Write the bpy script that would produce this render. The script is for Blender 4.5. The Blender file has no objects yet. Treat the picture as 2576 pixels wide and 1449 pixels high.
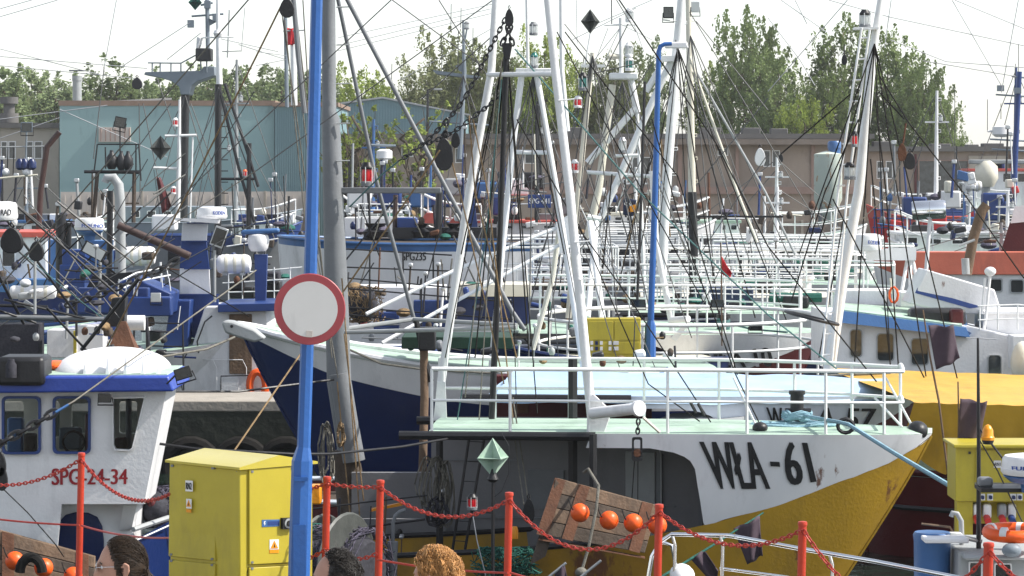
import bpy, bmesh, math, random
from mathutils import Vector, Matrix, noise
from mathutils.bvhtree import BVHTree
random.seed(7)
SC = bpy.context.scene
COL = SC.collection
V = Vector
# ------------------------------------------------------------------ camera, sky, sun, exposure
F, ZC, HY, CX = 7304.0, 3.26, 430.0, 1288.0      # focal length, eye height, horizon line, picture axis
cam_d = bpy.data.cameras.new('camera'); cam = bpy.data.objects.new('camera', cam_d); COL.objects.link(cam)
cam.location = (0, 0, ZC); cam.rotation_euler = (math.radians(90), 0, 0)
cam_d.sensor_width = 36.0; cam_d.lens = 36.0*F/2576.0
cam_d.shift_y = -(724.5-HY)/2576.0
cam_d.clip_start = 0.5; cam_d.clip_end = 6000
SC.camera = cam
SUN = V((0.80, -0.06, 0.86)).normalized()
world = bpy.data.worlds.new('World'); SC.world = world; world.use_nodes = True
wn = world.node_tree.nodes; wl = world.node_tree.links
sky = wn.new('ShaderNodeTexSky'); sky.sky_type = 'NISHITA'; sky.sun_disc = False
sky.sun_elevation = math.asin(SUN.z); sky.sun_rotation = math.atan2(SUN.x, SUN.y)
sky.air_density = 1.0; sky.dust_density = 0.8; sky.ozone_density = 1.0; sky.altitude = 5
wn['Background'].inputs[1].default_value = 0.15
hs = wn.new('ShaderNodeHueSaturation'); hs.inputs['Saturation'].default_value = .42     # thin white haze over the whole sky
wl.new(sky.outputs[0], hs.inputs['Color']); wl.new(hs.outputs[0], wn['Background'].inputs[0])
sun_d = bpy.data.lights.new('sun', 'SUN'); sun_d.energy = 4.2; sun_d.angle = math.radians(0.55); sun_d.color = (1, .95, .87)
sun = bpy.data.objects.new('sun', sun_d); COL.objects.link(sun)
sun.rotation_euler = (-SUN).to_track_quat('-Z', 'Y').to_euler(); sun.location = (30, 20, 60)
vs = SC.view_settings; vs.view_transform = 'Standard'; vs.look = 'None'; vs.exposure = 0.72; vs.gamma = 1.0; vs.use_curve_mapping = False
SC.cycles.max_bounces = 6; SC.cycles.caustics_reflective = False; SC.cycles.caustics_refractive = False

# ------------------------------------------------------------------ helpers
def P(x, y, D): return V(((x-CX)*D/F, D, ZC-(y-HY)*D/F))
def PZ(x, z, D): return V(((x-CX)*D/F, D, z))
def S(px, D): return px*D/F
ORG = {}
class MB:
    def __init__(s): s.v = []; s.f = []
    def add(s, vs, fs):
        n = len(s.v); s.v += [V(v) for v in vs]; s.f += [tuple(i+n for i in f) for f in fs]; return s
    def hexa(s, p):
        return s.add(p, [(0,1,2,3),(7,6,5,4),(0,4,5,1),(1,5,6,2),(2,6,7,3),(3,7,4,0)])
    def box(s, c, d, R=None):
        c = V(c); x, y, z = [q/2 for q in d]
        p = [V(q) for q in ((-x,-y,-z),(x,-y,-z),(x,y,-z),(-x,y,-z),(-x,-y,z),(x,-y,z),(x,y,z),(-x,y,z))]
        if R: p = [R @ q for q in p]
        return s.hexa([c+q for q in p])
    def prism(s, poly, off):
        n = len(poly); off = V(off); a = [V(p) for p in poly]; b = [p+off for p in a]
        return s.add(a+b, [tuple(range(n)), tuple(range(2*n-1, n-1, -1))]+[(i, i+n, (i+1)%n+n, (i+1)%n) for i in range(n)])
    def ring(s, outer, inner, off):
        n = len(outer); off = V(off); vs = [V(p) for p in outer]+[V(p) for p in inner]
        vs += [p+off for p in vs]; fs = []
        for i in range(n):
            j = (i+1) % n
            fs += [(i,j,n+j,n+i), (2*n+i,3*n+i,3*n+j,2*n+j), (i,2*n+i,2*n+j,j), (n+i,n+j,3*n+j,3*n+i)]
        return s.add(vs, fs)
    def tube(s, pts, r, n=8, closed=False):
        pts = [V(p) for p in pts]; k = len(pts)
        if not isinstance(r, (list, tuple)): r = [r]*k
        vs = []; nrm = None
        for i, p in enumerate(pts):
            if closed: t = pts[(i+1)%k]-pts[i-1]
            else: t = pts[min(i+1,k-1)]-pts[max(i-1,0)]
            if t.length < 1e-9: t = V((0,0,1))
            t.normalize()
            if nrm is None:
                nrm = t.cross(V((0,0,1)) if abs(t.z) < .9 else V((1,0,0))).normalized()
            else:
                nrm = (nrm-t*nrm.dot(t))
                nrm = nrm.normalized() if nrm.length > 1e-6 else t.orthogonal().normalized()
            b = t.cross(nrm)
            for j in range(n):
                a = 2*math.pi*j/n; vs.append(p+(nrm*math.cos(a)+b*math.sin(a))*r[i])
        fs = []
        for i in range(k if closed else k-1):
            o1 = i*n; o2 = ((i+1)%k)*n
            for j in range(n): fs.append((o1+j, o1+(j+1)%n, o2+(j+1)%n, o2+j))
        if not closed: fs += [tuple(range(n-1,-1,-1)), tuple(range((k-1)*n, k*n))]
        return s.add(vs, fs)
    def lathe(s, prof, c, axis=(0,0,1), n=16):
        ax = V(axis).normalized(); u = ax.orthogonal().normalized(); w = ax.cross(u); c = V(c); vs = []
        for (r, h) in prof:
            for j in range(n):
                a = 2*math.pi*j/n; vs.append(c+ax*h+(u*math.cos(a)+w*math.sin(a))*max(r, 1e-4))
        fs = [(i*n+j, i*n+(j+1)%n, (i+1)*n+(j+1)%n, (i+1)*n+j) for i in range(len(prof)-1) for j in range(n)]
        fs += [tuple(range(n-1,-1,-1)), tuple(range((len(prof)-1)*n, len(prof)*n))]
        return s.add(vs, fs)
    def ell(s, c, rx, ry, rz, n=14, m=9):
        c = V(c); vs = [c+V((0,0,-rz))]
        for i in range(1, m):
            ph = -math.pi/2+math.pi*i/m
            for j in range(n):
                a = 2*math.pi*j/n; vs.append(c+V((rx*math.cos(ph)*math.cos(a), ry*math.cos(ph)*math.sin(a), rz*math.sin(ph))))
        vs.append(c+V((0,0,rz))); fs = [(0, 1+(j+1)%n, 1+j) for j in range(n)]
        for i in range(m-2):
            for j in range(n): fs.append((1+i*n+j, 1+i*n+(j+1)%n, 1+(i+1)*n+(j+1)%n, 1+(i+1)*n+j))
        t = len(vs)-1; o = 1+(m-2)*n
        fs += [(t, o+j, o+(j+1)%n) for j in range(n)]
        return s.add(vs, fs)
    def grid(s, fn, nu, nv):
        vs = [fn(i/nu, j/nv) for j in range(nv+1) for i in range(nu+1)]; w = nu+1
        return s.add(vs, [(j*w+i, j*w+i+1, (j+1)*w+i+1, (j+1)*w+i) for j in range(nv) for i in range(nu)])
    def build(s, name, m, parent=None, bevel=0, solid=0, recalc=True, sharp=40, subsurf=0):
        o3 = ORG.get(parent.name, V()) if parent else V()
        me = bpy.data.meshes.new(name); me.from_pydata([tuple(v-o3) for v in s.v], [], s.f)
        if recalc:
            bm = bmesh.new(); bm.from_mesh(me); bmesh.ops.recalc_face_normals(bm, faces=bm.faces); bm.to_mesh(me); bm.free()
        me.shade_smooth()
        if sharp and len(s.f) < 60000: me.set_sharp_from_angle(angle=math.radians(sharp))
        o = bpy.data.objects.new(name, me); COL.objects.link(o); me.materials.append(m)
        if parent: o.parent = parent; ORG[o.name] = o3
        if solid:
            q = o.modifiers.new('thickness', 'SOLIDIFY'); q.thickness = solid; q.offset = 0
        if bevel:
            q = o.modifiers.new('bevel', 'BEVEL'); q.width = bevel; q.segments = 2; q.limit_method = 'ANGLE'
        if subsurf:
            q = o.modifiers.new('smooth', 'SUBSURF'); q.levels = subsurf; q.render_levels = subsurf
        return o
    def bvh(s): return BVHTree.FromPolygons(s.v, s.f)
def tag(o, label=None, cat=None, group=None, kind=None):
    for k, q in (('label', label), ('category', cat), ('group', group), ('kind', kind)):
        if q: o[k] = q
    return o
def thing(name, label, cat, loc, group=None):
    o = bpy.data.objects.new(name, None); COL.objects.link(o); o.location = loc; o.empty_display_size = .2
    ORG[o.name] = V(loc); return tag(o, label, cat, group)
EYE = V((0, 0, ZC))
def hit(bvh, x, y):
    d = (P(x, y, 10)-EYE).normalized(); q = bvh.ray_cast(EYE, d)
    return (q[0], (q[1] if q[1].dot(d) < 0 else -q[1])) if q[0] else (None, None)
def on(bvh, pts):
    out = []; nn = V(); 
    for (x, y) in pts:
        h, n = hit(bvh, x, y)
        if h is None: return None, None
        out.append(h); nn += n
    return out, nn.normalized()
def panel(name, bvh, pts, thick, m, parent, lift=0.0, bevel=0):
    q, n = on(bvh, pts)
    if q is None: print('panel misses', name, pts[0]); return None
    return MB().prism([p+n*lift for p in q], n*thick).build(name, m, parent, bevel=bevel)
def frame(name, bvh, outer, inner, thick, m, parent):
    a, n = on(bvh, outer); b, n2 = on(bvh, inner)
    if a is None or b is None: print('frame misses', name, outer[0]); return None
    return MB().ring([p-n*.004 for p in a], [p-n*.004 for p in b], n*thick).build(name, m, parent)
def rrect(x0, y0, x1, y1, r=4, k=3):
    pts = []
    for (cx, cy, a0) in ((x1-r, y0+r, -90), (x1-r, y1-r, 0), (x0+r, y1-r, 90), (x0+r, y0+r, 180)):
        for i in range(k+1):
            a = math.radians(a0+90*i/k); pts.append((cx+r*math.cos(a), cy+r*math.sin(a)))
    return pts
def shrink(pts, d):
    cx = sum(p[0] for p in pts)/len(pts); cy = sum(p[1] for p in pts)/len(pts)
    w = max(p[0] for p in pts)-cx; h = max(p[1] for p in pts)-cy
    return [(cx+(x-cx)*(1-d/max(w,1)), cy+(y-cy)*(1-d/max(h,1))) for x, y in pts]
def window(bvh, pts, fw, parent, fm, gm=None, thick=.03):
    f = frame('window', bvh, pts, shrink(pts, fw), thick, fm, parent)
    if f: panel('pane', bvh, shrink(pts, fw*.7), .004, gm or M['glass'], f)
    return f
def text_shape(body, bold=0.0):
    c = bpy.data.curves.new('lettering', 'FONT'); c.body = body; c.offset = bold; c.resolution_u = 3
    o = bpy.data.objects.new('lettering', c); COL.objects.link(o)
    bpy.context.view_layer.update()
    me = bpy.data.meshes.new_from_object(o.evaluated_get(bpy.context.evaluated_depsgraph_get()))
    bpy.data.objects.remove(o); bpy.data.curves.remove(c)
    return me
def lettering(body, bvh, quad, m, parent, bold=.02, lift=.006, cuts=1, name='lettering'):
    """letters laid on a surface, quad = top left, top right, bottom right, bottom left"""
    me = text_shape(body, 0); bm = bmesh.new(); bm.from_mesh(me)
    bmesh.ops.triangulate(bm, faces=bm.faces)
    if cuts: bmesh.ops.subdivide_edges(bm, edges=bm.edges, cuts=cuts, use_grid_fill=True)
    if bold:                                     # heavier strokes: the letters again, shifted a little
        base = len(bm.verts); geo = bm.verts[:]+bm.edges[:]+bm.faces[:]
        for k, (dx, dy) in enumerate(((bold, 0), (-bold, 0))):
            r = bmesh.ops.duplicate(bm, geom=geo)
            for v in r['geom']:
                if isinstance(v, bmesh.types.BMVert): v.co.x += dx; v.co.z += .0015*(k+1)
    bpy.data.meshes.remove(me)
    xs = [v.co.x for v in bm.verts]; ys = [v.co.y for v in bm.verts]
    x0, x1, y0, y1 = min(xs), max(xs), min(ys), max(ys); o3 = ORG.get(parent.name, V())
    tl, tr, br, bl = quad; bad = False
    for v in bm.verts:
        a = (v.co.x-x0)/(x1-x0); b = (y1-v.co.y)/(y1-y0)
        px = (tl[0]*(1-a)+tr[0]*a)*(1-b)+(bl[0]*(1-a)+br[0]*a)*b
        py = (tl[1]*(1-a)+tr[1]*a)*(1-b)+(bl[1]*(1-a)+br[1]*a)*b
        h, n = hit(bvh, px, py)
        if h is None: bad = True; h, n = P(px, py, 40), V((0,-1,0))
        v.co = h+n*(lift+v.co.z)-o3
    if bad: print('lettering misses', body)
    me = bpy.data.meshes.new(name); bm.to_mesh(me); bm.free(); me.materials.append(m)
    o = bpy.data.objects.new(name, me); COL.objects.link(o); o.parent = parent; ORG[o.name] = o3
    return o
def rod(root, pts, w, m, name='stay', sag=0.0, n=6, D=None):
    """a rod or rope through picture points with depths; w = width in picture units"""
    q = [P(p[0], p[1], p[2] if len(p) > 2 else D) for p in pts]
    Dm = sum(p.y for p in q)/len(q)
    if sag:
        out = []
        for i in range(len(q)-1):
            for k in range(8):
                t = k/8; out.append(q[i].lerp(q[i+1], t)-V((0,0,sag*4*t*(1-t))))
        q = out+[q[-1]]
    if isinstance(w, (list, tuple)): r = [S(a, Dm)/2 for a in w]
    else: r = S(w, Dm)/2
    return MB().tube(q, r, n).build(name, m, root)
def chain(root, p0, p1, sag, pitch, r, m, name='chain', wide=.72):
    k = max(3, int((p1-p0).length*1.05/pitch)); b = MB(); pts = []
    for i in range(k+1):
        t = i/k; pts.append(p0.lerp(p1, t)-V((0,0,sag*4*t*(1-t))))
    for i in range(k):
        a, c = pts[i], pts[i+1]; t = (c-a).normalized(); u = t.orthogonal().normalized()
        u = (V((0,0,1))-t*t.z); u = u.normalized() if u.length > .1 else V((1,0,0)); w = t.cross(u)
        if i % 2: u = w
        ln = (c-a).length*.72; wd = pitch*wide/2; mid = (a+c)/2; loop = []
        for j in range(10):
            an = 2*math.pi*j/10; ca, sa = math.cos(an), math.sin(an)
            loop.append(mid+t*(ca*ln)+u*(sa*wd))
        b.tube(loop, r, 5, closed=True)
    return b.build(name, m, root)
# ------------------------------------------------------------------ materials
M = {}
def srgb(r, g, b): return tuple((c/255/12.92 if c/255 <= .04045 else ((c/255+.055)/1.055)**2.4) for c in (r, g, b))
def paint(name, col, rough=.5, var=.15, scale=3.0, rust=0.0, rustcol=(.13,.045,.018), bump=.15, bscale=30, metal=0.0, streak=1.0, spec=.4, dirt=0.0, trans=0.0):
    m = bpy.data.materials.new(name); m.use_nodes = True; nt = m.node_tree; N = nt.nodes; L = nt.links
    bs = N['Principled BSDF']; bs.inputs['Roughness'].default_value = rough; bs.inputs['Metallic'].default_value = metal
    bs.inputs['Specular IOR Level'].default_value = spec
    tc = N.new('ShaderNodeTexCoord'); mp = N.new('ShaderNodeMapping'); mp.inputs['Scale'].default_value = (1, 1, streak)
    L.new(tc.outputs['Object'], mp.inputs[0])
    n1 = N.new('ShaderNodeTexNoise'); n1.inputs['Scale'].default_value = scale; n1.inputs['Detail'].default_value = 7; n1.inputs['Roughness'].default_value = .62
    L.new(mp.outputs[0], n1.inputs[0])
    r1 = N.new('ShaderNodeValToRGB'); r1.color_ramp.elements[0].position = .3; r1.color_ramp.elements[1].position = .7
    r1.color_ramp.elements[0].color = tuple(c*(1-var) for c in col)+(1,); r1.color_ramp.elements[1].color = tuple(min(1, c*(1+var*.6)) for c in col)+(1,)
    L.new(n1.outputs[0], r1.inputs[0]); out = r1.outputs[0]
    def over(out, thr, soft, colour, sc, strk, amt=1.0):
        mp2 = N.new('ShaderNodeMapping'); mp2.inputs['Scale'].default_value = (1, 1, strk); mp2.inputs['Location'].default_value = (3.1, 7.7, 1.3)
        L.new(tc.outputs['Object'], mp2.inputs[0])
        n2 = N.new('ShaderNodeTexNoise'); n2.inputs['Scale'].default_value = sc; n2.inputs['Detail'].default_value = 9; n2.inputs['Roughness'].default_value = .68
        L.new(mp2.outputs[0], n2.inputs[0])
        mr = N.new('ShaderNodeMapRange'); mr.inputs[1].default_value = thr; mr.inputs[2].default_value = thr+soft; mr.inputs[4].default_value = amt
        L.new(n2.outputs[0], mr.inputs[0])
        mx = N.new('ShaderNodeMix'); mx.data_type = 'RGBA'; L.new(mr.outputs[0], mx.inputs[0]); L.new(out, mx.inputs[6]); mx.inputs[7].default_value = tuple(colour)+(1,)
        return mx.outputs[2]
    if dirt: out = over(out, .62-.2*dirt, .2, tuple(c*.45+.02 for c in col), 1.6, .35, .7)
    if rust: out = over(out, .74-.22*rust, .05, rustcol, 2.6, .45, .92)
    L.new(out, bs.inputs['Base Color'])
    if trans: bs.inputs['Transmission Weight'].default_value = trans
    if bump:
        n3 = N.new('ShaderNodeTexNoise'); n3.inputs['Scale'].default_value = bscale; n3.inputs['Detail'].default_value = 4
        L.new(tc.outputs['Object'], n3.inputs[0])
        bp = N.new('ShaderNodeBump'); bp.inputs['Strength'].default_value = bump; bp.inputs['Distance'].default_value = .02
        L.new(n3.outputs[0], bp.inputs['Height']); L.new(bp.outputs[0], bs.inputs['Normal'])
    M[name] = m; return m
paint('white', (.72,.72,.73), .42, .12, 2.0, rust=.28, dirt=.38, streak=.3)
paint('white_clean', (.74,.74,.745), .42, .09, 3.0, dirt=.25, rust=.05)
paint('white_tube', (.74,.75,.75), .38, .08, 5.0, rust=.12, dirt=.15)
paint('rail_white', (.78,.79,.78), .35, .08, 5.0, rust=.12)
paint('cream', (.66,.63,.53), .5, .12, 3.0, rust=.15)
paint('mint', (.37,.50,.40), .55, .2, 3.0, rust=.2, dirt=.6)
paint('yellow_hull', (.43,.25,.018), .5, .22, 1.3, rust=.62, dirt=.6)
paint('white_bow', (.72,.72,.735), .42, .10, 1.5, rust=.5, dirt=.3, streak=.35, bump=.04, bscale=5)
paint('rust_hull', (.36,.19,.012), .6, .35, 2.2, rust=.85, dirt=.5)
paint('maroon', (.085,.008,.010), .45, .2, 2.0, dirt=.3)
paint('navy', (.006,.018,.085), .35, .2, 1.2, dirt=.15, rust=.05)
paint('blue', (.017,.046,.18), .42, .15, 2.0, dirt=.15)
paint('blue_mid', (.045,.125,.30), .4, .15, 2.0, dirt=.15)
paint('blue_pole', (.024,.105,.34), .35, .10, 6.0, dirt=.12)
paint('grey', (.165,.175,.187), .5, .15, 3.0, dirt=.3, rust=.12)
paint('grey_light', (.33,.345,.35), .5, .12, 3.0, dirt=.3)
paint('pale_hull', (.70,.75,.82), .42, .12, 2.0, rust=.2, dirt=.0, streak=.3, bump=.04, bscale=5)
paint('grey_wall', (.18,.18,.19), .55, .12, 1.6, dirt=.35, rust=.08)
paint('steel_navy', (.19,.225,.26), .5, .1, 2.0)
paint('black', (.014,.014,.016), .45, .3, 5.0, rust=.12, rustcol=(.05,.03,.02))
paint('black_rope', (.016,.015,.014), .85, .3, 9.0, spec=.15)
paint('rope_tan', (.26,.18,.10), .9, .3, 12.0, bump=.6, bscale=120, spec=.1)
paint('rope_grey', (.19,.18,.155), .9, .3, 12.0, bump=.6, bscale=120, spec=.1)
paint('rope_teal', (.10,.20,.20), .9, .3, 12.0, bump=.6, bscale=120, spec=.1)
paint('rope_blue', (.26,.42,.50), .9, .2, 12.0, bump=.6, bscale=120, spec=.1)
paint('wire', (.09,.09,.09), .6, .2, 9.0)
paint('wire_pale', (.34,.35,.37), .6, .1, 9.0)
paint('red_post', (.43,.036,.013), .4, .12, 5.0, dirt=.2)
paint('red_chain', (.38,.036,.022), .4, .15, 12.0)
paint('sign_red', (.33,.055,.065), .45, .06, 3.0, bump=.02)
paint('sign_white', (.62,.61,.59), .45, .05, 3.0, dirt=.1, bump=.02)
paint('cabinet', (.43,.35,.030), .42, .10, 2.0, dirt=.30, rust=.05, bump=.08, bscale=9)
paint('blue_visor', (.028,.065,.34), .4, .12, 2.0, dirt=.2)
paint('cabinet_lid_sunlit', (.46,.38,.035), .22, .08, 2.0, dirt=.2, bump=.05, bscale=9, spec=.8)  # lighter, glossier copy of the cabinet yellow; sun glare put into the colour
paint('orange', (.85,.11,.012), .42, .10, 6.0, dirt=.15)
paint('buoy_amber', (.75,.28,.01), .3, .05, 3.0)
paint('red', (.55,.03,.03), .45, .15, 3.0)
paint('red_roof', (.55,.10,.075), .5, .15, 3.0)
paint('salmon', (.56,.14,.085), .5, .12, 2.0, dirt=.2)
paint('wood', (.155,.10,.062), .8, .45, 5.0, dirt=.6, streak=.2, bump=.5, bscale=25)
paint('wood_dark', (.075,.055,.04), .85, .4, 5.0, dirt=.5, bump=.5, bscale=25)
paint('rust', (.12,.05,.025), .8, .4, 5.0, bump=.4)
paint('brown_pipe', (.055,.032,.028), .55, .25, 5.0)
paint('tarp_blue', (.38,.53,.70), .45, .14, 1.5, dirt=.2, bump=.3, bscale=6)
paint('tarp_yellow', (.56,.32,.03), .5, .16, 1.5, dirt=.35, bump=.6, bscale=5)
paint('tarp_navy', (.01,.02,.06), .6, .2, 2.0)
paint('flag_dark', (.060,.040,.055), .8, .2, 8.0)
paint('flag_red', (.50,.012,.02), .7, .2, 8.0)
paint('flag_white', (.72,.72,.72), .7, .1, 8.0)
paint('green_dark', (.008,.04,.02), .6, .3, 3.0)
paint('iron_dark', (.07,.075,.07), .5, .3, 6.0)
paint('net_green', (.014,.10,.078), .9, .5, 30.0)
paint('net_violet', (.10,.09,.13), .9, .6, 30.0)
paint('net_dark', (.035,.035,.045), .9, .5, 30.0)
paint('lamp_metal', (.55,.56,.57), .3, .1, 8.0, metal=.6)
paint('chrome', (.78,.79,.80), .14, .03, 6.0, metal=1.0, bump=0)
paint('lamp_red', (.60,.012,.02), .12, .05, 8.0, bump=0)
paint('lamp_green', (.04,.18,.16), .12, .05, 8.0, bump=0)
paint('lamp_clear', (.72,.75,.74), .1, .05, 8.0, bump=0, trans=.3)
paint('glass', (.018,.023,.026), .06, .7, 1.6, bump=.03, bscale=2, spec=.8)
paint('glass_house', (.05,.06,.065), .06, .8, 3.0, bump=.03, bscale=3, spec=.8)
paint('letter_black', (.012,.012,.014), .5, .2, 9.0)
paint('letter_red', (.30,.012,.02), .5, .1, 9.0)
paint('letter_blue', (.02,.07,.35), .5, .1, 9.0)
paint('letter_white', (.75,.75,.75), .5, .1, 9.0)
paint('concrete', (.33,.30,.26), .9, .2, 1.2, dirt=.4, bump=.5, bscale=14)
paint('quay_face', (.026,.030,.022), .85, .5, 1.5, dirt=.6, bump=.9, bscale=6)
paint('paving', (.24,.23,.21), .9, .2, 1.5, dirt=.4)
paint('land', (.16,.15,.10), .95, .3, .3, bump=.2)
paint('teal_wall', (.235,.355,.365), .7, .06, .35, dirt=.12, streak=.3)
paint('teal_sheet', (.19,.30,.33), .5, .08, .5)
paint('roof_felt', (.13,.125,.12), .9, .2, .6)
paint('roof_brown', (.24,.17,.13), .9, .2, .6)
paint('beige_wall', (.42,.38,.33), .9, .12, .5, dirt=.3)
paint('brown_wall', (.335,.27,.225), .9, .28, .35, dirt=.4, streak=.5)
paint('pink_wall', (.32,.22,.185), .9, .12, .4, dirt=.3)
paint('fence_panel', (.20,.165,.14), .9, .25, 1.0, dirt=.4)
paint('fence_pale', (.52,.47,.43), .9, .12, .8, dirt=.2)
paint('tank', (.46,.52,.46), .6, .1, .8, rust=.75, rustcol=(.35,.17,.06))
paint('skin', (.42,.23,.165), .55, .10, 18.0, bump=.1, bscale=160, spec=.35)
paint('ear', (.50,.20,.15), .5, .10, 18.0, bump=.1, bscale=160, spec=.35)
paint('hair_brown', (.030,.018,.010), .5, .4, 40.0, bump=0, spec=.3)
paint('hair_dark', (.016,.012,.009), .42, .4, 40.0, bump=0, spec=.5)
paint('hair_ginger', (.46,.23,.075), .45, .35, 40.0, bump=0, spec=.4)
paint('shirt_dark', (.03,.035,.05), .9, .2, 12.0)
paint('shirt_olive', (.07,.08,.05), .9, .2, 12.0)
paint('shirt_wine', (.10,.02,.03), .9, .2, 12.0)
paint('denim', (.03,.05,.10), .9, .25, 20.0)
paint('bark', (.085,.065,.045), .95, .3, 6.0)
def leafmat(name, col):
    m = paint(name, col, .6, .45, .9, bump=0, spec=.25); bs = m.node_tree.nodes['Principled BSDF']
    nt = m.node_tree; tr = nt.nodes.new('ShaderNodeBsdfTranslucent'); mx = nt.nodes.new('ShaderNodeMixShader'); mx.inputs[0].default_value = .38
    nt.links.new(bs.inputs['Base Color'].links[0].from_socket, tr.inputs[0])
    nt.links.new(bs.outputs[0], mx.inputs[1]); nt.links.new(tr.outputs[0], mx.inputs[2])
    nt.links.new(mx.outputs[0], nt.nodes['Material Output'].inputs[0])
leafmat('leaf_poplar', (.22,.28,.13)); leafmat('leaf_bright', (.28,.35,.075)); leafmat('leaf_olive', (.21,.235,.10)); leafmat('leaf_deep', (.205,.27,.095))
def clear_glass():
    m = bpy.data.materials.new('clear_glass'); m.use_nodes = True; bs = m.node_tree.nodes['Principled BSDF']
    bs.inputs['Base Color'].default_value = (.80,.86,.85,1); bs.inputs['Roughness'].default_value = .02; bs.inputs['Transmission Weight'].default_value = 1.0; bs.inputs['IOR'].default_value = 1.15
    M['clear_glass'] = m
clear_glass()
def water():
    m = bpy.data.materials.new('water'); m.use_nodes = True; N = m.node_tree.nodes; L = m.node_tree.links; bs = N['Principled BSDF']
    bs.inputs['Base Color'].default_value = (.012,.022,.016,1); bs.inputs['Roughness'].default_value = .06
    tc = N.new('ShaderNodeTexCoord'); n = N.new('ShaderNodeTexNoise'); n.inputs['Scale'].default_value = 3.5; n.inputs['Detail'].default_value = 5
    L.new(tc.outputs['Object'], n.inputs[0]); b = N.new('ShaderNodeBump'); b.inputs['Strength'].default_value = .6; b.inputs['Distance'].default_value = .12
    L.new(n.outputs[0], b.inputs['Height']); L.new(b.outputs[0], bs.inputs['Normal']); M['water'] = m
water()
# ------------------------------------------------------------------ setting
ZW = -1.03
def sheet(name, x0, x1, y0, y1, z, m):
    return tag(MB().add([(x0,y0,z),(x1,y0,z),(x1,y1,z),(x0,y1,z)], [(0,1,2,3)]).build(name, m), kind='structure')
sheet('water', -3000, 3000, -60, 140, ZW, M['water'])
sheet('ground', -3000, 3000, 138, 5000, 0.0, M['land'])
def slab(name, poly, z1, z0, top, side):
    root = thing(name, None, None, V((poly[0][0], poly[0][1], z0))); tag(root, kind='structure')
    t = MB().prism([V((x, y, z1-.16)) for x, y in poly], (0, 0, .16)).build('coping', top, root, bevel=.02)
    c = V((sum(p[0] for p in poly)/len(poly), sum(p[1] for p in poly)/len(poly), 0)); q = []
    for x, y in poly:
        d = (c-V((x, y, 0))); q.append(V((x, y, z0))+d.normalized()*.12)
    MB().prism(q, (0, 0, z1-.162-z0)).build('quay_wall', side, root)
    return root
near_quay = slab('near_quay', [(-30,23.25),(-3.2,23.25),(25,-1.3),(25,-6),(-30,-6)], 0, -3, M['paving'], M['quay_face'])
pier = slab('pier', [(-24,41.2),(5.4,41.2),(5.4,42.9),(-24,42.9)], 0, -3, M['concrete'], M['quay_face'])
for x in (480, 606, 720):          # old tyres hung low along the pier face
    if x:
        c = P(x, 1176, 41.16); ty = MB(); ty.tube([c+V((.36*math.cos(a*math.pi/9), 0, .36*math.sin(a*math.pi/9))) for a in range(18)], .09, 8, closed=True)
        ty.build('fender_tyre', M['black_rope'], pier)
slab('finger_pier', [(3.45,22.7),(9,22.7),(9,24.3),(3.45,24.3)], 0, -3, M['concrete'], M['quay_face'])
fq = slab('far_quay', [(-90,133),(90,133),(90,139.5),(-90,139.5)], .012, -3, M['concrete'], M['quay_face'])
# --- concrete panel fence on the far quay
def far_fence(x0, x1, D, y0, m, label):
    root = thing('panel_fence', label, 'fence', PZ(x0, 0, D)); n = max(1, int(S(x1-x0, D)/2.0)); h = ZC-(y0-HY)*D/F
    for i in range(n):
        a = PZ(x0+(x1-x0)*i/n, 0, D); b = PZ(x0+(x1-x0)*(i+1)/n, 0, D)
        MB().box(((a.x+b.x)/2, D, h/2+random.uniform(-.02,.02)), (b.x-a.x-.12, .08, h)).build('panel', m, root)
        MB().box((b.x, D-.03, h/2), (.12, .16, h+.06)).build('post', M['concrete'], root)
        if i % 1 == 0:
            for k in range(5): MB().box((a.x+(b.x-a.x)*(k+.7)/5.4, D-.055, h*.52), (.05, .03, h*.8)).build('rib', m, root)
far_fence(-60, 800, 141, 538, M['fence_panel'], 'brown ribbed concrete panel fence in front of the teal hall')
far_fence(840, 2660, 141.5, 556, M['fence_panel'], 'brown ribbed concrete panel fence in front of the long brown building')
far_fence(150, 770, 143.6, 482, M['fence_pale'], 'pale panelled wall along the foot of the teal hall')
# --- buildings
def hall(name, label, x0, x1, D, ytop, depth, wall, roof, over=.25):
    z = ZC-(ytop-HY)*D/F; a = PZ(x0, 0, D); b = PZ(x1, 0, D)
    root = thing(name, label, 'building', a)
    w = MB().box(((a.x+b.x)/2, D+depth/2, z/2), (b.x-a.x, depth, z)); w.build('wall', wall, root)
    MB().box(((a.x+b.x)/2, D+depth/2, z+.13), (b.x-a.x+2*over, depth+2*over, .26)).build('roof', roof, root)
    return root, w.bvh(), z
teal, tb, tz = hall('teal_hall', 'teal rendered hall with a louvred vent panel in its wall', 150, 690, 145, 266, 14, M['teal_wall'], M['roof_brown'], .05)
vent = panel('vent_panel', tb, [(249,320),(329,320),(329,357),(249,357)], .12, M['fence_pale'], teal)
vb = MB().prism(on(tb, [(249,320),(329,320),(329,357),(249,357)])[0], (0,-.12,0)).bvh()
for i in range(7): panel('louvre', vb, [(253+i*12,322),(255+i*12,322),(255+i*12,355),(253+i*12,355)], .06, M['pink_wall'], vent)
MB().hexa([P(180,263,149), P(432,251,149), P(432,246,152), P(180,258,152), P(180,268,149), P(432,263,149), P(432,263,152), P(180,268,152)]).build('roof_ridge', M['roof_felt'], teal)
sh = thing('teal_shed', 'ribbed teal sheet metal annex beside the teal hall', 'building', PZ(691, 0, 144.6)); a = PZ(691, 0, 144.6); b = PZ(846, 0, 144.6); z = ZC-(268-HY)*144.6/F
MB().box(((a.x+b.x)/2, 150, z/2), (b.x-a.x, 10.6, z)).build('wall', M['teal_sheet'], sh)
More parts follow.
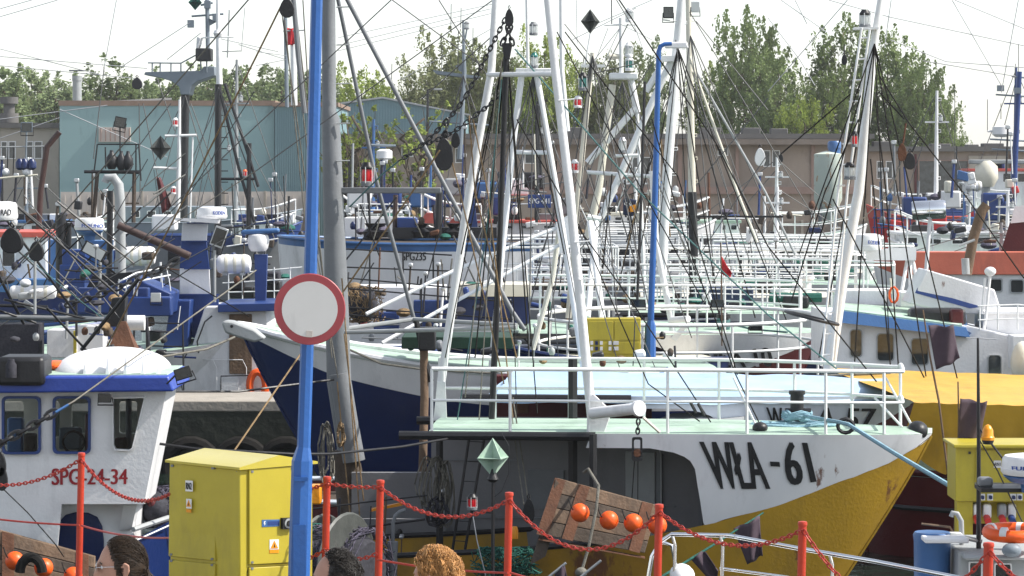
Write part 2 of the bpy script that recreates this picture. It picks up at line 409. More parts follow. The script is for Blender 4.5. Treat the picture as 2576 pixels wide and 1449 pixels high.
MB().box(((a.x+b.x)/2, 150, z+.1), (b.x-a.x+.2, 11, .2)).build('roof', M['roof_brown'], sh)
for i in range(28): MB().box((a.x+.08+i*(b.x-a.x-.16)/27, 144.68, z/2-.05), (.045, .07, z-.2)).build('rib', M['teal_sheet'], sh)
gb = thing('gabled_shed', 'blue ribbed sheet metal gable of the shed behind the young trees', 'building', PZ(846, 0, 165)); D = 165
pk = [P(850,262,D), P(962,247,D), P(1172,287,D), PZ(1172, 0, D), PZ(850, 0, D)]
MB().prism(pk, (0, 16, 0)).build('gable_wall', M['teal_sheet'], gb)
MB().prism([P(840,260,D-.2), P(962,243,D-.2), P(1182,287,D-.2), P(1182,291,D-.2), P(962,247.5,D-.2), P(840,264.5,D-.2)], (0, 17, 0)).build('roof', M['grey_light'], gb)
for i in range(46):
    x = 853+i*7; yt = 262-15*(x-850)/112 if x < 962 else 247+40*(x-962)/210
    t = P(x, yt+3, D-.03); MB().box((t.x, D-.03, t.z/2), (.05, .06, t.z)).build('rib', M['teal_sheet'], gb)
bw, bb, bz = hall('beige_building', 'beige low building with a dark felt roof at the far shore', -140, 148, 150, 322, 12, M['beige_wall'], M['roof_felt'], .3)
for (x0, x1) in ((2,19),(21,40),(64,84),(86,107)): window(bb, [(x0,355),(x1,355),(x1,400),(x0,400)], 2.5, bw, M['white_clean'], M['glass_house'])
MB().lathe([(.5,0),(.5,.5),(.3,.5),(.3,1.0),(.48,1.0),(.48,1.35)], P(23,309,152)).build('roof_vent', M['roof_felt'], bw)
lb, lbv, lz = hall('long_building', 'long brown rendered harbour building with a flat dark roof', 872, 2178, 150, 349, 16, M['brown_wall'], M['roof_felt'], .4)
rb, rbv, rz = hall('low_building', 'lower brown building with dark doorways behind the leaning mast', 2179, 2720, 151, 381, 14, M['brown_wall'], M['roof_felt'], .4)
MB().box(P(1525,357,149.4), (S(1290,150), .5, .28)).build('gutter', M['fence_panel'], lb)
for (x0, x1, y0, y1, bl, rt) in ((1761,1812,323,340,lb,0),(1865,1911,323,340,lb,0),(1937,1980,325,344,lb,0),(2195,2246,357,375,rb,0),(2339,2389,363,376,rb,0),(2429,2459,365,376,rb,0),(2470,2522,362,376,rb,0),(1420,1480,322,340,lb,0)):
    c = P((x0+x1)/2, (y0+y1)/2+2, 153); MB().box(c, (S(x1-x0,153), 1.0, S(y1-y0+7,153))).build('roof_vent', M['roof_felt'], bl, bevel=.04)
for (x0, x1, y0, y1) in ((1920,1938,378,420),(1942,1962,378,420),(1805,1832,372,392),(1115,1135,372,410),(1145,1165,372,410),(1010,1040,352,395),(1320,1350,380,412),(1590,1612,395,440),(1615,1637,395,440)):
    window(lbv, [(x0,y0),(x1,y0),(x1,y1),(x0,y1)], 2.2, lb, M['white_clean'], M['glass_house'])
for (x0, x1) in ((888,912),(960,985),(1060,1085),(1245,1262),(1400,1416),(1560,1576),(1705,1715),(1850,1858),(2040,2050)):
    panel('pilaster', lbv, [(x0,356),(x1,356),(x1,560),(x0,560)], .16, M['pink_wall'], lb)
for y in (470,): panel('plinth_band', lbv, [(880,y),(2170,y),(2170,y+18),(880,y+18)], .22, M['pink_wall'], lb)
for (x0, x1) in ((2312,2352),(2358,2398),(2402,2434)):
    d = panel('doorway', rbv, [(x0,405),(x1,405),(x1,520),(x0,520)], .05, M['glass_house'], rb)
    frame('door_frame', rbv, [(x0-3,402),(x1+3,402),(x1+3,523),(x0-3,523)], [(x0,405),(x1,405),(x1,520),(x0,520)], .14, M['pink_wall'], rb)
for (x0, x1) in ((2205,2222),(2228,2246)): window(rbv, [(x0,405),(x1,405),(x1,450),(x0,450)], 2.2, rb, M['white_clean'], M['glass_house'])
panel('rendered_bay', rbv, [(2436,392),(2530,392),(2530,520),(2436,520)], .10, M['beige_wall'], rb)
for x in (2300, 2540): panel('downpipe', rbv, [(x,388),(x+5,388),(x+5,520),(x,520)], .14, M['maroon'], rb)
ch = thing('factory_chimney', 'slim grey chimney rising above the teal hall roof', 'chimney', PZ(194, 0, 172))
MB().lathe([(.32,0),(.27,8.6),(.30,8.6),(.30,8.9)], PZ(194, 0, 172), n=14).build('shaft', M['grey_light'], ch)
MB().box(P(194,181,172)+V((0,0,.08)), (.9, .5, .08)).build('cap', M['grey'], ch)
tk = thing('storage_tank', 'pale green rust-streaked silo with a blue cap by the brown building', 'tank', PZ(2083, 0, 128)); c = PZ(2083, 0, 128)
MB().lathe([(.15,.9),(.62,2.0),(.62,4.0),(.1,4.15)], c, n=20).build('shell', M['tank'], tk)
MB().lathe([(.27,4.0),(.27,4.25),(.3,4.25),(.3,4.5),(.24,4.58)], c+V((.28,0,0)), n=14).build('cap', M['blue_mid'], tk)
for a in range(4):
    t = math.pi/4+a*math.pi/2; MB().box(c+V((.5*math.cos(t), .5*math.sin(t), 1.0)), (.09, .09, 2.1)).build('leg', M['grey'], tk)
sl = thing('street_lamp', 'thin black street lamp in front of the blue gabled shed', 'street lamp', PZ(1074, 0, 142)); q = P(1076, 226, 142)
MB().tube([PZ(1073,0,142), q], [.09,.055], 8).build('pole', M['black'], sl)
MB().tube([q, q+V((.15,0,.05)), q+V((.35,0,.03))], .035, 6).build('arm', M['black'], sl); MB().box(q+V((.5,0,.02)), (.42,.16,.09)).build('lamp_head', M['grey_light'], sl, bevel=.02)
# --- trees: tapered trunk, rising limbs and leafy sprays
def tree_meshes(seed, H, W, n_limb, n_leaf, size, up=1.0, low=.12):
    rnd = random.Random(seed); tr = MB(); lf = []
    sp = [V((rnd.uniform(-.1,.1)*k, rnd.uniform(-.1,.1)*k, H*.86*k/6)) for k in range(7)]
    tr.tube(sp, [.02*H*(1-k/6.8)+.02 for k in range(7)], 7); ends = []
    for i in range(n_limb):
        t0 = low+(.78-low)*(i/n_limb)**.9; b = sp[0].lerp(sp[6], t0); a = i*2.399+rnd.uniform(-.4,.4)
        env = math.sin(math.pi*min(1, (t0-low*.4)/(1.02-low*.4))**.62)**.8
        rad = W*.5*env*rnd.uniform(.62,1.08); hgt = H*(.10+.20*(1-t0))*up*rnd.uniform(.75,1.35)
        e = b+V((math.cos(a)*rad, math.sin(a)*rad, hgt)); mid = b.lerp(e, .5)+V((math.cos(a)*rad*.15, math.sin(a)*rad*.15, -hgt*.12))
        pts = [b, mid, e]; tr.tube(pts, [.008*H*(1-t0)+.025, .02, .008], 4); ends.append((b, mid, e, a))
        for k in range(2):
            q = mid.lerp(e, rnd.uniform(.1,.7)); a2 = a+rnd.choice((-1,1))*rnd.uniform(.5,1.1); l = rad*rnd.uniform(.3,.6)+.2
            e2 = q+V((math.cos(a2)*l, math.sin(a2)*l, hgt*rnd.uniform(.3,.8))); tr.tube([q, e2], [.015,.006], 3); ends.append((q, q.lerp(e2,.5), e2, a2))
    for k in range(3):
        q = sp[5]; e2 = V((rnd.uniform(-.06,.06)*W, rnd.uniform(-.06,.06)*W, H*rnd.uniform(.9,1.0))); ends.append((q, q.lerp(e2,.5), e2, 0))
    vs = []; fs = []; tufts = []
    for i in range(max(60, n_leaf//27)):           # leafy sprays set along the limbs, gaps between them
        b, mid, e, a = ends[i % len(ends)]; t = min(1, rnd.random()**.55+.04*rnd.random())
        p = (b.lerp(mid, t*2) if t < .5 else mid.lerp(e, t*2-1)); w = .03*W+.035*W*(1-t)
        tufts.append((p+V((rnd.gauss(0,w), rnd.gauss(0,w), rnd.gauss(0,w))), rnd.uniform(.6,1.35)*(.012*H+.022*W)))
    for i in range(n_leaf):
        p, w = tufts[int(rnd.random()*len(tufts))]; k = rnd.random()
        p = p+V((rnd.gauss(0,w*.62)*(1.15-k*.6), rnd.gauss(0,w*.62)*(1.15-k*.6), w*(k*2.6-1.0)))
        s = size*rnd.uniform(.55,1.25); u = V((rnd.gauss(0,1), rnd.gauss(0,1), rnd.gauss(0,1))).normalized(); w2 = u.orthogonal().normalized()*s*.32; u = u*s*.5
        n = len(vs); vs += [p-u, p+w2, p+u, p-w2]; fs.append((n, n+1, n+2, n+3))
    return tr, vs, fs
TV = {}
def tree_variant(key, seed, H, W, n_limb, n_leaf, size, up=1.0, low=.12):
    tr, vs, fs = tree_meshes(seed, H, W, n_limb, n_leaf, size, up, low)
    mt = bpy.data.meshes.new('trunk'); mt.from_pydata([tuple(v) for v in tr.v], [], tr.f); mt.materials.append(M['bark']); mt.shade_smooth()
    mc = bpy.data.meshes.new('crown'); mc.from_pydata([tuple(v) for v in vs], [], fs)
    TV[key] = (mt, mc, H, W)
for i in range(4): tree_variant('pop%d' % i, 11+i, 10, 3.0, 34, 6000, .24, 1.35, .10)
for i in range(3): tree_variant('broad%d' % i, 31+i, 12, 6.2, 58, 12500, .26, 1.2, .10)
for i in range(2): tree_variant('young%d' % i, 51+i, 3.4, 1.5, 16, 1300, .13, 1.2, .05)
def tree(x, ytop, D, key, m, name, label, group=None, wide=1.0):
    grow = 1.04 if key.startswith('pop') else 1.06
    mt, mc, H, W = TV[key]; base = PZ(x, 0, D); h = (ZC-(ytop-HY)*D/F)*grow; sc = h/H
    r = thing(name, label, 'tree', base, group); r.scale = (sc*wide, sc*wide, sc); r.rotation_euler = (0, 0, random.uniform(0, 6.28))
    for nm, me in (('trunk', mt), ('crown', mc)):
        if nm == 'crown':
            k = ('crown', key, m.name)
            if k not in TV: c2 = mc.copy(); c2.materials.append(m); TV[k] = c2
            me = TV[k]
        o = bpy.data.objects.new(nm, me); COL.objects.link(o); o.parent = r
    return r
GP = 'poplars behind the teal hall'; LP = 'light green poplar in the row behind the teal hall'
for i, (x, y) in enumerate(((4,168),(52,200),(108,166),(152,190),(225,196),(287,158),(338,205),(405,178),(448,200),(505,176),(565,164),(612,178),(665,166),(708,190),(748,170),(782,200),(-30,180),(822,195))):
    tree(x, y, 188+(i*7) % 17, 'pop%d' % (i % 4), M['leaf_poplar'], 'poplar_tree', LP, GP, 1.12)
for i, (x, y, D, k, m, w, lab) in enumerate((
    (905,180,178,'broad0','leaf_bright',.72,'yellow green tree above the left end of the blue gabled shed'),
    (962,196,182,'broad1','leaf_bright',.6,'smaller yellow green tree above the ridge of the blue gabled shed'),
    (1062,158,178,'broad2','leaf_olive',.62,'olive brown tree left of the tallest olive tree behind the gabled shed'),
    (1140,98,182,'broad0','leaf_olive',.72,'tallest olive brown tree behind the blue gabled shed'),
    (1215,108,178,'broad1','leaf_olive',.7,'olive tree just left of the white bipod mast'),
    (1300,128,182,'broad2','leaf_poplar',.6,'green tree behind the crossbar of the white bipod mast'),
    (1372,96,176,'broad0','leaf_bright',.6,'bright green tree between the two white bipod masts'),
    (1450,150,180,'broad1','leaf_poplar',.6,'green tree behind the black diamond shape'),
    (1540,130,178,'broad2','leaf_olive',.65,'olive green tree behind the white lantern mast'),
    (1612,122,182,'broad0','leaf_poplar',.55,'green tree behind the top of the far blue lamp post'),
    (1790,150,178,'broad1','leaf_bright',.6,'lower bright tree left of the tall peaked tree'),
    (1884,38,176,'broad2','leaf_deep',.62,'tall peaked dark green tree behind the brown building roof'),
    (1958,150,172,'broad0','leaf_deep',.6,'lower dark tree on the right flank of the tall peaked tree'),
    (2020,235,168,'broad1','leaf_bright',.7,'low bright green tree between the two tall dark trees'),
    (2128,26,176,'broad1','leaf_deep',.6,'tall dark green tree just left of the leaning white mast'),
    (2082,170,172,'broad2','leaf_deep',.55,'dark green tree low on the left of the leaning white mast'),
    (2236,92,174,'broad0','leaf_deep',.66,'dark green tree just right of the leaning white mast'),
    (2318,150,172,'broad2','leaf_deep',.6,'dark tree above the roof vents of the low building'),
    (2368,232,170,'broad1','leaf_deep',.55,'small dark tree at the right end of the tall trees'),
    (2420,345,168,'broad0','leaf_deep',.5,'low bush peeping over the low building roof'))):
    tree(x, y, D, k, M[m], 'leafy_tree', lab, None, w)
tree(905, 262, 139.6, 'young0', M['leaf_bright'], 'young_tree', 'young slender tree in front of the left end of the blue shed', None, 1.0)
tree(1032, 270, 139.9, 'young1', M['leaf_bright'], 'young_tree', 'young slender tree beside the thin black street lamp', None, 1.0)
tree(955, 330, 139.4, 'young1', M['leaf_bright'], 'young_tree', 'smallest young tree between the two slender ones', None, 1.2)
# ------------------------------------------------------------------ boat pieces
def lantern(root, x, y, D, w, h, glass='lamp_clear', cap='grey', name='lantern'):
    """navigation lantern: cap, glass drum, base, guard bars; x, y = centre"""
    c = P(x, y+h/2, D); R = S(w, D)/2; H = S(h, D)
    o = MB().lathe([(R*1.0,0),(R*1.0,H*.16),(R*.85,H*.2)], c, n=12).build(name, M['grey'] if cap != 'white_clean' else M[cap], root)
    MB().lathe([(R*.78,H*.2),(R*.86,H*.45),(R*.78,H*.7)], c, n=12).build('glass', M[glass], o)
    MB().lathe([(R*.95,H*.7),(R*1.02,H*.78),(R*.7,H*.9),(R*.55,H)], c, n=12).build('cap', M[cap], o)
    g = MB()
    for k in range(6):
        a = k*math.pi/3+.3; d = V((math.cos(a), math.sin(a), 0))*R*1.0; g.tube([c+d+V((0,0,H*.12)), c+d+V((0,0,H*.8))], R*.07, 4)
    g.build('guard', M['lamp_metal'], o); return o
def floodlight(root, x, y, D, w, h, m='black', tilt=0, face=-1, name='floodlight'):
    c = P(x, y, D); R = Matrix.Rotation(tilt, 3, 'Y'); W, H = S(w, D), S(h, D)
    o = MB().hexa([c+R@V(q) for q in ((-W/2,-.06,-H/2),(W/2,-.06,-H/2),(W*.36,.10,-H*.34),(-W*.36,.10,-H*.34),(-W/2,-.06,H/2),(W/2,-.06,H/2),(W*.36,.10,H*.34),(-W*.36,.10,H*.34))]).build(name, M[m], root, bevel=.008)
    MB().box(c+R@V((0,-.066,0)), (W*.84,.012,H*.8), R).build('lens', M['lamp_clear'] if face > 0 else M['glass'], o)
    MB().tube([c+R@V((-W/2,0,0)), c+R@V((-W/2-.01,0.02,-H*.8)), c+R@V((W/2+.01,.02,-H*.8)), c+R@V((W/2,0,0))], S(2,D)/2+.004, 5).build('bracket', M['black'], o)
    return o
def diamond(root, x, y, D, w, h, m='iron_dark', name='diamond_shape'):
    """radar reflector of crossed plates"""
    c = P(x, y, D); W, H = S(w, D)/2, S(h, D)/2; b = MB(); t = .006
    for a in (.5, .5+math.pi/2):
        d = V((math.cos(a), math.sin(a), 0)); n = V((-d.y, d.x, 0))*t
        b.prism([c+V((0,0,H)), c+d*W*1.1, c-V((0,0,H)), c-d*W*1.1], n)
    b.prism([c+V((math.cos(a), math.sin(a), 0))*W*1.1 for a in (.5, .5+math.pi/2, .5+math.pi, .5+3*math.pi/2)], (0,0,t))
    return b.build(name, M[m], root)
def block(root, x, y, D, w, h, m='black', name='pulley_block', tilt=0):
    c = P(x, y, D); W, H = S(w, D)/2, S(h, D)/2; n = 14; R = Matrix.Rotation(tilt, 3, 'Y'); T = W*.5
    out = [R@V((W*math.cos(a)*(1-.25*math.sin(a)), 0, H*math.sin(a))) for a in [2*math.pi*k/n for k in range(n)]]
    o = MB().prism([c+p+V((0,-T,0)) for p in out], (0, T*.5, 0)).prism([c+p+V((0,T*.5,0)) for p in out], (0, T*.5, 0)).build(name, M[m], root, bevel=W*.08)
    MB().lathe([(W*.75,-T*.45),(W*.6,0),(W*.75,T*.45)], c, (0,1,0), 14).build('sheave', M['rust'], o)
    MB().tube([c+R@V((0,0,H*.9)), c+R@V((W*.25,0,H*1.15)), c+R@V((0,0,H*1.4)), c+R@V((-W*.25,0,H*1.15))], W*.12, 5, closed=True).build('shackle', M['black'], o)
    return o
def flag(root, pts, D, m, name='flag', amp=.03, seed=0):
    """pts: four corners, hoist top, fly top, fly bottom, hoist bottom"""
    a, b, c, d = [P(x, y, D) for x, y in pts]
    def fn(u, v):
        p = (a*(1-u)+b*u)*(1-v)+(d*(1-u)+c*u)*v
        return p+V((0, amp*math.sin(u*7+v*3+seed)*(.3+u), amp*.4*math.sin(u*9+seed)*u))
    return MB().grid(fn, 14, 10).build(name, M[m], root, solid=.004)
def radome(root, x0, x1, y0, y1, D, txt=None, tm='letter_blue', base=None, ar=1.0, tq=None):
    c = P((x0+x1)/2, y1, D); R = S(x1-x0, D)/2; H = S(y1-y0, D)
    prof = [(R*.55,0),(R*.93,H*.06),(R,H*.2),(R,H*.34),(R*.97,H*.36),(R*.95,H*.8),(R*.88,H*.94),(R*.6,H)]
    b = MB().lathe(prof, c, n=28); o = b.build('radar_dome', M['white_clean'], root)
    if base: MB().lathe([(R*.35,-H*.8),(R*.4,-H*.4),(R*.7,-H*.3),(R*.93,-H*.02),(R*.9,0.02*H)], c, n=24).build('radar_base', M[base], o)
    if txt: lettering(txt, b.bvh(), tq, M[tm], o, bold=.025, lift=.004, cuts=0)
    return o
def canister(x0, x1, y0, y1, D, label, bands=3, root=None):
    """life raft canister lying along its cradle"""
    a, b = P(x0, (y0+y1)/2, D), P(x1, (y0+y1)/2, D); R = S(y1-y0, D)/2; L = (b-a).length
    t = thing('life_raft_canister', label, 'life raft', a.lerp(b,.5)-V((0,0,R)))
    MB().lathe([(R*.35,0),(R*.8,R*.12),(R*.97,R*.4),(R,R*.6),(R,L-R*.6),(R*.97,L-R*.4),(R*.8,L-R*.12),(R*.35,L)], a, (b-a), 20).build('shell', M['white_clean'], t)
    for k in range(bands): MB().lathe([(R*1.03,0),(R*1.05,.015),(R*1.03,.05)], a.lerp(b, (k+1)/(bands+1)), (b-a), 20).build('band', M['cream'], t)
    for f in (.25,.75): MB().box(a.lerp(b, f)-V((0,0,R*1.02)), (.07, R*1.6, R*.3)).build('cradle', M['grey_light'], t)
    return t
def railing(root, path, h, m='rail_white', r=.021, mids=(.5,), post_every=.6, rp=.018, name='rail'):
    """top and middle rails with posts along a path of deck points"""
    def smooth(p): return p
    top = [p+V((0,0,h)) for p in path]
    o = MB().tube(top, r, 8).build('top_'+name, M[m], root)
    for q in mids: MB().tube([p+V((0,0,h*q)) for p in path], r*.75, 6).build('middle_'+name, M[m], root)
    acc = post_every; last = path[0]
    for i, p in enumerate(path):
        acc += (p-last).length; last = p
        if acc >= post_every or i == len(path)-1:
            acc = 0; MB().tube([p, p+V((0,0,h))], rp, 6).build('rail_post', M[m], root)
    return o
class Hull:
    """a displacement hull by station s (m aft of the bow tip) and depth h (0 sheer .. 1 waterline)"""
    def __init__(s, bow, heading, L, half, fore=4.3, zdeck=.60, rise=-.05, rake=.7, flare=.5, entry=.62, tail=.9):
        s.bow = bow; s.a = V((math.cos(heading), math.sin(heading), 0)); s.b = V((-s.a.y, s.a.x, 0))
        if s.b.y > 0: s.b = -s.b           # side facing the quay
        s.L, s.half, s.fore, s.zd, s.rise, s.rake, s.flare, s.entry, s.tail = L, half, fore, zdeck, rise, rake, flare, entry, tail
    def hb(s, d):
        u = min(1, max(0, d/s.fore)); k = (1-(1-u)**2)**s.entry
        if d > s.L*.7: k *= 1-(1-s.tail)*((d-s.L*.7)/(s.L*.3))**2
        return s.half*k
    def z0(s, d): return s.zd+s.rise*max(0, 1-d/s.fore)**2
    def pt(s, d, h, side=1, inset=0.0):
        zt = s.z0(d); z = zt+(ZW-zt)*h; st = s.rake*h**1.1; dd = st+d*(1-st/s.L)
        fl = 1-s.flare*max(0, 1-d/(s.fore*1.2))*h*.9-.08*h
        w = max(0, s.hb(d)*fl-inset)
        p = s.bow-s.a*dd+s.b*side*w; return V((p.x, p.y, z))
    def deckpt(s, d, f, camber=.05):
        p = s.bow-s.a*d+s.b*s.hb(d)*f; return V((p.x, p.y, s.z0(d)+camber*(1-f*f)))
def strip(H, s0, s1, h0, h1, side, ns=26, nh=6):
    """hull plating between two depth curves (functions of s) over a range of s"""
    b = MB()
    def fn(u, v):
        d = s0+(s1-s0)*u; a = h0(d) if callable(h0) else h0; c = h1(d) if callable(h1) else h1
        return H.pt(d, a+(c-a)*v, side)
    return b.grid(fn, ns, nh)
def lerp_curve(tab):
    def f(x):
        if x <= tab[0][0]: return tab[0][1]
        for (a, b), (c, d) in zip(tab, tab[1:]):
            if x <= c: return b+(d-b)*(x-a)/(c-a)
        return tab[-1][1]
    return f
BREAK0 = lerp_curve([(0,.03),(.32,.19),(.75,.31),(1.2,.44),(1.83,.56),(2.6,.66),(3.6,.72),(4.6,.76),(6,.80),(20,.82)])
def BREAK(d): return BREAK0(d)+(.012*noise.noise(V((d*3.1, 1.7, 0)))+.006*noise.noise(V((d*9, 4, 0))) if .05 < d < 1.8 else 0)
def cutter(label, bow, heading, lower, text=None, tq=None, L=11, opened=False, deck='mint', rails=True, upper='white', cutw=True, text_m='letter_black', railh=.68, half=2.1, ropem=None, rake=.7, flare=.5, fore=4.3):
    """harbour cutter with a whaleback foredeck; returns root, hull object description, mesh of the near side"""
    H = Hull(bow, heading, L, half, rake=rake, flare=flare, fore=fore)
    root = thing('fishing_boat', label, 'boat', V((bow.x, bow.y, ZW)))
    scut = lerp_curve([(.0,2.95),(.09,2.85),(.105,2.66),(.13,2.50),(.17,2.38),(.22,2.30),(.32,2.2),(.6,1.9),(1,1.6)])
    near = MB()
    for side in (1, -1):
        n1 = MB()
        def fn(u, v):                                 # bow panel, cut away aft along a curve
            h = .09+(.66-.09)*v; d = scut(h)*u
            return H.pt(d, max(.03, min(h, BREAK(d))), side)
        n1.grid(fn, 30, 22)
        n1.grid(lambda u, v: H.pt(3.5*u, .0+.09*v if u > .02 else .02*v, side), 30, 2)
        if side == 1: near = n1
        n1.build('bow_plating', M[upper], root, recalc=False)
        lo = MB().grid(lambda u, v: H.pt(L*u**1.25, BREAK(L*u**1.25)+(1.12-BREAK(L*u**1.25))*v, side), 44, 7)
        lo.build('hull', M[lower], root, recalc=False)
        if side == 1: root_lo = lo
        MB().tube([H.pt(3.45+k*(2.0/8), 0, side)-V((0,0,.03)) for k in range(9)], .045, 8).build('deck_edge', M['black'], root)
        MB().tube([H.pt(2.5+k*(L-2.5)/16, BREAK(2.5+k*(L-2.5)/16), side) for k in range(17)], .03, 6).build('gunwale', M['black'] if opened else M[upper], root)
    MB().grid(lambda u, v: H.pt(L, .9+.22*v, 1).lerp(H.pt(L, .9+.22*v, -1), u), 6, 2).build('transom', M[lower], root, recalc=False)
    MB().tube([H.pt(0, .02+k*.16, 1) for k in range(8)], .022, 6).build('stem', M[lower], root)
    MB().grid(lambda u, v: H.deckpt(5.15*u**1.3+.0, 2*v-1), 26, 12).build('foredeck', M[deck], root, recalc=False)
    MB().grid(lambda u, v: V((*(H.bow-H.a*(2+(L-2.1)*u)+H.b*H.hb(2+(L-2.1)*u)*.9*(2*v-1)).to_2d(), ZW+.16)), 12, 4).build('main_deck', M['wood_dark'], root, recalc=False)
    if rails:
        path = [H.deckpt(5.12-k*.2, .95) for k in range(25)]+[H.deckpt(.32-.0*k, .9-.3*k) for k in range(7)]+[H.deckpt(.4+k*.2, -.95) for k in range(25)]
        railing(root, path, railh, post_every=.62)
    if text: lettering(text, near.bvh(), tq, M[text_m], root, bold=.025, cuts=1)
    return root, H, near, root_lo
# ------------------------------------------------------------------ nearest cutter WŁA-61
hd = math.radians(-4)
w61, H61, n61, lo61 = cutter('white and yellow rusty fishing boat lettered WŁA-61 with railed foredeck', PZ(2345, .46, 30.05), hd, 'yellow_hull', L=11.5, opened=True, half=.88, rake=.95, flare=.25, fore=2.7, railh=.64, upper='white_bow')
lettering('WŁA', n61.bvh(), [(1758,1110),(1910,1112),(1938,1230),(1796,1230)], M['letter_black'], w61, bold=.04, lift=.009, cuts=3)
lettering('-', n61.bvh(), [(1936,1160),(1960,1161),(1962,1173),(1938,1172)], M['letter_black'], w61, bold=.0, lift=.014)
lettering('61', n61.bvh(), [(1964,1110),(2030,1112),(2054,1212),(1980,1222)], M['letter_black'], w61, bold=.04, lift=.009, cuts=3)
D61 = 30.0
# cabin wall seen through the side opening, its posts and doors
cw = MB().prism([P(1085,1085,31.6), P(1775,1100,30.4), P(1775,1452,30.4), P(1085,1462,31.6)], (0.1, .6, 0)); cw.build('cabin_wall', M['grey_wall'], w61, recalc=True)
cb = cw.bvh()
for (x0, x1, y0, y1) in ((1118,1300,1155,1172),(1118,1420,1300,1308),(1560,1700,1270,1276)):
    panel('wall_seam', cb, [(x0,y0),(x1,y0+2),(x1,y0+5),(x0,y0+3)], .02, M['grey'], w61)
dr = panel('cabin_door', cb, [(1575,1135),(1650,1138),(1650,1440),(1575,1440)], .03, M['grey_light'], w61, bevel=.008)
frame('door_frame', cb, [(1655,1125),(1770,1130),(1770,1440),(1655,1440)], [(1668,1140),(1760,1143),(1760,1430),(1668,1430)], .05, M['grey'], w61)
panel('vent_hatch', cb, [(1330,1180),(1420,1183),(1420,1280),(1330,1280)], .025, M['grey'], w61)
rod(w61, [(1656,1120),(1663,1145),(1664,1400)], 4, M['grey_light'], 'pipe', D=30.2)
for (x, w, D, y0, y1) in ((1106,20,30.9,1062,1460),(1441,26,30.8,903,1066),(1441,26,30.2,1095,1240),(1492,22,29.3,1092,1300)):
    rod(w61, [(x,y0,D),(x,y1,D)], w, M['black'], 'stanchion')
# bipod mast
rod(w61, [(1251,-60,30.9),(1236,180,30.9),(1180,483,30.9),(1110,960,30.9),(1104,1056,30.9)], [19,20,21,22,24], M['white_tube'], 'mast_leg', n=14)
MB().prism([P(1100,960,30.85), P(1120,960,30.85), P(1124,1058,30.85), P(1090,1058,30.85)], (0,.12,0)).build('leg_foot', M['white_tube'], w61)
rod(w61, [(1372,-60,29.6),(1398,188,29.6),(1433,483,29.6),(1480,966,29.6),(1494,1092,29.6)], [20,22,23,25,26], M['white_tube'], 'mast_leg', n=14)
rod(w61, [(1228,188,30.9),(1402,186,29.6)], 13, M['white_tube'], 'crossbar', n=10)
for x, y in ((1405,253),(1445,610),(1458,704)): rod(w61, [(x,y,29.55),(x+40,y-4,29.55)], 4, M['white_tube'], 'rung')
# bracket with its hanging block at the foot of the near leg
MB().prism([P(1478,1000,29.5), P(1492,990,29.5), P(1540,1035,29.5), P(1510,1118,29.5), P(1496,1118,29.5), P(1476,1090,29.5)], (0,.05,0)).build('leg_bracket', M['white'], w61, bevel=.008)
rod(w61, [(1490,1040,29.42),(1600,1028,28.9)], 30, M['white'], 'bracket_arm', n=14)
MB().lathe([(S(20,29),0),(S(20,29),.05)], P(1602,1028,28.9), (P(1602,1028,28.8)-P(1490,1040,29.42)), 18).build('arm_flange', M['white'], w61)
rod(w61, [(1618,1050,29.2),(1660,1088,29.2)], 9, M['cream'], 'arm_stay')
chain(w61, P(1606,1055,28.85), P(1604,1090,28.85), 0, .05, .009, M['black'], 'hanging_chain')
bk = MB().ring([P(x,y,28.85) for x,y in rrect(1590,1100,1616,1160,5)], [P(x,y,28.85) for x,y in rrect(1595,1106,1611,1150,4)], (0,.05,0)).build('hanging_block', M['black'], w61)
MB().lathe([(S(10,28.85),0),(S(8,28.85),.03),(S(10,28.85),.06)], P(1603,1140,28.85), (0,1,0), 14).build('sheave', M['rust'], bk)
rod(w61, [(1596,1160,28.87),(1590,1250,29.2),(1585,1350,29.4)], 2.5, M['black_rope'], 'fall_rope'); rod(w61, [(1605,1160,28.87),(1604,1360,29.4)], 2.5, M['black_rope'], 'fall_rope')
# bollard with a blue mooring rope and coil
MB().lathe([(.07,0),(.07,.33),(.085,.33),(.085,.37)], P(2005,1072,30.2), n=14).build('bollard', M['black'], w61)
MB().tube([P(1975,1035,30.2), P(2040,1035,30.2)], .035, 8).build('bollard_bar', M['black'], w61)
rp = thing('mooring_rope', 'pale blue mooring rope wound on the bollard and led off the bow', 'rope', P(2005,1080,30.1)); coil = []
for k in range(120):
    a = k*.42; coil.append(P(2005,1036+k*.14,30.2)+V((.13*math.cos(a)+.02*math.sin(k), .13*math.sin(a), .015*math.sin(k*1.7))))
MB().tube(coil, .020, 5).build('turns', M['rope_blue'], rp); coil = []
for k in range(90):
    a = k*.4; r = .34-.10*math.sin(k*.21); coil.append(P(1955+k*.7,1078,30.0)+V((r*math.cos(a), .5*r*math.sin(a), .012*k/20+.01*math.sin(k*2))))
MB().tube(coil, .020, 5).build('coil', M['rope_blue'], rp)
MB().tube([P(2022,1046,30.1), P(2110,1062,29.2), P(2135,1068,29.0), P(2250,1140,27.5), P(2395,1225,24.5), P(2450,1262,23.4)], .021, 6).build('line', M['rope_blue'], rp)
fl = P(2128,1072,29.3); MB().tube([fl+V((.08*math.cos(a), .03, .07*math.sin(a))) for a in [k*math.pi/6 for k in range(12)]], .022, 6, closed=True).build('fairlead', M['black'], w61)
MB().ell(P(2308,1083,30.0), .11, .14, .10).build('bow_fender', M['black'], w61)
for (x0, y0, x1, y1) in ((2228,950,2298,1078),(2200,1000,2270,1075),(1845,950,1905,1078)): rod(w61, [(x0,y0,30.2),(x1,y1,30.0)], 6, M['white_tube'], 'forestay_fitting')
MB().ell(P(1912,1076,29.6), .08, .08, .06).build('fairlead', M['black'], w61)
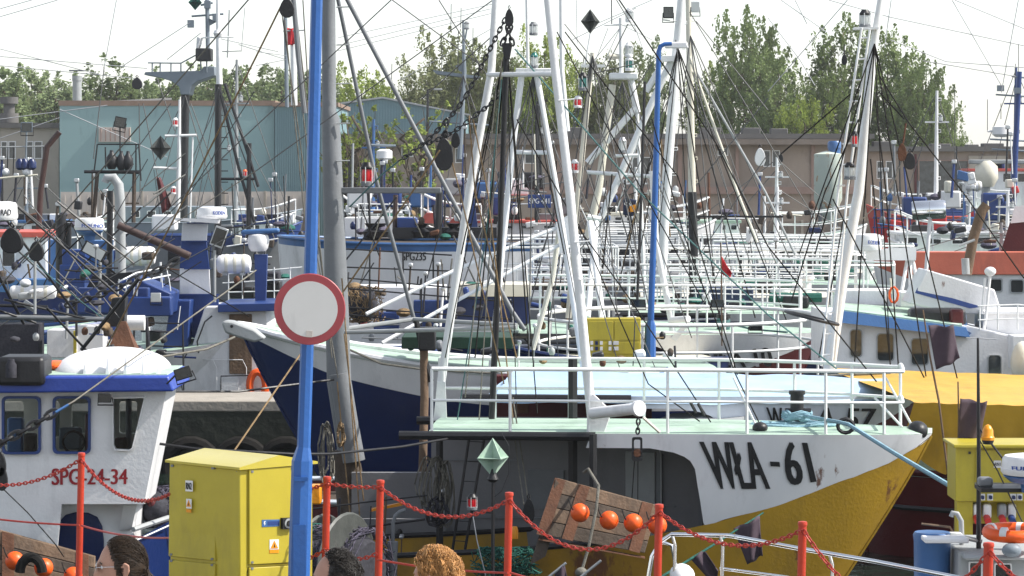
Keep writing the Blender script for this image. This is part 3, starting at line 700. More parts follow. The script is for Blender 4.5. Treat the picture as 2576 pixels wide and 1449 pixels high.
# low rusty bulwark plating aft of the bow, patched on the hull side
MB().grid(lambda u, v: H61.pt(2.2+6*u, BREAK(2.2+6*u)+.005+(1.1-BREAK(2.2+6*u))*v, 1)+H61.b*.008, 26, 6).build('rusty_plating', M['rust_hull'], w61, recalc=False)
# grey main mast with wooden foot, tripod tubes, crosstree
gm = w61
rod(gm, [(826,-80,32.0),(828,280,32.0),(832,300,32.0),(845,700,32.0),(853,960,32.0),(885,1160,32.0)], [34,36,46,58,62,64], M['grey'], 'mainmast', n=18)
rod(gm, [(868,1130,32.0),(895,1330,32.0)], [66,84], M['wood_dark'], 'mast_foot', n=16)
rod(gm, [(853,940,31.9),(890,1160,31.9)], [50,58], M['grey'], 'mast_sleeve', n=16)
for y in (18,113,211,311,405): rod(gm, [(846,y,31.9),(880,y-1,31.9)], 4, M['grey_light'], 'rung')
rod(gm, [(838,-60,32.2),(937,413,32.4),(954,483,32.4),(1044,812,32.6)], 10.5, M['grey'], 'tripod_leg', n=10)
rod(gm, [(850,-60,31.8),(874,0,31.8),(1124,477,31.4),(1288,783,31.0),(1320,830,30.9)], 12, M['grey'], 'tripod_leg', n=10)
MB().box(P(985,479,32.0), (S(250,32), .12, S(15,32))).build('crosstree', M['grey'], gm, bevel=.01)
rod(gm, [(874,826,32.0),(1041,803,32.4),(1300,818,31.0)], 11, M['grey_light'], 'gantry_tube', n=8); rod(gm, [(867,836,31.7),(1300,824,30.9)], 11, M['grey_light'], 'gantry_tube', n=8)
lantern(gm, 924, 438, 31.8, 34, 60, 'lamp_red', 'black')
rod(gm, [(935,822,32.3),(1300,850,32.3)], 0.5, M['grey'], 'wire')
for a in ((710,40,772,480),(716,50,782,700),(742,0,776,300),(762,0,800,640),(752,200,812,700),(770,480,850,950),(790,480,835,900)): rod(gm, [(a[0],a[1],31.4),(a[2],a[3],31.6)], 3.6, M['rope_grey'], 'halyard')
for a in ((860,700,905,1300),(866,840,915,1260),(848,960,880,1290)): rod(gm, [(a[0],a[1],31.5),(a[2],a[3],31.4)], 4, M['rope_tan'], 'halyard')
rod(gm, [(735,-40,31.2),(752,160,31.2),(766,285,31.2)], 13, M['grey'], 'derrick', n=8)
block(gm, 722, 20, 31.0, 36, 50)
# coils hung on the mast foot
def hank(root, x0, x1, y0, y1, D, n, m, w=3.5):
    b = MB()
    for k in range(n):
        cx = (x0+x1)/2+random.uniform(-.22,.22)*(x1-x0); wd = (x1-x0)*random.uniform(.22,.5); yt = y0+random.uniform(0,8); yb = y1-random.uniform(0,.25)*(y1-y0); pts = []
        for j in range(14):
            a = 2*math.pi*j/14; t = (1+math.cos(a))/2
            pts.append(P(cx+wd*math.sin(a)*(1-.55*t)+random.uniform(-2,2), yb+(yt-yb)*t, D+random.uniform(-.1,.1)))
        b.tube(pts, S(w, D)/2, 5, closed=True)
    return b.build('rope_coil', M[m], root)
hank(gm, 800, 842, 1060, 1230, 31.5, 9, 'rope_grey'); hank(gm, 846, 868, 1060, 1130, 31.4, 5, 'rope_tan')
hank(w61, 1040, 1130, 1145, 1300, 30.3, 9, 'rope_grey'); hank(w61, 1090, 1140, 1155, 1330, 30.3, 7, 'rope_grey'); hank(w61, 1075,1130, 1250, 1330, 30.25, 8, 'net_dark', 6)
rod(w61, [(1066,843,32.4),(1068,1000,32.4),(1063,1190,32.2)], 22, M['wood'], 'gallows_post', n=10)
MB().box(P(1075,852,32.3), (S(44,32), .16, S(60,32))).build('gallows_head', M['black'], w61, bevel=.02)
rod(w61, [(1046,800,32.4),(1062,880,32.4),(1085,960,32.4)], 16, M['black'], 'brace')
# black boom hanging beside the bipod
rod(w61, [(1275,112,30.6),(1262,480,30.6),(1248,840,30.6),(1236,1075,30.6)], [16,14,14,16], M['black'], 'boom', n=10)
MB().prism([P(1262,108,30.5), P(1290,108,30.5), P(1282,150,30.5), P(1268,150,30.5)], (0,.06,0)).build('boom_fork', M['black'], w61, bevel=.01)
block(w61, 1281, 45, 30.5, 22, 46); chain(w61, P(1276,66,30.5), P(1290,112,30.5), 0, .06, .012, M['black'], 'sling_chain'); chain(w61, P(1286,66,30.5), P(1262,112,30.5), 0, .06, .012, M['black'], 'sling_chain')
chain(w61, P(1272,46,30.5), P(1178,232,30.5), .0, .056, .0085, M['black'], 'warp_chain'); chain(w61, P(1178,232,30.5), P(1126,300,30.5), .02, .056, .0085, M['black'], 'warp_chain'); chain(w61, P(1126,300,30.5), P(1004,404,30.5), .04, .056, .0085, M['black'], 'warp_chain')
chain(w61, P(1280,212,30.7), P(1204,283,30.6), .03, .056, .008, M['black'], 'warp_chain'); chain(w61, P(1204,283,30.6), P(1062,364,30.6), .05, .056, .008, M['black'], 'warp_chain')
rod(w61, [(1004,404,30.5),(960,440,30.6),(880,520,31)], 4, M['rope_teal'], 'warp')
block(w61, 1117, 388, 30.4, 46, 84); block(w61, 1146, 352, 30.5, 22, 40); chain(w61, P(1124,300,30.4), P(1120,345,30.4), 0, .056, .009, M['black'], 'block_chain')
rod(w61, [(1106,378,30.3),(1037,483,30.4),(864,733,31.0)], 4.5, M['rope_tan'], 'warp'); rod(w61, [(864,733,31.0),(590,1133,28.5)], 4.5, M['rope_tan'], 'warp')
for a in ((1135,400,1157,483,1268,966),(1190,300,1227,483,1290,1050),(1180,290,1195,483,1300,900)): rod(w61, [(a[0],a[1],30.4),(a[2],a[3],30.45),(a[4],a[5],30.5)], 4, M['rope_tan'], 'fall_rope')
for a in ((1262,200,1222,600,1150,1060,'rope_teal'),(1262,150,1240,500,1205,1060,'rope_grey'),(1250,200,1212,600,1170,1000,'rope_grey')): rod(w61, [(a[0],a[1],30.5),(a[2],a[3],30.5),(a[4],a[5],30.45)], 3.6, M[a[6]], 'fall_rope')
for a in ((1185,1070,1130,1440),(1222,1080,1160,1440)): rod(w61, [(a[0],a[1],30.2),(a[2],a[3],30.2)], 8, M['black'], 'ladder_rail')
for k in range(7): rod(w61, [(1178-8*k,1110+50*k,30.2),(1214-8.8*k,1112+50*k,30.2)], 2.4, M['black'], 'ladder_rung')
block(w61, 1330, 1285, 29.4, 30, 62); rod(w61, [(1290,1000,30.2),(1318,1180,29.8),(1332,1290,29.4)], 4, M['rope_grey'], 'fall_rope')
rod(w61, [(1280,980,30.2),(1305,1180,29.8),(1318,1270,29.4)], 3, M['rope_grey'], 'fall_rope')
# standing rigging running to the bow
for a in (((1295,123,30.4),(1608,483,30.3),(1932,792,30.2),(2105,928,30.2),4.5,'rope_teal'), ((1401,80,29.8),(1500,270,29.8),(1618,483,29.9),(1770,760,30.0),3.4,'black_rope'),
          ((1421,80,29.8),(1560,262,29.8),(1705,443,29.9),(1855,943,30.0),3.6,'black_rope'), ((1455,563,29.7),(1540,760,29.7),(1631,966,29.8),(1760,1060,29.9),3.6,'black_rope'),
          ((1551,-10,30),(1801,360,30),(1932,620,30),(2205,960,30.1),4,'black_rope'), ((1640,300,30),(1720,590,30),(1851,943,30),(1912,1068,30),3.6,'black_rope'),
          ((1330,200,29.8),(1360,340,29.8),(1388,483,29.8),(1420,640,29.8),3.6,'black_rope'), ((1300,300,30.3),(1460,580,30.2),(1590,760,30.2),(1788,1062,30.0),3.6,'black_rope')):
    rod(w61, list(a[:4]), a[4], M[a[5]], 'forestay')
for (x, y) in ((1772,1045),(1752,1040)): MB().tube([P(x-16,y-30,29.9), P(x,y,29.9)], .018, 6).build('turnbuckle', M['black'], w61)
rod(w61, [(1984,-10,30.2),(740,300,31.4)], 0, M['wire'], 'wire') if False else None
for a in ((984,0,644,317),(984,-2,1204,160),(1104,0,1207,163),(1240,0,644,430),(1250,80,1060,250),(1207,163,1262,240)): rod(w61, [(a[0],a[1],31),(a[2],a[3],31)], 3.2, M['wire'], 'stay')
rod(w61, [(644,317,31),(430,520,31)], 3.2, M['wire'], 'stay'); rod(w61, [(644,430,31),(240,690,31)], 2.6, M['rope_grey'], 'stay')
# black hoses between the boats
rod(w61, [(398,1116,27.4),(493,1129,27.4),(735,1142,27.6),(830,1142,28),(1010,1124,29),(1244,1083,30)], 6.5, M['black'], 'hose', n=8)
rod(w61, [(787,1280,30.2),(930,1262,30.2),(1075,1246,30.2)], 4.5, M['black'], 'hose'); rod(w61, [(920,1326,30.1),(1070,1306,30.1)], 7, M['black'], 'pipe_rail'); rod(w61, [(420,985,30),(600,985,31),(840,955,31.5)], 6, M['black'], 'hose')
MB().box(P(1000,1252,31.8), (S(230,31.8), .1, S(128,31.8))).build('casing', M['grey_wall'], w61)
MB().box(P(1000,1380,31.4), (S(240,31.4), .1, S(150,31.4))).build('casing', M['grey_wall'], w61)
rod(w61, [(985,1470,29.6),(988,1362,29.6)], 27, M['grey'], 'exhaust_silencer', n=12); rod(w61, [(988,1362,29.6),(989,1315,29.6),(994,1298,29.6),(1006,1287,29.6),(1020,1283,29.6)], 10, M['grey'], 'exhaust_pipe', n=10)
MB().hexa([P(930,1288,30.6), P(1012,1272,30.6), P(1016,1268,31), P(934,1283,31), P(932,1282,30.6), P(1012,1264,30.6), P(1016,1262,31), P(934,1278,31)]).build('hatch_coaming', M['buoy_amber'], w61)
MB().box(P(795,1243,29.0), (S(28,29), .2, S(48,29))).build('deck_box', M['buoy_amber'], w61, bevel=.02)
# net drum with a wound net
nd = thing('net_drum', 'steel net drum wound with green and violet netting behind the red posts', 'net drum', P(850,1470,29.2))
for dx, D in ((0,28.9),(-62,29.7)):
    MB().lathe([(.04,-.02),(.54,-.02),(.56,0),(.54,.02),(.04,.02)], P(872+dx,1430,D), (.88,-.47,0), 30).build('flange', M['iron_dark'], nd)
dc = P(830,1432,29.25); ax = V((.88,-.47,0)).normalized()
MB().lathe([(.33,-.5),(.40,-.3),(.42,0),(.40,.3),(.30,.48)], dc, ax, 24).build('wound_net', M['net_dark'], nd)
def shag(root, c, ax, r0, L, n, m, name, wr=.006):
    b = MB(); u = ax.orthogonal().normalized(); w = ax.cross(u)
    for k in range(n):
        a = random.uniform(0, 6.28); t = random.uniform(-L, L); p = []
        for j in range(4):
            aa = a+j*.16*random.choice((-1,1)); rr = r0+random.uniform(0,.05); p.append(c+ax*(t+j*.03*random.choice((-1,1)))+(u*math.cos(aa)+w*math.sin(aa))*rr)
        b.tube(p, wr, 3)
    return tag(b.build(name, M[m], root), kind='stuff')
shag(nd, dc+ax*.15, ax, .41, .3, 420, 'net_violet', 'loose_twine'); shag(nd, dc-ax*.28, ax, .40, .16, 320, 'net_green', 'loose_twine', .008)
gn = thing('green_net', 'small heap of green netting on the deck beside the red lamp', 'net', P(1270,1425,29.2))
tag(shag(gn, P(1275,1412,29.2), V((1,0,0)), .10, .28, 260, 'net_green', 'twine', .007), kind='stuff')
# deck lamp mast with green diamond and red lamp
rod(w61, [(1240,1205,28.5),(1240,1449,28.5),(1240,1510,28.5)], [9,9,9], M['black'], 'lamp_post', n=8)
diamond(w61, 1240, 1152, 28.5, 82, 100, 'mint'); MB().lathe([(.03,0),(.06,.03),(.015,.13)], P(1240,1213,28.5), n=10).build('reflector_socket', M['black'], w61)
rod(w61, [(1262,1090,28.6),(1280,1120,28.5),(1280,1190,28.5),(1262,1235,28.5),(1244,1250,28.5)], 2, M['black'], 'lamp_cable', n=5)
lantern(w61, 1188, 1262, 28.45, 26, 40, 'lamp_red', 'black'); rod(w61, [(1190,1300,28.5),(1200,1360,28.5),(1222,1449,28.5)], 3, M['wire_pale'], 'lamp_cable', n=5); rod(w61, [(1188,1282,28.45),(1196,1288,28.5),(1240,1290,28.5)], 4, M['black'], 'lamp_arm')
MB().lathe([(S(9,28.8),0),(S(9,28.8),.08),(S(6,28.8),.12)], P(1295,1355,28.8), n=12).build('beacon', M['buoy_amber'], w61)
# --- trawl boards with orange floats
def trawl_board(label, poly, D, dD, floats, thick=.07, nplank=4):
    """poly: top left, top right, bottom right, bottom left"""
    t = thing('trawl_board', label, 'trawl board', P(poly[3][0], poly[3][1], D)); a, b, c, d = [P(x, y, D+(dD if i in (0,1) else 0)) for i, (x, y) in enumerate(poly)]
    for k in range(nplank):
        f0, f1 = k/nplank+.006, (k+1)/nplank-.006
        MB().prism([a.lerp(d,f0), b.lerp(c,f0), b.lerp(c,f1), a.lerp(d,f1)], (0, thick, 0)).build('plank', M['wood'] if k % 2 == 0 else M['wood_dark'], t, bevel=.006)
    for f in (.03,.27,.9):
        p, q = a.lerp(b,f), d.lerp(c,f); w = (b-a).normalized()*.055
        MB().prism([p-w, p+w, q+w, q-w], (0,-.012,0)).build('iron_strap', M['rust'], t)
    e = [a.lerp(d,.98), b.lerp(c,.98), c, d]; MB().prism([p+V((0,-.02,-.05)) for p in e], (0, thick+.03, 0)).build('iron_shoe', M['rust'], t)
    return t
tb1 = trawl_board('weathered wooden trawl board slung at the side of boat WŁA-61', [(1402,1203),(1655,1272),(1622,1392),(1355,1345)], 28.5, .25, None)
MB().prism([P(1398,1205,28.72), P(1425,1240,28.72), P(1372,1400,28.5), P(1335,1420,28.5)], (0,.1,0)).build('board_edge', M['wood_dark'], tb1)
FG = None
for x, y, lab in ((1459,1290,'orange net float hung highest and leftmost on the right-hand trawl board'),(1532,1309,'second orange net float along the right-hand trawl board'),(1593,1316,'third orange net float along the right-hand trawl board'),(1654,1322,'orange net float partly hidden by a red post'),
                  (37,1411,'orange net float at the left edge on the left-hand trawl board'),(110,1428,'orange net float beside the rope ring on the left-hand trawl board'),(184,1450,'orange net float lowest on the left-hand trawl board by the red post')):
    D = 28.3 if x > 1000 else 26.0; c = P(x, y, D); t = thing('net_float', lab, 'float', c-V((0,0,S(24,D))), 'orange net floats')
    MB().ell(c, S(24,D), S(24,D), S(24,D), 20, 14).build('ball', M['orange'], t)
    rod(t, [(x-18,y-8,D-.09),(x-24,y-20,D-.06),(x-28,y-34,D+.1)], 3.5, M['black_rope'], 'lanyard')
rl = thing('sling_rope', 'thick grey rope over the trawl board knotted below it', 'rope', P(1460,1449,28.0))
rod(rl, [(1468,1188,28.9),(1480,1180,28.85),(1506,1222,28.3),(1500,1280,28.2),(1480,1380,28.15),(1462,1440,28.1)], 8, M['rope_grey'], 'line', n=7)
MB().ell(P(1462,1440,28.1), .06, .05, .05).build('knot', M['rope_grey'], rl)
# ------------------------------------------------------------------ the fleet behind
def plainhull(label, bow, heading, L, half, zd, bands, rake=.7, rise=.5, fore=5, deck='mint', name='fishing_boat', flare=.5):
    """bands: list of (h0, h1, material, part name)"""
    H = Hull(bow, heading, L, half, fore=fore, zdeck=zd, rise=rise, rake=rake, flare=flare)
    root = thing(name, label, 'boat', V((bow.x, bow.y, ZW))); out = {}
    for side in (1, -1):
        for (h0, h1, m, nm) in bands:
            k0 = h0 if callable(h0) else (lambda d, q=h0: q); k1 = h1 if callable(h1) else (lambda d, q=h1: q)
            g = MB().grid(lambda u, v: H.pt(L*u**1.3, k0(L*u**1.3)+(k1(L*u**1.3)-k0(L*u**1.3))*v, side), 30, 5); g.build(nm, M[m], root, recalc=False)
            if side == 1: out[nm] = g
    MB().grid(lambda u, v: H.pt(L, 1.1*v, 1).lerp(H.pt(L, 1.1*v, -1), u), 6, 3).build('transom', M[bands[0][2]], root, recalc=False)
    MB().grid(lambda u, v: H.deckpt(L*u**1.3, 2*v-1, .06)-V((0,0,.05)), 24, 8).build('deck', M[deck], root, recalc=False)
    for side in (1, -1): MB().tube([H.pt(L*(k/20)**1.3, 0, side) for k in range(21)], .035, 6).build('gunwale', M[bands[0][2]], root)
    MB().tube([H.pt(0, k*.16, 1) for k in range(8)], .025, 6).build('stem', M[bands[-1][2]], root)
    return root, H, out
def house(root, x0, x1, y0, y1, D, depth, m, roofm=None, wins=(), fm='white_clean', slant=0, name='wheelhouse', over=6, rt=7, tilt=0, wb=None):
    """cabin box whose near face spans the picture rectangle at depth D; windows as picture rectangles"""
    a, b, c, d = P(x0, y0, D), P(x1, y0+tilt, D), P(x1-slant, y1+tilt, D), P(x0+slant*0, y1, D)
    w = MB().prism([a, b, c, d], (0, depth, 0)); o = w.build(name, M[m], root, bevel=.012); bv = w.bvh()
    if roofm:
        MB().prism([P(x0-over,y0-rt,D-.08), P(x1+over,y0-rt+tilt,D-.08), P(x1+over,y0+tilt+1,D-.08), P(x0-over,y0+1,D-.08)], (0, depth+.16, 0)).build('cabin_roof', M[roofm], root, bevel=.01)
    for wn_ in wins: window(bv, rrect(*wn_[:4], r=(wn_[4] if len(wn_) > 4 else 3)), wb or max(1.5, min(3, (wn_[2]-wn_[0])*.08)), root, M[fm])
    return o, bv
def mast(root, pts, D, w, m, n=10, rungs=0, name='mast', side=1):
    rod(root, [(p[0], p[1], D) for p in pts], w, M[m], name, n=n)
    (x0, y0), (x1, y1) = pts[0], pts[-1]
    for k in range(rungs):
        t = (k+.5)/rungs; x, y = x0+(x1-x0)*t, y0+(y1-y0)*t
        wd = (w if not isinstance(w, (list, tuple)) else w[0])
        rod(root, [(x, y, D-.02), (x+side*(wd*.5+7), y-1, D-.02), (x+side*(wd*.5+7), y+6, D-.02), (x+side*wd*.4, y+6, D-.02)], 2.2, M[m], 'rung', n=4)
def wires(root, L, D, w=2.2, m='wire', name='stay'):
    for a in L: rod(root, [(a[0],a[1],D),(a[2],a[3],D)], w, M[m], name, n=4)
# WŁA-57, its foredeck under a pale blue tarpaulin
w57, H57, n57, _ = cutter('white fishing boat lettered WŁA-57 just behind the rusty yellow one', PZ(2318, .44, 35.4), math.radians(-6), 'maroon', L=8, half=1.5, rails=False, flare=.06, upper='pale_hull', deck='tarp_blue')
lettering('W', n57.bvh(), [(1926,1024),(1966,1025),(1974,1079),(1936,1078)], M['letter_black'], w57, bold=.03, lift=.014, cuts=1)
lettering('A-57', n57.bvh(), [(2052,1024),(2204,1027),(2196,1080),(2046,1078)], M['letter_black'], w57, bold=.03, lift=.014, cuts=1)
tp = thing('deck_tarpaulin', 'pale blue tarpaulin spread over the foredeck of boat WŁA-57', 'tarpaulin', PZ(1850, .55, 37))
def tarp(u, v):
    d = .45+4.6*u; f = (2*v-1)*1.012; p = H57.deckpt(d, max(-1, min(1, f)), .10)+H57.b*(f-max(-1, min(1, f)))*2-V((0,0,.10 if abs(f) > 1.005 else 0))
    return p+V((0, 0, .015+.025*noise.noise(V((d*2.2, f*3, 0)))+.05*math.exp(-((f+.2-.1*math.sin(d*2))**2)*30)))
MB().grid(tarp, 60, 26).build('cover', M['tarp_blue'], tp, recalc=False)
for k, (a, b) in enumerate((((1330,940),(2000,948)),((1480,955),(2240,938)),((1560,1000),(1680,925)))): rod(tp, [(a[0],a[1],36.2),((a[0]+b[0])/2,(a[1]+b[1])/2+8,36.4),(b[0],b[1],36.6)], 7, M['rope_grey'] if k < 2 else M['blue'], 'lashing')
house(w57, 1240, 1640, 945, 1070, 36.3, .3, 'maroon', name='bulwark')
MB().hexa([P(1640,1068,34.0), P(1860,1075,34.0), P(1885,1030,34.8), P(1690,1045,34.8), P(1640,1062,34.0), P(1860,1069,34.0), P(1885,1025,34.8), P(1690,1040,34.8)]).build('hatch_cover', M['grey_light'], w57)
house(w57, 1300, 1330, 965, 1040, 35.6, .2, 'rust', name='locker')
# bipod and tubes of WŁA-57
rod(w57, [(1325,-40,37),(1328,170,37)], 8.5, M['white_tube'], 'topmast', n=8); MB().box(P(1342,180,37), (S(90,37), .3, S(15,37))).build('mast_platform', M['white_tube'], w57, bevel=.01)
rod(w57, [(1312,190,37),(1290,370,37),(1262,640,37),(1235,940,37)], 16, M['white_tube'], 'mast_leg', n=12); rod(w57, [(1350,190,37),(1400,483,37),(1470,940,37)], 16, M['white_tube'], 'mast_leg', n=12)
rod(w57, [(1286,382,37),(1385,384,37)], 11, M['white_tube'], 'crossbar', n=8); lantern(w57, 1342, 72, 36.9, 22, 34); lantern(w57, 1344, 152, 36.9, 20, 40, 'lamp_clear', 'lamp_green'); 
rod(w57, [(921,790,36.5),(1144,680,37),(1430,560,37.5)], 9.5, M['white_tube'], 'derrick_boom', n=8); rod(w57, [(961,863,36.5),(1137,763,37),(1436,600,37.5)], 9.5, M['white_tube'], 'derrick_boom', n=8)
rod(w57, [(1412,-20,38),(1414,180,38),(1428,330,38)], 12, M['white_tube'], 'topmast', n=8)
MB().prism([P(1398,560,37.4), P(1432,540,37.4), P(1445,600,37.4), P(1410,640,37.4)], (0,.1,0)).build('boom_head', M['white_tube'], w57)
rod(w57, [(1411,546,37.6),(1390,700,37.6),(1340,880,37.6)], 13, M['cream'], 'boom', n=8)
# WŁA-10 and the cutters moored alongside, bows to the right
w10, H10, n10, _ = cutter('white fishing boat lettered WŁA-10 behind the pale blue tarpaulin', PZ(2062, .52, 49.0), math.radians(-7), 'maroon', L=12, half=2.3, railh=.8)
lettering('WŁA-10', n10.bvh(), [(1745,888),(1936,872),(1946,922),(1755,924)], M['letter_black'], w10, bold=.035, lift=.02, cuts=1)
rod(w10, [(1640,430,47.5),(1651,616,47.5),(1688,803,47.5),(1694,850,47.5)], [14,15,17,17], M['white_tube'], 'mast_leg', n=10)
rod(w10, [(1690,805,47.3),(1732,802,47.0)], 17, M['white_tube'], 'bracket_arm', n=10); MB().prism([P(1688,850,47.3), P(1735,800,47.2), P(1735,815,47.2), P(1700,860,47.3)], (0,.06,0)).build('leg_bracket', M['white_tube'], w10)
MB().tube([P(1820,830,48.4)+V((.09*math.cos(k*.5), .09*math.sin(k*.5), -.05+.004*k)) for k in range(60)], .028, 5).build('mooring_turns', M['rope_teal'], w10)
MB().lathe([(.09,-.2),(.09,.3),(.12,.3),(.12,.36)], P(1820,845,48.4), n=10).build('bollard', M['black'], w10); rod(w10, [(1826,812,48.3),(1890,828,47),(1980,836,46)], 5, M['rope_teal'], 'mooring_line')
# big white ring rail nearest of the fleet, on a pole boat
ring = [P(1355+(2060-1355)*(.5-.5*math.cos(a)), 795+24*math.sin(a), 45.6-1.3*math.sin(a)) for a in [2*math.pi*k/48 for k in range(48)]]
MB().tube([p+V((0,0,.0)) for p in ring], .03, 8, closed=True).build('ring_rail', M['rail_white'], w10)
MB().tube([p-V((0,0,.42)) for p in ring], .022, 8, closed=True).build('ring_rail', M['rail_white'], w10)
for k in range(0, 48, 5): MB().tube([ring[k], ring[k]-V((0,0,.95))], .022, 6).build('rail_post', M['rail_white'], w10)
for x, y in ((1607,763),(1804,763),(1900,822)): floodlight(w10, x, y, 45.0, 33, 20)
for i, (xb, D, hdg, low, lab, z, L) in enumerate((
    (2290,56.0,-6,'navy','white fishing boat whose railed bow lies just behind boat WŁA-10',.5,13),
    (2190,63.0,-5,'maroon','white railed fishing boat third back in the row behind boat WŁA-10',.5,13),
    (2330,70.0,-6,'blue_mid','white railed fishing boat moored beside the red pennant, fourth in its row',.5,13),
    (2250,78.0,-5,'navy','white railed fishing boat farthest back in the row of railed bows',.55,13))):
    r, H, n, _ = cutter(lab, PZ(xb, z, D), math.radians(hdg), low, L=L, half=2.3, railh=.9, deck=('mint','cream','mint','cream')[i])
    for k in range(3):
        c = H.deckpt(1.4+k*1.1, .1*k-.1); MB().lathe([(.13,0),(.13,.25),(.2,.28),(.2,.34)], c, n=10).build('deck_vent', M['white_clean'], r)
    c = H.deckpt(3.6, 0); MB().box(c+V((0,0,.18)), (1.1,.9,.36)).build('hatch', M['white_clean'] if i % 2 else M['tarp_navy'], r, bevel=.03)
    c = H.deckpt(2.2, .3); MB().box(c+V((0,0,.12)), (.5,.3,.24)).build('winch', M['black'], r, bevel=.05); MB().tube([c+V((-.5,0,.2)), c+V((.5,0,.2))], .09, 8).build('winch_drum', M['net_green'], r)
    # second run of rails on the cabin top behind
    MB().box(H.deckpt(6.9, 0)+V((0,0,-.25)), (2.3, 2.6, .9)).build('cabin', M[('grey','wood_dark','grey_wall','black')[i]], r, bevel=.06)
    p0 = H.deckpt(6.8, 0)+V((0,0,.35)); railing(r, [p0+V((-1.1,-1.4,0)), p0+V((0,-1.4,0)), p0+V((1.1,-1.4,0)), p0+V((1.1,0,0)), p0+V((1.1,1.4,0)), p0+V((-1.1,1.4,0))], .8, post_every=.5)
    if i == 0: rA = r
    if i == 1: rB = r
    if i == 2: rC = r
    if i == 3: rD = r
rA_, rB_, rC_ = rA, rB, rC
# masts of the row
mast(rA, [(1718,-40),(1701,147),(1675,483),(1662,720)], 54, [20,24,25,27], 'white_tube', 14, 12, side=1)
rod(rA, [(1690,150,53.9),(1621,300,53.9),(1541,483,53.9),(1500,575,53.9)], 18, M['white_tube'], 'mast_strut', n=10); MB().box(P(1684,148,53.8), (S(50,54), .2, S(14,54))).build('strut_head', M['white_tube'], rA)
rod(rA, [(1655,180,53.9),(1625,230,53.9)], 16, M['white_tube'], 'mast_strut', n=10)
floodlight(rA, 1681, 32, 53.5, 26, 30, 'black'); rod(rA, [(1668,50,53.5),(1705,54,53.6)], 4, M['white_tube'], 'lamp_arm'); floodlight(rA, 1749, 18, 53.5, 22, 28, 'lamp_metal', face=1)
mast(rB, [(1731,-40),(1738,300),(1741,483)], 60, [15,18,20], 'cream', 10, 9, side=1); mast(rB, [(1741,483),(1744,600),(1746,760)], 60, 24, 'black', 10, 0, name='mast_base')
rod(rB, [(1735,143,59.8),(1855,483,59.5),(1905,610,59.3)], 7, M['cream'], 'boom', n=8); rod(rB, [(1738,157,59.8),(1925,483,59.5),(2000,640,59.3)], 6, M['grey_light'], 'boom', n=8)
MB().box(P(1850,545,59.4), (S(240,59.4), .06, S(5,59.4))).build('spar', M['black'], rB)
mast(rC, [(1491,133),(1455,483),(1430,800)], 44.9, [13,15,16], 'cream', 10, 0)
MB().box(P(1492,166,44.9), (S(60,45), .12, S(7,45))).build('crosstree', M['white_tube'], rC); lantern(rC, 1467, 205, 44.8, 24, 46, 'lamp_green', 'black'); lantern(rC, 1454, 256, 44.8, 22, 30, 'lamp_red', 'white_clean'); lantern(rC, 1446, 418, 44.8, 20, 34, 'lamp_red', 'white_clean')
rod(rC, [(1485,85,44.9),(1471,166,44.9)], 5, M['white_tube'], 'reflector_pole'); diamond(rC, 1485, 54, 44.9, 50, 62)
mast(rD, [(1541,213),(1505,483),(1478,600)], 58, [19,20,20], 'cream', 10, 0, name='mast_leg'); rod(rD, [(1586,195,58),(1603,283,58)], 18, M['white_tube'], 'mast_leg', n=10)
rod(rD, [(1600,270,58),(1478,410,58)], 18, M['white_tube'], 'mast_brace', n=10); MB().box(P(1568,192,58), (S(70,58), .5, S(16,58))).build('mast_platform', M['white_tube'], rD, bevel=.02)
rod(rD, [(1562,45,58),(1563,190,58)], 11, M['white_tube'], 'topmast', n=8); rod(rD, [(1520,63,58),(1600,62,58)], 5, M['white_tube'], 'yard'); rod(rD, [(1538,-5,58),(1539,62,58)], 3, M['black'], 'aerial')
for x, y, g in ((1584,38,'lamp_clear'),(1582,125,'lamp_clear'),(1583,160,'lamp_green')): lantern(rD, x, y, 57.8, 22, 36, g, 'white_clean')
MB().lathe([(S(10,58),0),(S(5,58),.25),(S(4,58),.3)], P(1532,142,58), (1,.1,0), 12).build('horn', M['cream'], rD)
mast(rD, [(1603,283),(1620,700),(1635,900)], 58, [9,10,11], 'white_tube', 8, 0, name='mast_leg')
rod(rA, [(1475,433,54),(1660,445,54)], 10, M['white_tube'], 'crossbar', n=8); rod(rA, [(1478,545,52),(1512,552,52)], 14, M['white_tube'], 'crossbar', n=8)
rod(rA, [(1485,560,50),(1528,900,47)], 17, M['white_tube'], 'mast_leg', n=10); rod(rA, [(1500,560,51),(1478,800,49)], 15, M['white_tube'], 'mast_leg', n=10)
lantern(rA, 1566, 365, 53, 20, 40, 'lamp_clear', 'lamp_metal'); rod(rA, [(1545,392,53),(1605,390,53)], 9, M['white_tube'], 'lamp_bracket')
rod(rC, [(1622,205,46),(1614,480,46),(1603,760,46)], 8, M['black'], 'spar', n=6)
wires(rA, [(1551,0,1600,80),(1420,60,1500,160),(1690,230,1560,520),(1640,160,1410,520),(1580,60,1460,300),(1751,53,1932,277),(1741,180,1830,483),(1700,100,1760,640),(1580,200,1720,620),(1500,300,1640,640),(1932,247,1751,467),(1830,640,1700,900),(1600,450,1450,640)], 50, 2.6)
wires(rB, [(1560,300,1700,560),(1735,200,1900,700),(1740,220,2000,760),(1735,30,2080,600),(1480,420,1560,720),(1470,140,1440,330),(1690,620,1860,700),(1932,387,1760,640),(1965,387,2139,237)], 58, 2.4)
wires(rC, [(1300,380,1360,560),(1350,300,1420,520),(1310,420,1260,640),(1440,330,1520,560),(1470,190,1600,160),(1290,470,1420,430)], 45, 2.6)
block(rB, 1912, 395, 58.5, 26, 46, 'white_clean'); block(rB, 1964, 398, 58.5, 12, 22)
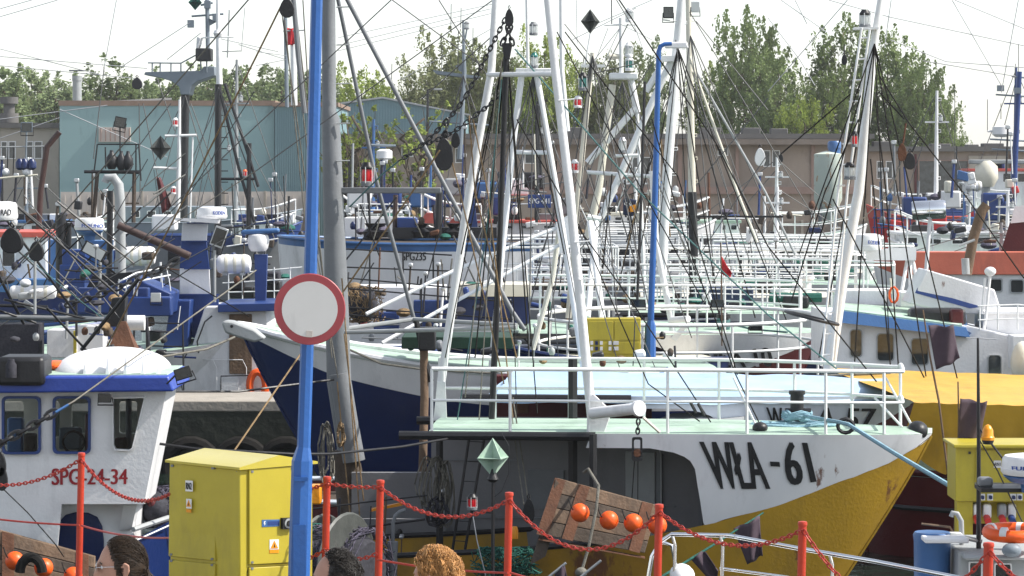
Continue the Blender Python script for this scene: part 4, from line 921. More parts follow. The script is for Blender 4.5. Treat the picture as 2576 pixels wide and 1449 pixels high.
pn = thing('marker_pennant', 'small red pennant on a thin staff among the white rails', 'flag', P(1816,870,46)); rod(pn, [(1813,610,46),(1815,700,46),(1816,870,46)], 4, M['wood'], 'staff'); flag(pn, [(1813,640),(1842,690),(1836,700),(1816,690)], 46, 'flag_red')
pn = thing('marker_pennant', 'small white and tan pennant on a staff above the white rails', 'flag', P(1896,660,62)); rod(pn, [(1886,580,62),(1892,660,62)], 3, M['black'], 'staff'); flag(pn, [(1878,570),(1906,580),(1900,612),(1876,610)], 62, 'flag_white')
pn = thing('advert_flag', 'dark blue flag with an orange shell emblem near the far shore', 'flag', P(1605,700,56)); rod(pn, [(1590,490,56),(1600,600,56)], 3, M['black'], 'staff'); rod(pn, [(1582,490,56),(1600,484,56)], 3, M['black'], 'yard')
flag(pn, [(1568,497),(1602,503),(1592,545),(1567,540)], 56, 'tarp_navy', amp=.01); fb = MB().prism([P(1560,490,55.95), P(1610,490,55.95), P(1610,550,55.95), P(1560,550,55.95)], (0,.01,0)).bvh()
lettering('Q8', fb, [(1570,508),(1588,511),(1588,520),(1570,518)], M['letter_white'], pn, cuts=0); panel('emblem', fb, [(1578,530),(1584,519),(1598,514),(1600,520),(1596,532),(1584,534)], .01, M['buoy_amber'], pn)
# --- dark blue boat with its bow to the left, in front of the pier
nbk = lerp_curve([(0,.05),(.3,.08),(1.1,.19),(2.55,.26),(5,.29),(9,.29)])
nv, HN, gN = plainhull('dark blue boat with white bulwark and green deck, bow to the left', PZ(600, .62, 38.9), math.radians(180+2), 6.4, 1.5, .62, [(0,nbk,'white','bulwark'),(nbk,1.1,'navy','hull')], rake=1.2, rise=.6, fore=4.5, flare=.75)
MB().prism([P(556,812,37.9), P(566,806,37.9), P(585,808,37.9), P(640,828,37.9), P(668,852,37.9), P(640,862,37.9), P(600,850,37.9), P(566,838,37.9)], (0,.28,0)).build('anchor_roller', M['grey_light'], nv, bevel=.03)
MB().lathe([(S(4,37.8),-.02),(S(4,37.8),.02)], P(583,821,37.86), (0,1,0), 10).build('roller_eye', M['black'], nv)
hgt = [HN.deckpt(1.5+k*.35, .9) for k in range(4)]
rod(nv, [(590,848,37.5),(520,878,36.8),(387,901,36)], 6, M['rope_grey'], 'mooring_line', n=6)
rod(nv, [(880,880,36.2),(960,915,36.0),(1070,930,35.8),(1230,938,35.8),(1330,925,35.8)], 6, M['rope_grey'], 'side_rope', n=6)
house(nv, 1010, 1290, 848, 878, 37.4, 1.2, 'green_dark', name='hatch_coaming')
# black rails seen over its deck, on the boat behind
# --- white wheelhouse boat beyond the pier (left), blue tower funnel
lw = thing('fishing_boat', 'white and blue trawler with striped tower funnel behind the concrete pier', 'boat', PZ(560, ZW, 47))
Hl = Hull(PZ(760, .3, 47.5), math.radians(3), 15, 2.3, zdeck=.3, rise=.5)
for side in (1,-1): MB().grid(lambda u, v: Hl.pt(15*u**1.3, 1.1*v, side), 26, 6).build('hull', M['white'], lw, recalc=False)
MB().grid(lambda u, v: Hl.deckpt(15*u**1.3, 2*v-1, .05), 20, 6).build('deck', M['mint'], lw, recalc=False)
w_ = MB().prism([P(515,772,46), P(665,770,46), P(705,1000,46), P(440,1000,46)], (0,1.6,0)); w_.build('wheelhouse', M['white'], lw, bevel=.015); wb_ = w_.bvh()
panel('door', wb_, rrect(577,790,634,940,3), .03, M['wood'], lw, bevel=.01); window(wb_, [(505,798),(525,800),(497,862),(477,858),(478,850)], 1.5, lw, M['black'])
MB().prism([P(548,766,45.8), P(700,762,45.8), P(700,782,45.8), P(548,786,45.8)], (0,1.9,0)).build('visor', M['blue'], lw, bevel=.01)
rod(lw, [(533,795,45.9),(515,810,45.8),(496,860,45.8),(500,888,45.8)], 4, M['black'], 'grab_rail')
panel('access_hatch', wb_, rrect(556,950,600,998,3), .02, M['white_clean'], lw); rod(lw, [(556,998,45.9),(556,946,45.9),(648,944,45.9)], 3.5, M['black'], 'hand_rail')
MB().tube([P(648,970,45.85)+V((S(20,46)*math.cos(a), 0, S(34,46)*math.sin(a))) for a in [k*math.pi/10 for k in range(20)]], .06, 8, closed=True).build('lifebuoy', M['orange'], lw)
for k, x in enumerate((545, 620)): rod(lw, [(510,905,45.9),(x-10,905,45.9),(x,925,45.9),(x,985,45.9)], 2, M['white'], 'conduit')
fu = MB()
for (y0, y1, m, x0, x1, x2, x3) in ((560,606,'white',477,524,474,520),(606,675,'blue',474,520,470,527),(675,740,'white',470,527,470,530),(740,850,'blue',466,548,440,560)):
    MB().hexa([P(x2-18,y1,46.4), P(x3,y1,46.4), P(x3,y1,47.4), P(x2-18,y1,47.4), P(x0-18,y0,46.4), P(x1,y0,46.4), P(x1,y0,47.4), P(x0-18,y0,47.4)]).build('funnel_casing', M[m], lw, bevel=.01)
    MB().box(P((x0+x1)/2-2,y0+1,46.35), (S(x1-x0+10,46.4), .06, S(3,46.4))).build('funnel_band', M['blue'], lw)
MB().hexa([P(445,555,46), P(545,562,46), P(552,562,47.8), P(440,555,47.8), P(445,548,46), P(550,552,46), P(555,552,47.8), P(440,548,47.8)]).build('radar_platform', M['white'], lw)
radome(lw, 494, 572, 520, 552, 46.3, 'KODEN', tq=[(536,530),(566,531),(566,541),(536,540)])
MB().prism([P(430,755,45.9), P(480,755,45.9), P(470,905,45.9), P(405,905,45.9)], (0,.5,0)).build('locker', M['blue'], lw, bevel=.02)
MB().prism([P(200,760,44.8), P(330,695,44.8), P(430,738,44.8), P(425,792,44.8), P(190,792,44.8)], (0,1.2,0)).build('engine_casing', M['blue'], lw, bevel=.02)
MB().prism([P(232,694,44.9), P(332,684,44.9), P(332,700,44.9), P(215,740,44.9), P(208,745,44.9)], (0,1.3,0)).build('casing_top', M['black'], lw)
MB().box(P(285,755,44.4), (S(180,44.4), .3, S(62,44.4))).build('casing_front', M['blue'], lw, bevel=.02)
MB().box(P(378,770,44.3), (S(110,44.3), .3, S(48,44.3))).build('casing_side', M['blue'], lw, bevel=.02)
floodlight(lw, 393, 748, 44.0, 26, 24, 'lamp_metal', face=1)
rod(lw, [(264,459,45),(268,448,45),(285,447,45),(298,465,45),(302,510,45),(304,690,45)], [20,22,25,26,26,26], M['grey_light'], 'exhaust_pipe', n=14)
rod(lw, [(277,480,45.2),(275,690,45.2)], 16, M['black'], 'exhaust_shield', n=10)
rod(lw, [(297,566,44.2),(478,645,44.2)], [19,20], M['brown_pipe'], 'swung_derrick', n=12)
for y in (704, 726): rod(lw, [(298,y+5,44.2),(344,y-18,44.6),(428,y-34,45.4)], 4, M['rail_white'], 'rail')
for x in (300,320,340,348): rod(lw, [(x,702,44.2),(x-4,745,44.2)], 4, M['rail_white'], 'rail_post')
for (x, y0, y1) in ((418,668,700),(405,675,745),(425,700,745)): rod(lw, [(x,y0,45.2),(x+6,y1,45.2)], 3, M['rail_white'], 'rail_post')
floodlight(lw, 552, 596, 45.5, 34, 52, 'lamp_metal', tilt=.35); rod(lw, [(540,630,45.5),(540,760,45.5)], 8, M['grey_light'], 'lamp_post')
canister(545,632,640,688,46.6,'white life raft canister beside the striped blue and white tower funnel'); canister(310,392,620,668,52,'white life raft canister left of the striped tower funnel'); canister(25,142,718,752,44,'white life raft canister at the left edge above the black spars')
sb_ = MB().box(P(655,582,46.8), (S(96,46.8), .22, S(12,46.8)), Matrix.Rotation(-.05,3,'Y')); sb_.build('radar_scanner', M['blue_mid'], lw, bevel=.03)
MB().lathe([(S(18,47),0),(S(24,47),.05),(S(28,47),.18),(S(24,47),.26),(S(6,47),.3)], P(650,632,46.8), n=16).build('scanner_gearbox', M['white_clean'], lw); MB().prism([P(640,640,46.8), P(672,640,46.8), P(668,760,46.8), P(642,760,46.8)], (0,.15,0)).build('scanner_post', M['blue'], lw)
# --- SPG-24-34 at far left, wheelhouse close by
sp = thing('fishing_boat', 'white wheelhouse boat lettered SPG-24-34 with blue visor and door', 'boat', PZ(200, ZW, 28))
w_ = MB().prism([P(-70,984,27), P(418,984,27), P(362,1268,27), P(155,1268,27), P(130,1520,27), P(-70,1520,27)], (0,.9,0)); sb = w_.bvh()
l_ = MB().prism([P(110,1200,27.35), P(345,1200,27.35), P(322,1540,27.35), P(110,1540,27.35)], (0,.7,0)); l_.build('lower_cabin', M['white_clean'], sp, bevel=.012); slb = l_.bvh()
MB().prism([P(-80,948,26.75), P(424,946,26.75), P(437,985,26.75), P(-80,990,26.75)], (0,1.4,0)).build('visor', M['blue_visor'], sp, bevel=.02)
MB().prism([P(-80,943,26.9), P(420,942,26.9), P(424,946,26.9), P(-80,949,26.9)], (0,1.25,0)).build('cabin_roof', M['mint'], sp)
from mathutils.geometry import tessellate_polygon
def holed_wall(name, outer, holes, D, thick, m, root):
    loops = [[P(x, y, D) for x, y in q] for q in [outer]+holes]; flat = [p for q in loops for p in q]; tri = tessellate_polygon([[V((p.x, p.z, 0)) for p in q] for q in loops])
    b = MB().add(flat, [tuple(t) for t in tri]); b.add([p+V((0,thick,0)) for p in flat], [tuple(t) for t in tri])
    for q in loops:
        n_ = len(q); b.add(q+[p+V((0,thick,0)) for p in q], [(i, (i+1)%n_, (i+1)%n_+n_, i+n_) for i in range(n_)])
    return b.build(name, m, root)
wins_ = [rrect(6,996,104,1142,12), rrect(134,996,229,1141,12), [(284,998),(366,996),(334,1128),(326,1134),(290,1132),(285,1122)]]
holed_wall('wheelhouse', [(-70,984),(418,984),(362,1268),(155,1268),(130,1520),(-70,1520)], [shrink(q, 3) for q in wins_], 27, .05, M['white_clean'], sp)
# the rest of the cabin shell: back wall with its own openings, sides, floor
holed_wall('rear_wall', [(-70,984),(425,984),(370,1268),(-70,1268)], [rrect(-20,1010,60,1120,8), rrect(95,1008,150,1100,8), rrect(180,1015,255,1090,8), rrect(300,1010,345,1090,6)], 27.95, .05, M['cream'], sp)
MB().prism([P(418,984,27.05), P(362,1268,27.05), P(362,1268,27.05)+V((.0,.9,0)), P(418,984,27.05)+V((0,.9,0))], (-.03,0,0)).build('side_wall', M['white_clean'], sp)
MB().prism([P(-70,1190,27.06), P(375,1190,27.06), P(375,1196,27.06), P(-70,1196,27.06)], (0,.88,0)).build('cabin_sole', M['wood'], sp)
for q in ((20,1050,60,1160,'blue_mid',27.5),(150,1075,206,1130,'steel_navy',27.4),(215,1040,232,1140,'maroon',27.3),(290,1100,320,1160,'wood',27.5),(62,1090,92,1150,'wood_dark',27.4),(318,1000,330,1140,'grey',27.6)):
    MB().box(P((q[0]+q[2])/2,(q[1]+q[3])/2,q[5]), (S(q[2]-q[0],27.4), .12, S(q[3]-q[1],27.4))).build('cabin_fitting', M[q[4]], sp, bevel=.02)
MB().tube([P(185,1112,27.25)+V((.10*math.cos(k*math.pi/8), 0, .10*math.sin(k*math.pi/8))) for k in range(16)], .012, 6, closed=True).build('steering_wheel', M['wood_dark'], sp)
for q, fw, m_ in ((wins_[0],6,'blue'),(wins_[1],6,'blue'),(wins_[2],2.5,'white_clean')):
    f_ = frame('window', sb, q, shrink(q, fw), .05, M[m_], sp); panel('pane', sb, shrink(q, 2), .006, M['clear_glass'], f_, lift=-.02)
lettering('SPG-24-34', sb, [(130,1178),(322,1180),(321,1218),(130,1220)], M['letter_red'], sp, bold=.03, cuts=0)
panel('door', slb, [(140,1520),(138,1360),(146,1316),(166,1294),(190,1288),(222,1289),(246,1300),(258,1324),(262,1360),(262,1520)], .03, M['blue'] if False else M['navy'], sp, bevel=.01)
MB().prism([P(311,1270,27.1), P(345,1268,27.1), P(331,1330,27.3), P(299,1334,27.3)], (0,.25,0)).build('knee_bracket', M['white_clean'], sp)
floodlight(sp, 265, 1000, 26.7, 34, 24)
rod(sp, [(420,965,26.6),(440,945,26.5),(470,930,26.4)], 5, M['black'], 'lamp_arm'); floodlight(sp, 462, 938, 26.4, 44, 30, 'black', tilt=-.3)
# upturned white dinghy with fins on the roof
dg = thing('upturned_dinghy', 'white upturned dinghy hull with ribs on the wheelhouse roof', 'dinghy', P(285,948,27.6)); c = P(285,950,27.9)
vs_ = MB(); vs_.grid(lambda u, v: c+V((S(145,28)*math.cos(math.pi*u)*(math.sin(math.pi*v)**.5 if 0 < v < 1 else 0)*-1, .85*math.cos(math.pi*v), S(76,28)*max(0, math.sin(math.pi*u))**.75*max(0, math.sin(math.pi*v))**.6)), 30, 18)
vs_.build('shell', M['white_clean'], dg, recalc=False)
for x, h in ((213,34),(270,56),(315,60),(358,44),(396,26)): MB().prism([P(x-5,946,26.98), P(x+5,946,26.98), P(x+1,946-h*.85,27.0), P(x-1,946-h*.85,27.0)], (0,.1,0)).build('rib', M['white_clean'], dg)
MB().box(P(62,930,26.9), (S(118,27), .5, S(72,27))).build('net_box', M['black'], sp, bevel=.04); MB().lathe([(.05,0),(.05,.12),(.03,.15),(.03,.17)], P(28,950,26.6), n=12).build('gas_bottle', M['net_dark'], sp)
MB().ell(P(140,918,27.6), S(26,27), .2, S(12,27)).build('life_jacket', M['orange'], sp)
# its hull, bow away to the left
Hs = Hull(PZ(-760, .2, 28.2), math.radians(181), 4.9, 1.3, zdeck=-.62, rise=.3, fore=3)
for side in (1,-1): MB().grid(lambda u, v: Hs.pt(4.9*u**1.2, 1.1*v, side), 24, 5).build('hull', M['navy'], sp, recalc=False)
MB().grid(lambda u, v: Hs.deckpt(4.9*u**1.2, 2*v-1, .02)-V((0,0,.15)), 16, 6).build('deck', M['wood_dark'], sp, recalc=False); MB().grid(lambda u, v: Hs.pt(4.9, 1.1*v, 1).lerp(Hs.pt(4.9, 1.1*v, -1), u), 4, 3).build('transom', M['navy'], sp, recalc=False)
MB().prism([P(336,1360,27.0), P(425,1312,27.6), P(425,1460,27.6), P(336,1460,27.0)], (.02,.1,0)).build('bulwark', M['navy'], sp); rod(sp, [(335,1332,27.2),(425,1302,27.8)], 14, M['grey_light'], 'bulwark_cap', n=6)
rod(sp, [(330,1365,26.9),(425,1322,27.5)], 4, M['white_tube'], 'rubbing_strake')
nn = thing('net_roll', 'rolled dark net with red cork line behind the yellow cabinet', 'net', P(395,1310,28.2)); MB().ell(P(396,1275,28.2), S(46,28), .3, S(44,28), 18, 12).build('net_core', M['net_dark'], nn)
tag(shag(nn, P(396,1275,28.2), V((1,0,0)), S(44,28)*.95, .17, 320, 'net_violet', 'mesh_twine', .005), kind='stuff')
for k in range(4): MB().ell(P(366+k*8,1240+k*14,27.95), .04, .04, .06).build('cork', M['maroon'], nn)
trawl_board('wooden trawl board leaning at the lower left corner', [(-60,1318),(238,1400),(238,1520),(-60,1470)], 26.2, .2, None, nplank=4)
rg = MB(); rg.tube([P(78,1440,25.8)+V((S(28,26)*math.cos(a), 0, S(38,26)*math.sin(a))) for a in [k*math.pi/9 for k in range(10)]], .045, 8); tr_ = thing('rope_becket', 'thick dark rope ring by the orange floats at lower left', 'rope', P(78,1449,25.8)); rg.build('loop', M['black_rope'], tr_)
chain(sp, P(-20,1125,25.5), P(140,1035,25.6), .01, .085, .016, M['black'], 'warp_chain'); rod(sp, [(140,1035,25.6),(185,1010,25.7),(644,680,30)], 4.2, M['rope_grey'], 'warp'); rod(sp, [(140,1037,25.55),(172,1018,25.6)], 7, M['blue_mid'], 'warp_splice')
for x in (2, 6): block(sp, x, 1150+x*9, 25.4, 26, 62)
rod(sp, [(8,1230,25.5),(70,1290,25.6),(140,1370,25.8),(160,1400,25.9)], 3, M['black_rope'], 'cable')
# ------------------------------------------------------------------ middle distance
# boat SPG235, white with a blue gunwale
sg, HG, gG = plainhull('white boat lettered SPG235 with a blue gunwale, in the middle distance', PZ(700, 1.75, 62), math.radians(180), 5.4, 2.2, 1.75, [(0,.055,'blue_mid','gunwale_band'),(.055,1.1,'white','hull')], rise=.12, deck='wood_dark', rake=.3, fore=3)
lettering('SPG235', gG['hull'].bvh(), [(1012,634),(1072,634),(1072,655),(1012,655)], M['letter_black'], sg, bold=.03, lift=.02, cuts=0)
for (x0, y0, x1, y1) in ((900,505,1034,560),): 
    for y in (513,528,545): rod(sg, [(x0,y,63),(x1,y+2,63)], 4, M['rail_white'], 'rail')
    for x in (902,918,980,1000,1030): rod(sg, [(x,510,63),(x,575,63)], 4, M['rail_white'], 'rail_post')
house(sg, 865, 1040, 548, 600, 64, 1.5, 'white', name='cabin'); MB().box(P(1025,562,62.6), (S(50,62.6), .5, S(30,62.6))).build('locker', M['blue'], sg, bevel=.03)
MB().box(P(1120,586,62.4), (S(260,62.4), .4, S(28,62.4))).build('winch_bed', M['black'], sg); rod(sg, [(995,490,62.5),(993,590,62.5)], 12, M['brown_pipe'], 'samson_post', n=8); rod(sg, [(1105,480,62),(1102,600,62)], 18, M['black'], 'samson_post', n=8)
for k, x in enumerate((935,955,1060,1140,1170)): MB().lathe([(.16,0),(.2,.12),(.08,.2),(.16,.3)], P(x,597,62.2), n=10).build('deck_bollard', M['black'], sg)
# boat with black guard rails, white side and navy dinghy bow, before SPG235
br, HB, gB = plainhull('white boat with black guard rails in front of boat SPG235', PZ(760, .15, 50), math.radians(180), 5.0, 1.6, .15, [(0,1.1,'white','hull')], rise=.1, deck='blue', rake=.3, fore=2.5)
for (a, b) in (((867,626),(1137,642)),((867,672),(1137,682)),((868,699),(1134,723)),((877,726),(1290,760)),((874,773),(1290,803)),((870,790),(1030,808))): rod(br, [(a[0],a[1],45),(b[0],b[1],45)], 4.2, M['black'], 'guard_rail')
for x, y0, y1 in ((930,628,800),(1014,634,690),(1090,640,700),(932,725,805),(1060,700,820),(1285,755,850),(1380,770,870)): rod(br, [(x,y0,45),(x,y1,45)], 5, M['black'], 'guard_post')
house(br, 880, 1120, 722, 830, 48, 1.2, 'white', None, (), name='cabin'); house(br, 940, 1003, 786, 840, 47.5, .3, 'blue', name='locker'); house(br, 1040, 1140, 756, 835, 47.2, .3, 'blue', name='door')
MB().ell(P(910,765,45.4), S(40,45), .25, S(48,45), 16, 10).build('net_bundle', M['net_dark'], br); tag(shag(br, P(908,765,45.3), V((1,0,0)), S(40,45), .3, 160, 'rope_tan', 'net_twine', .008), kind='stuff')
MB().lathe([(S(8,46),0),(S(8,46),.14),(S(4,46),.2)], P(915,822,45.5), n=10).build('fire_bottle', M['red'], br)
db, HD, gD = plainhull('navy blue wooden boat with its sharp bow towards the viewer amid the rigging', PZ(1090, .3, 46), math.radians(205), 4.6, 1.5, .25, [(0,.12,'navy','gunwale_band'),(.12,1.1,'navy','hull')], rise=.5, rake=.6, fore=3.0, deck='cream')
# navy boats behind right of the bipod
house(db, 1140, 1330, 745, 815, 47, 1.0, 'navy', 'cream', (), name='hull_side', rt=30)
yb = thing('distribution_box', 'yellow electrical distribution box on the pier by the far blue lamp post', 'electrical box', PZ(1542, 0, 42.4))
w_ = MB().prism([P(1476,802,42.2), P(1612,800,42.2), P(1612,1000,42.2), P(1476,1000,42.2)], (0,.35,0)); w_.build('case', M['cabinet'], yb, bevel=.01); ybv = w_.bvh()
for (x0, x1, y0, y1) in ((1480,1542,808,855),(1546,1608,808,855),(1480,1542,860,890),(1546,1608,860,890)): panel('door', ybv, rrect(x0,y0,x1,y1,2), .015, M['cabinet'], yb, bevel=.004)
for x in (1488,1500,1512,1534,1546,1552):
    for y in (862,876): panel('socket', ybv, [(x-3,y-4),(x+4,y-4),(x+4,y+5),(x-3,y+5)], .04, M['white_clean'] if x != 1500 else M['navy'], yb)
lp = thing('lamp_post', 'blue lamp post with a white lamp head standing on the pier', 'lamp post', PZ(1638, 0, 42.4))
rod(lp, [(1634,1000,42.4),(1636,820,42.4),(1637,806,42.4)], [30,28,17], M['blue_pole'], 'base', n=8); rod(lp, [(1637,806,42.4),(1648,480,42.4),(1657,130,42.4),(1661,117,42.4),(1672,111,42.4),(1690,110,42.4)], [17,16,13,12,11,10], M['blue_pole'], 'shaft', n=10)
MB().hexa([P(1672,122,42.6), P(1733,122,42.6), P(1733,122,43), P(1672,122,43), P(1674,107,42.6), P(1728,104,42.6), P(1728,104,43), P(1674,107,43)]).build('lamp_head', M['white_clean'], lp, bevel=.02)
# --- right group: wheelhouse boat, yellow cover, leaning mast
rw, HR, gR = plainhull('maroon hulled trawler with white wheelhouse, striped funnel and leaning white mast', PZ(2150, -.05, 32.7), math.radians(182), 9.0, 1.6, -.05, [(0,1.1,'maroon','hull')], rise=.0, rake=.15, fore=3.0, flare=.3)
MB().tube([HR.pt(k*.4, .42, 1)+HR.b*.02 for k in range(20)], .03, 6).build('rubbing_strake', M['black'], rw)
w_ = MB().prism([P(2085,790,40), P(2410,815,40), P(2700,880,40), P(2700,1020,40), P(2085,935,40)], (0,2.4,0)); w_.build('wheelhouse', M['white'], rw, bevel=.015); rv = w_.bvh()
for q in ((2137,828,2169,899),(2205,838,2249,909),(2291,850,2336,919),(2484,892,2519,948)): window(rv, rrect(*q, r=9), 2.2, rw, M['grey_light'], M['glass_house'])
MB().prism([P(2110,782,39.8), P(2120,784,39.8), P(2240,815,39.8), P(2430,850,39.8), P(2444,838,39.8), P(2420,824,39.8), P(2250,802,39.8), P(2180,790,39.8)], (0,.05,0)).build('visor_edge', M['blue_mid'], rw)
MB().hexa([P(2118,812,39.75), P(2440,848,39.75), P(2440,846,42), P(2118,806,42), P(2118,782,39.8), P(2430,825,39.8), P(2430,790,42.4), P(2118,765,42.4)]).build('visor', M['blue_mid'], rw)
MB().hexa([P(2122,784,39.9), P(2420,824,39.9), P(2420,790,42.3), P(2122,766,42.3), P(2122,779,39.9), P(2420,818,39.9), P(2420,784,42.3), P(2122,762,42.3)]).build('cabin_roof', M['mint'], rw)
house(rw, 2122, 2230, 730, 768, 42.5, .5, 'white', name='bridge_wing'); house(rw, 2265, 2300, 735, 772, 42.3, .6, 'white_clean', name='locker')
# funnel with two blue stripes
fpts = lambda o: [P(2288+o,764,41), P(2320+o*.4,678,41), P(2334,678,41), P(2505,735,41), P(2518,768,41)]
w_ = MB().prism([P(2288,764,41), P(2332,678,41), P(2502,728,41), P(2522,790,41), P(2400,790,41)], (0,.9,0)); w_.build('funnel', M['white'], rw, bevel=.02); fv = w_.bvh()
for (a, b, c, d) in (((2322,697),(2510,752),(2515,764),(2316,709)),((2308,724),(2470,772),(2440,776),(2302,737))): panel('funnel_stripe', fv, [a, b, c, d], .008, M['blue'], rw)
MB().box(P(2356,802,40.6), (S(140,40.6), .4, S(54,40.6))).build('engine_box', M['black'], rw, bevel=.06); MB().box(P(2406,800,40.3), (S(32,40.6), .2, S(44,40.6))).build('engine_cover', M['maroon'], rw, bevel=.03)
rod(rw, [(2432,690,41.3),(2448,600,41.3),(2470,530,41.3),(2482,515,41.3)], 26, M['wood'], 'exhaust_stack', n=10); rod(rw, [(2428,650,41.2),(2430,690,41.2)], 20, M['grey_light'], 'exhaust_sleeve', n=10)
rod(rw, [(2413,618,41),(2452,603,41)], 7, M['grey_light'], 'bracket'); house(rw, 2480, 2700, 790, 850, 40.6, 1.0, 'white', 'white_clean', name='deck_casing')
rod(rw, [(2470,790,40.2),(2478,700,40.2)], 7, M['white_clean'], 'vent_pipe'); MB().ell(P(2491,683,40.2), S(15,40), S(15,40), S(12,40)).build('vent_head', M['white_clean'], rw); rod(rw, [(2491,690,40.2),(2480,800,40.2),(2470,860,40.2)], 8, M['white_clean'], 'vent_pipe')
for y in (770, 805): rod(rw, [(2460,y,40),(2560,y-4,40),(2600,y,40)], 4, M['rail_white'], 'rail')
for x in (2465,2510,2560): rod(rw, [(x,768,40),(x,830,40)], 4, M['rail_white'], 'rail_post')
rod(rw, [(2232,745,42.4),(2243,735,42.4),(2240,700,42.4)], 6, M['cream'], 'vent_pipe'); MB().tube([P(2248,742,42)+V((S(11,42)*math.cos(k*.7), 0, S(20,42)*math.sin(k*.7))) for k in range(9)], .02, 6, closed=True).build('lifebuoy', M['orange'], rw)
MB().ell(P(2572,915,38.5), .16, .16, .30).build('fender', M['cream'], rw); house(rw, 2548, 2640, 845, 930, 39.5, .4, 'white_clean', name='locker')
# platform with white legs and KODEN dome
MB().hexa([P(2180,655,43), P(2304,655,43), P(2304,655,44), P(2180,655,44), P(2180,627,43), P(2306,622,43), P(2306,622,44), P(2180,627,44)]).build('radar_platform', M['white_clean'], rw)
for x0, x1 in ((2282,2268),(2290,2290),(2296,2312)): rod(rw, [(x0,655,43.2),(x1,735,43)], 10, M['white_clean'], 'platform_leg', n=6)
radome(rw, 2146, 2218, 588, 632, 42.8, 'KODEN', tq=[(2184,604),(2213,606),(2213,616),(2184,614)])
rod(rw, [(2338,508,44),(2338,545,44)], 1, M['grey'], 'pin'); MB().lathe([(S(22,45),-.28),(S(24,45),-.26),(S(24,45),.2),(S(21,45),.24)], P(2340,528,45), (1,-.15,.05), 20).build('searchlight', M['chrome'], rw); rod(rw, [(2340,552,45),(2338,570,45),(2330,680,45)], 11, M['white_clean'], 'searchlight_post')
# leaning mast with ladder
rod(rw, [(2222,-60,37),(2215,0,37),(2196,130,37),(2160,483,37),(2120,700,37),(2086,930,37)], [14,16,22,26,28,30], M['white_tube'], 'leaning_mast', n=16)
for (x0, y0, x1, y1) in ((2168,70,2066,920),(2188,75,2092,920)): rod(rw, [(x0,y0,36.8),((x0+x1)/2-8,(y0+y1)/2-20,36.8),(x1,y1,36.8)], 7, M['white_tube'], 'ladder_rail', n=6)
for k in range(16):
    t = (k+.5)/16; x = 2168-102*t-16*math.sin(math.pi*t); rod(rw, [(x,70+850*t,36.8),(x+22,70+850*t-2,36.8)], 5, M['white_tube'], 'ladder_rung', n=5)
lantern(rw, 2176, 47, 36.9, 30, 46, 'lamp_clear', 'black'); lantern(rw, 2138, 430, 36.7, 30, 44, 'lamp_clear', 'black'); MB().box(P(2178,72,36.9), (S(60,37), .2, S(6,37))).build('lamp_shelf', M['white_tube'], rw); lantern(rw, 2150, 350, 36.7, 16, 40, 'lamp_red', 'black')
wires(rw, [(2212,190,2285,307),(2285,307,2422,483),(2422,483,2576,700),(2139,237,1965,387),(2165,240,2050,640),(2202,253,2229,483),(2229,483,2260,920),(2210,230,2275,300),(2160,300,2075,483),(2075,483,1990,760),(2190,400,2240,920),(2095,500,2330,960)], 36.6, 3.6, 'black_rope')
block(rw, 2269, 383, 36.5, 22, 46, 'rust'); block(rw, 2289, 405, 36.5, 26, 44); rod(rw, [(2279,310,36.5),(2272,360,36.5)], 5, M['rust'], 'shackle'); rod(rw, [(2312,345,36.5),(2294,382,36.5)], 5, M['black'], 'shackle')
block(rw, 2124, 150, 37.5, 14, 28); rod(rw, [(2124,112,37.5),(2123,140,37.5)], 4, M['black'], 'shackle'); rod(rw, [(2270,400,36.5),(2240,483,36.4),(2160,560,36.3)], 3, M['rope_grey'], 'fall_rope')
MB().tube([P(2042,800,36.5)+V((S(66,36.5)*(math.cos(k*math.pi/14)), .45*math.sin(k*math.pi/14), -.08*math.cos(k*math.pi/14)-.0)) for k in range(28)], .02, 6, closed=True).build('mast_hoop', M['black'], rw)
# yellow cover
yc = thing('deck_cover', 'yellow tarpaulin draped over the maroon trawler foredeck', 'tarpaulin', PZ(2400, .3, 33.5))
def ycov(u, v):
    if v < .55: t = v/.55; y = 925+85*t; D = 38.0-6.6*t; x = 2070+560*u+t*u*40+t*230*(1-u)*1.0
    else: t = (v-.55)/.45; y = 1010+(110+110*min(1,u*2.4))*t*(.95+.1*math.sin(u*9)); D = 31.4+.25*t; x = 2300+370*u-30*t*(1-u)
    y += (1-v)*20*u
    p = P(x, y, D); return p+V((0, .05*math.sin(u*34+v*4)*max(0, v-.6)*2, .010*noise.noise(V((u*11, v*7, 1)))))
MB().grid(ycov, 70, 34).build('sheet', M['tarp_yellow'], yc, recalc=False)
# dark flags on bamboo poles
for lab, pole, fl_, D in (('square dark flag on a bamboo pole before the wheelhouse windows', [(2322,780),(2340,900),(2362,1010),(2392,1250)], [(2335,818),(2398,820),(2415,905),(2355,930)], 24.2),
                          ('dark flag wrapped beside the amber beacon over the yellow cover', [(2410,960),(2412,1050),(2408,1240),(2400,1345)], [(2415,1002),(2482,1012),(2470,1105),(2411,1112)], 23.6)):
    t = thing('marker_pole', lab, 'marker flag', P(pole[-1][0], pole[-1][1], D)); rod(t, [(x,y,D) for x, y in pole], [4,5,6,6], M['wood'], 'pole'); flag(t, fl_, D-.03, 'flag_dark', amp=.035, seed=D)
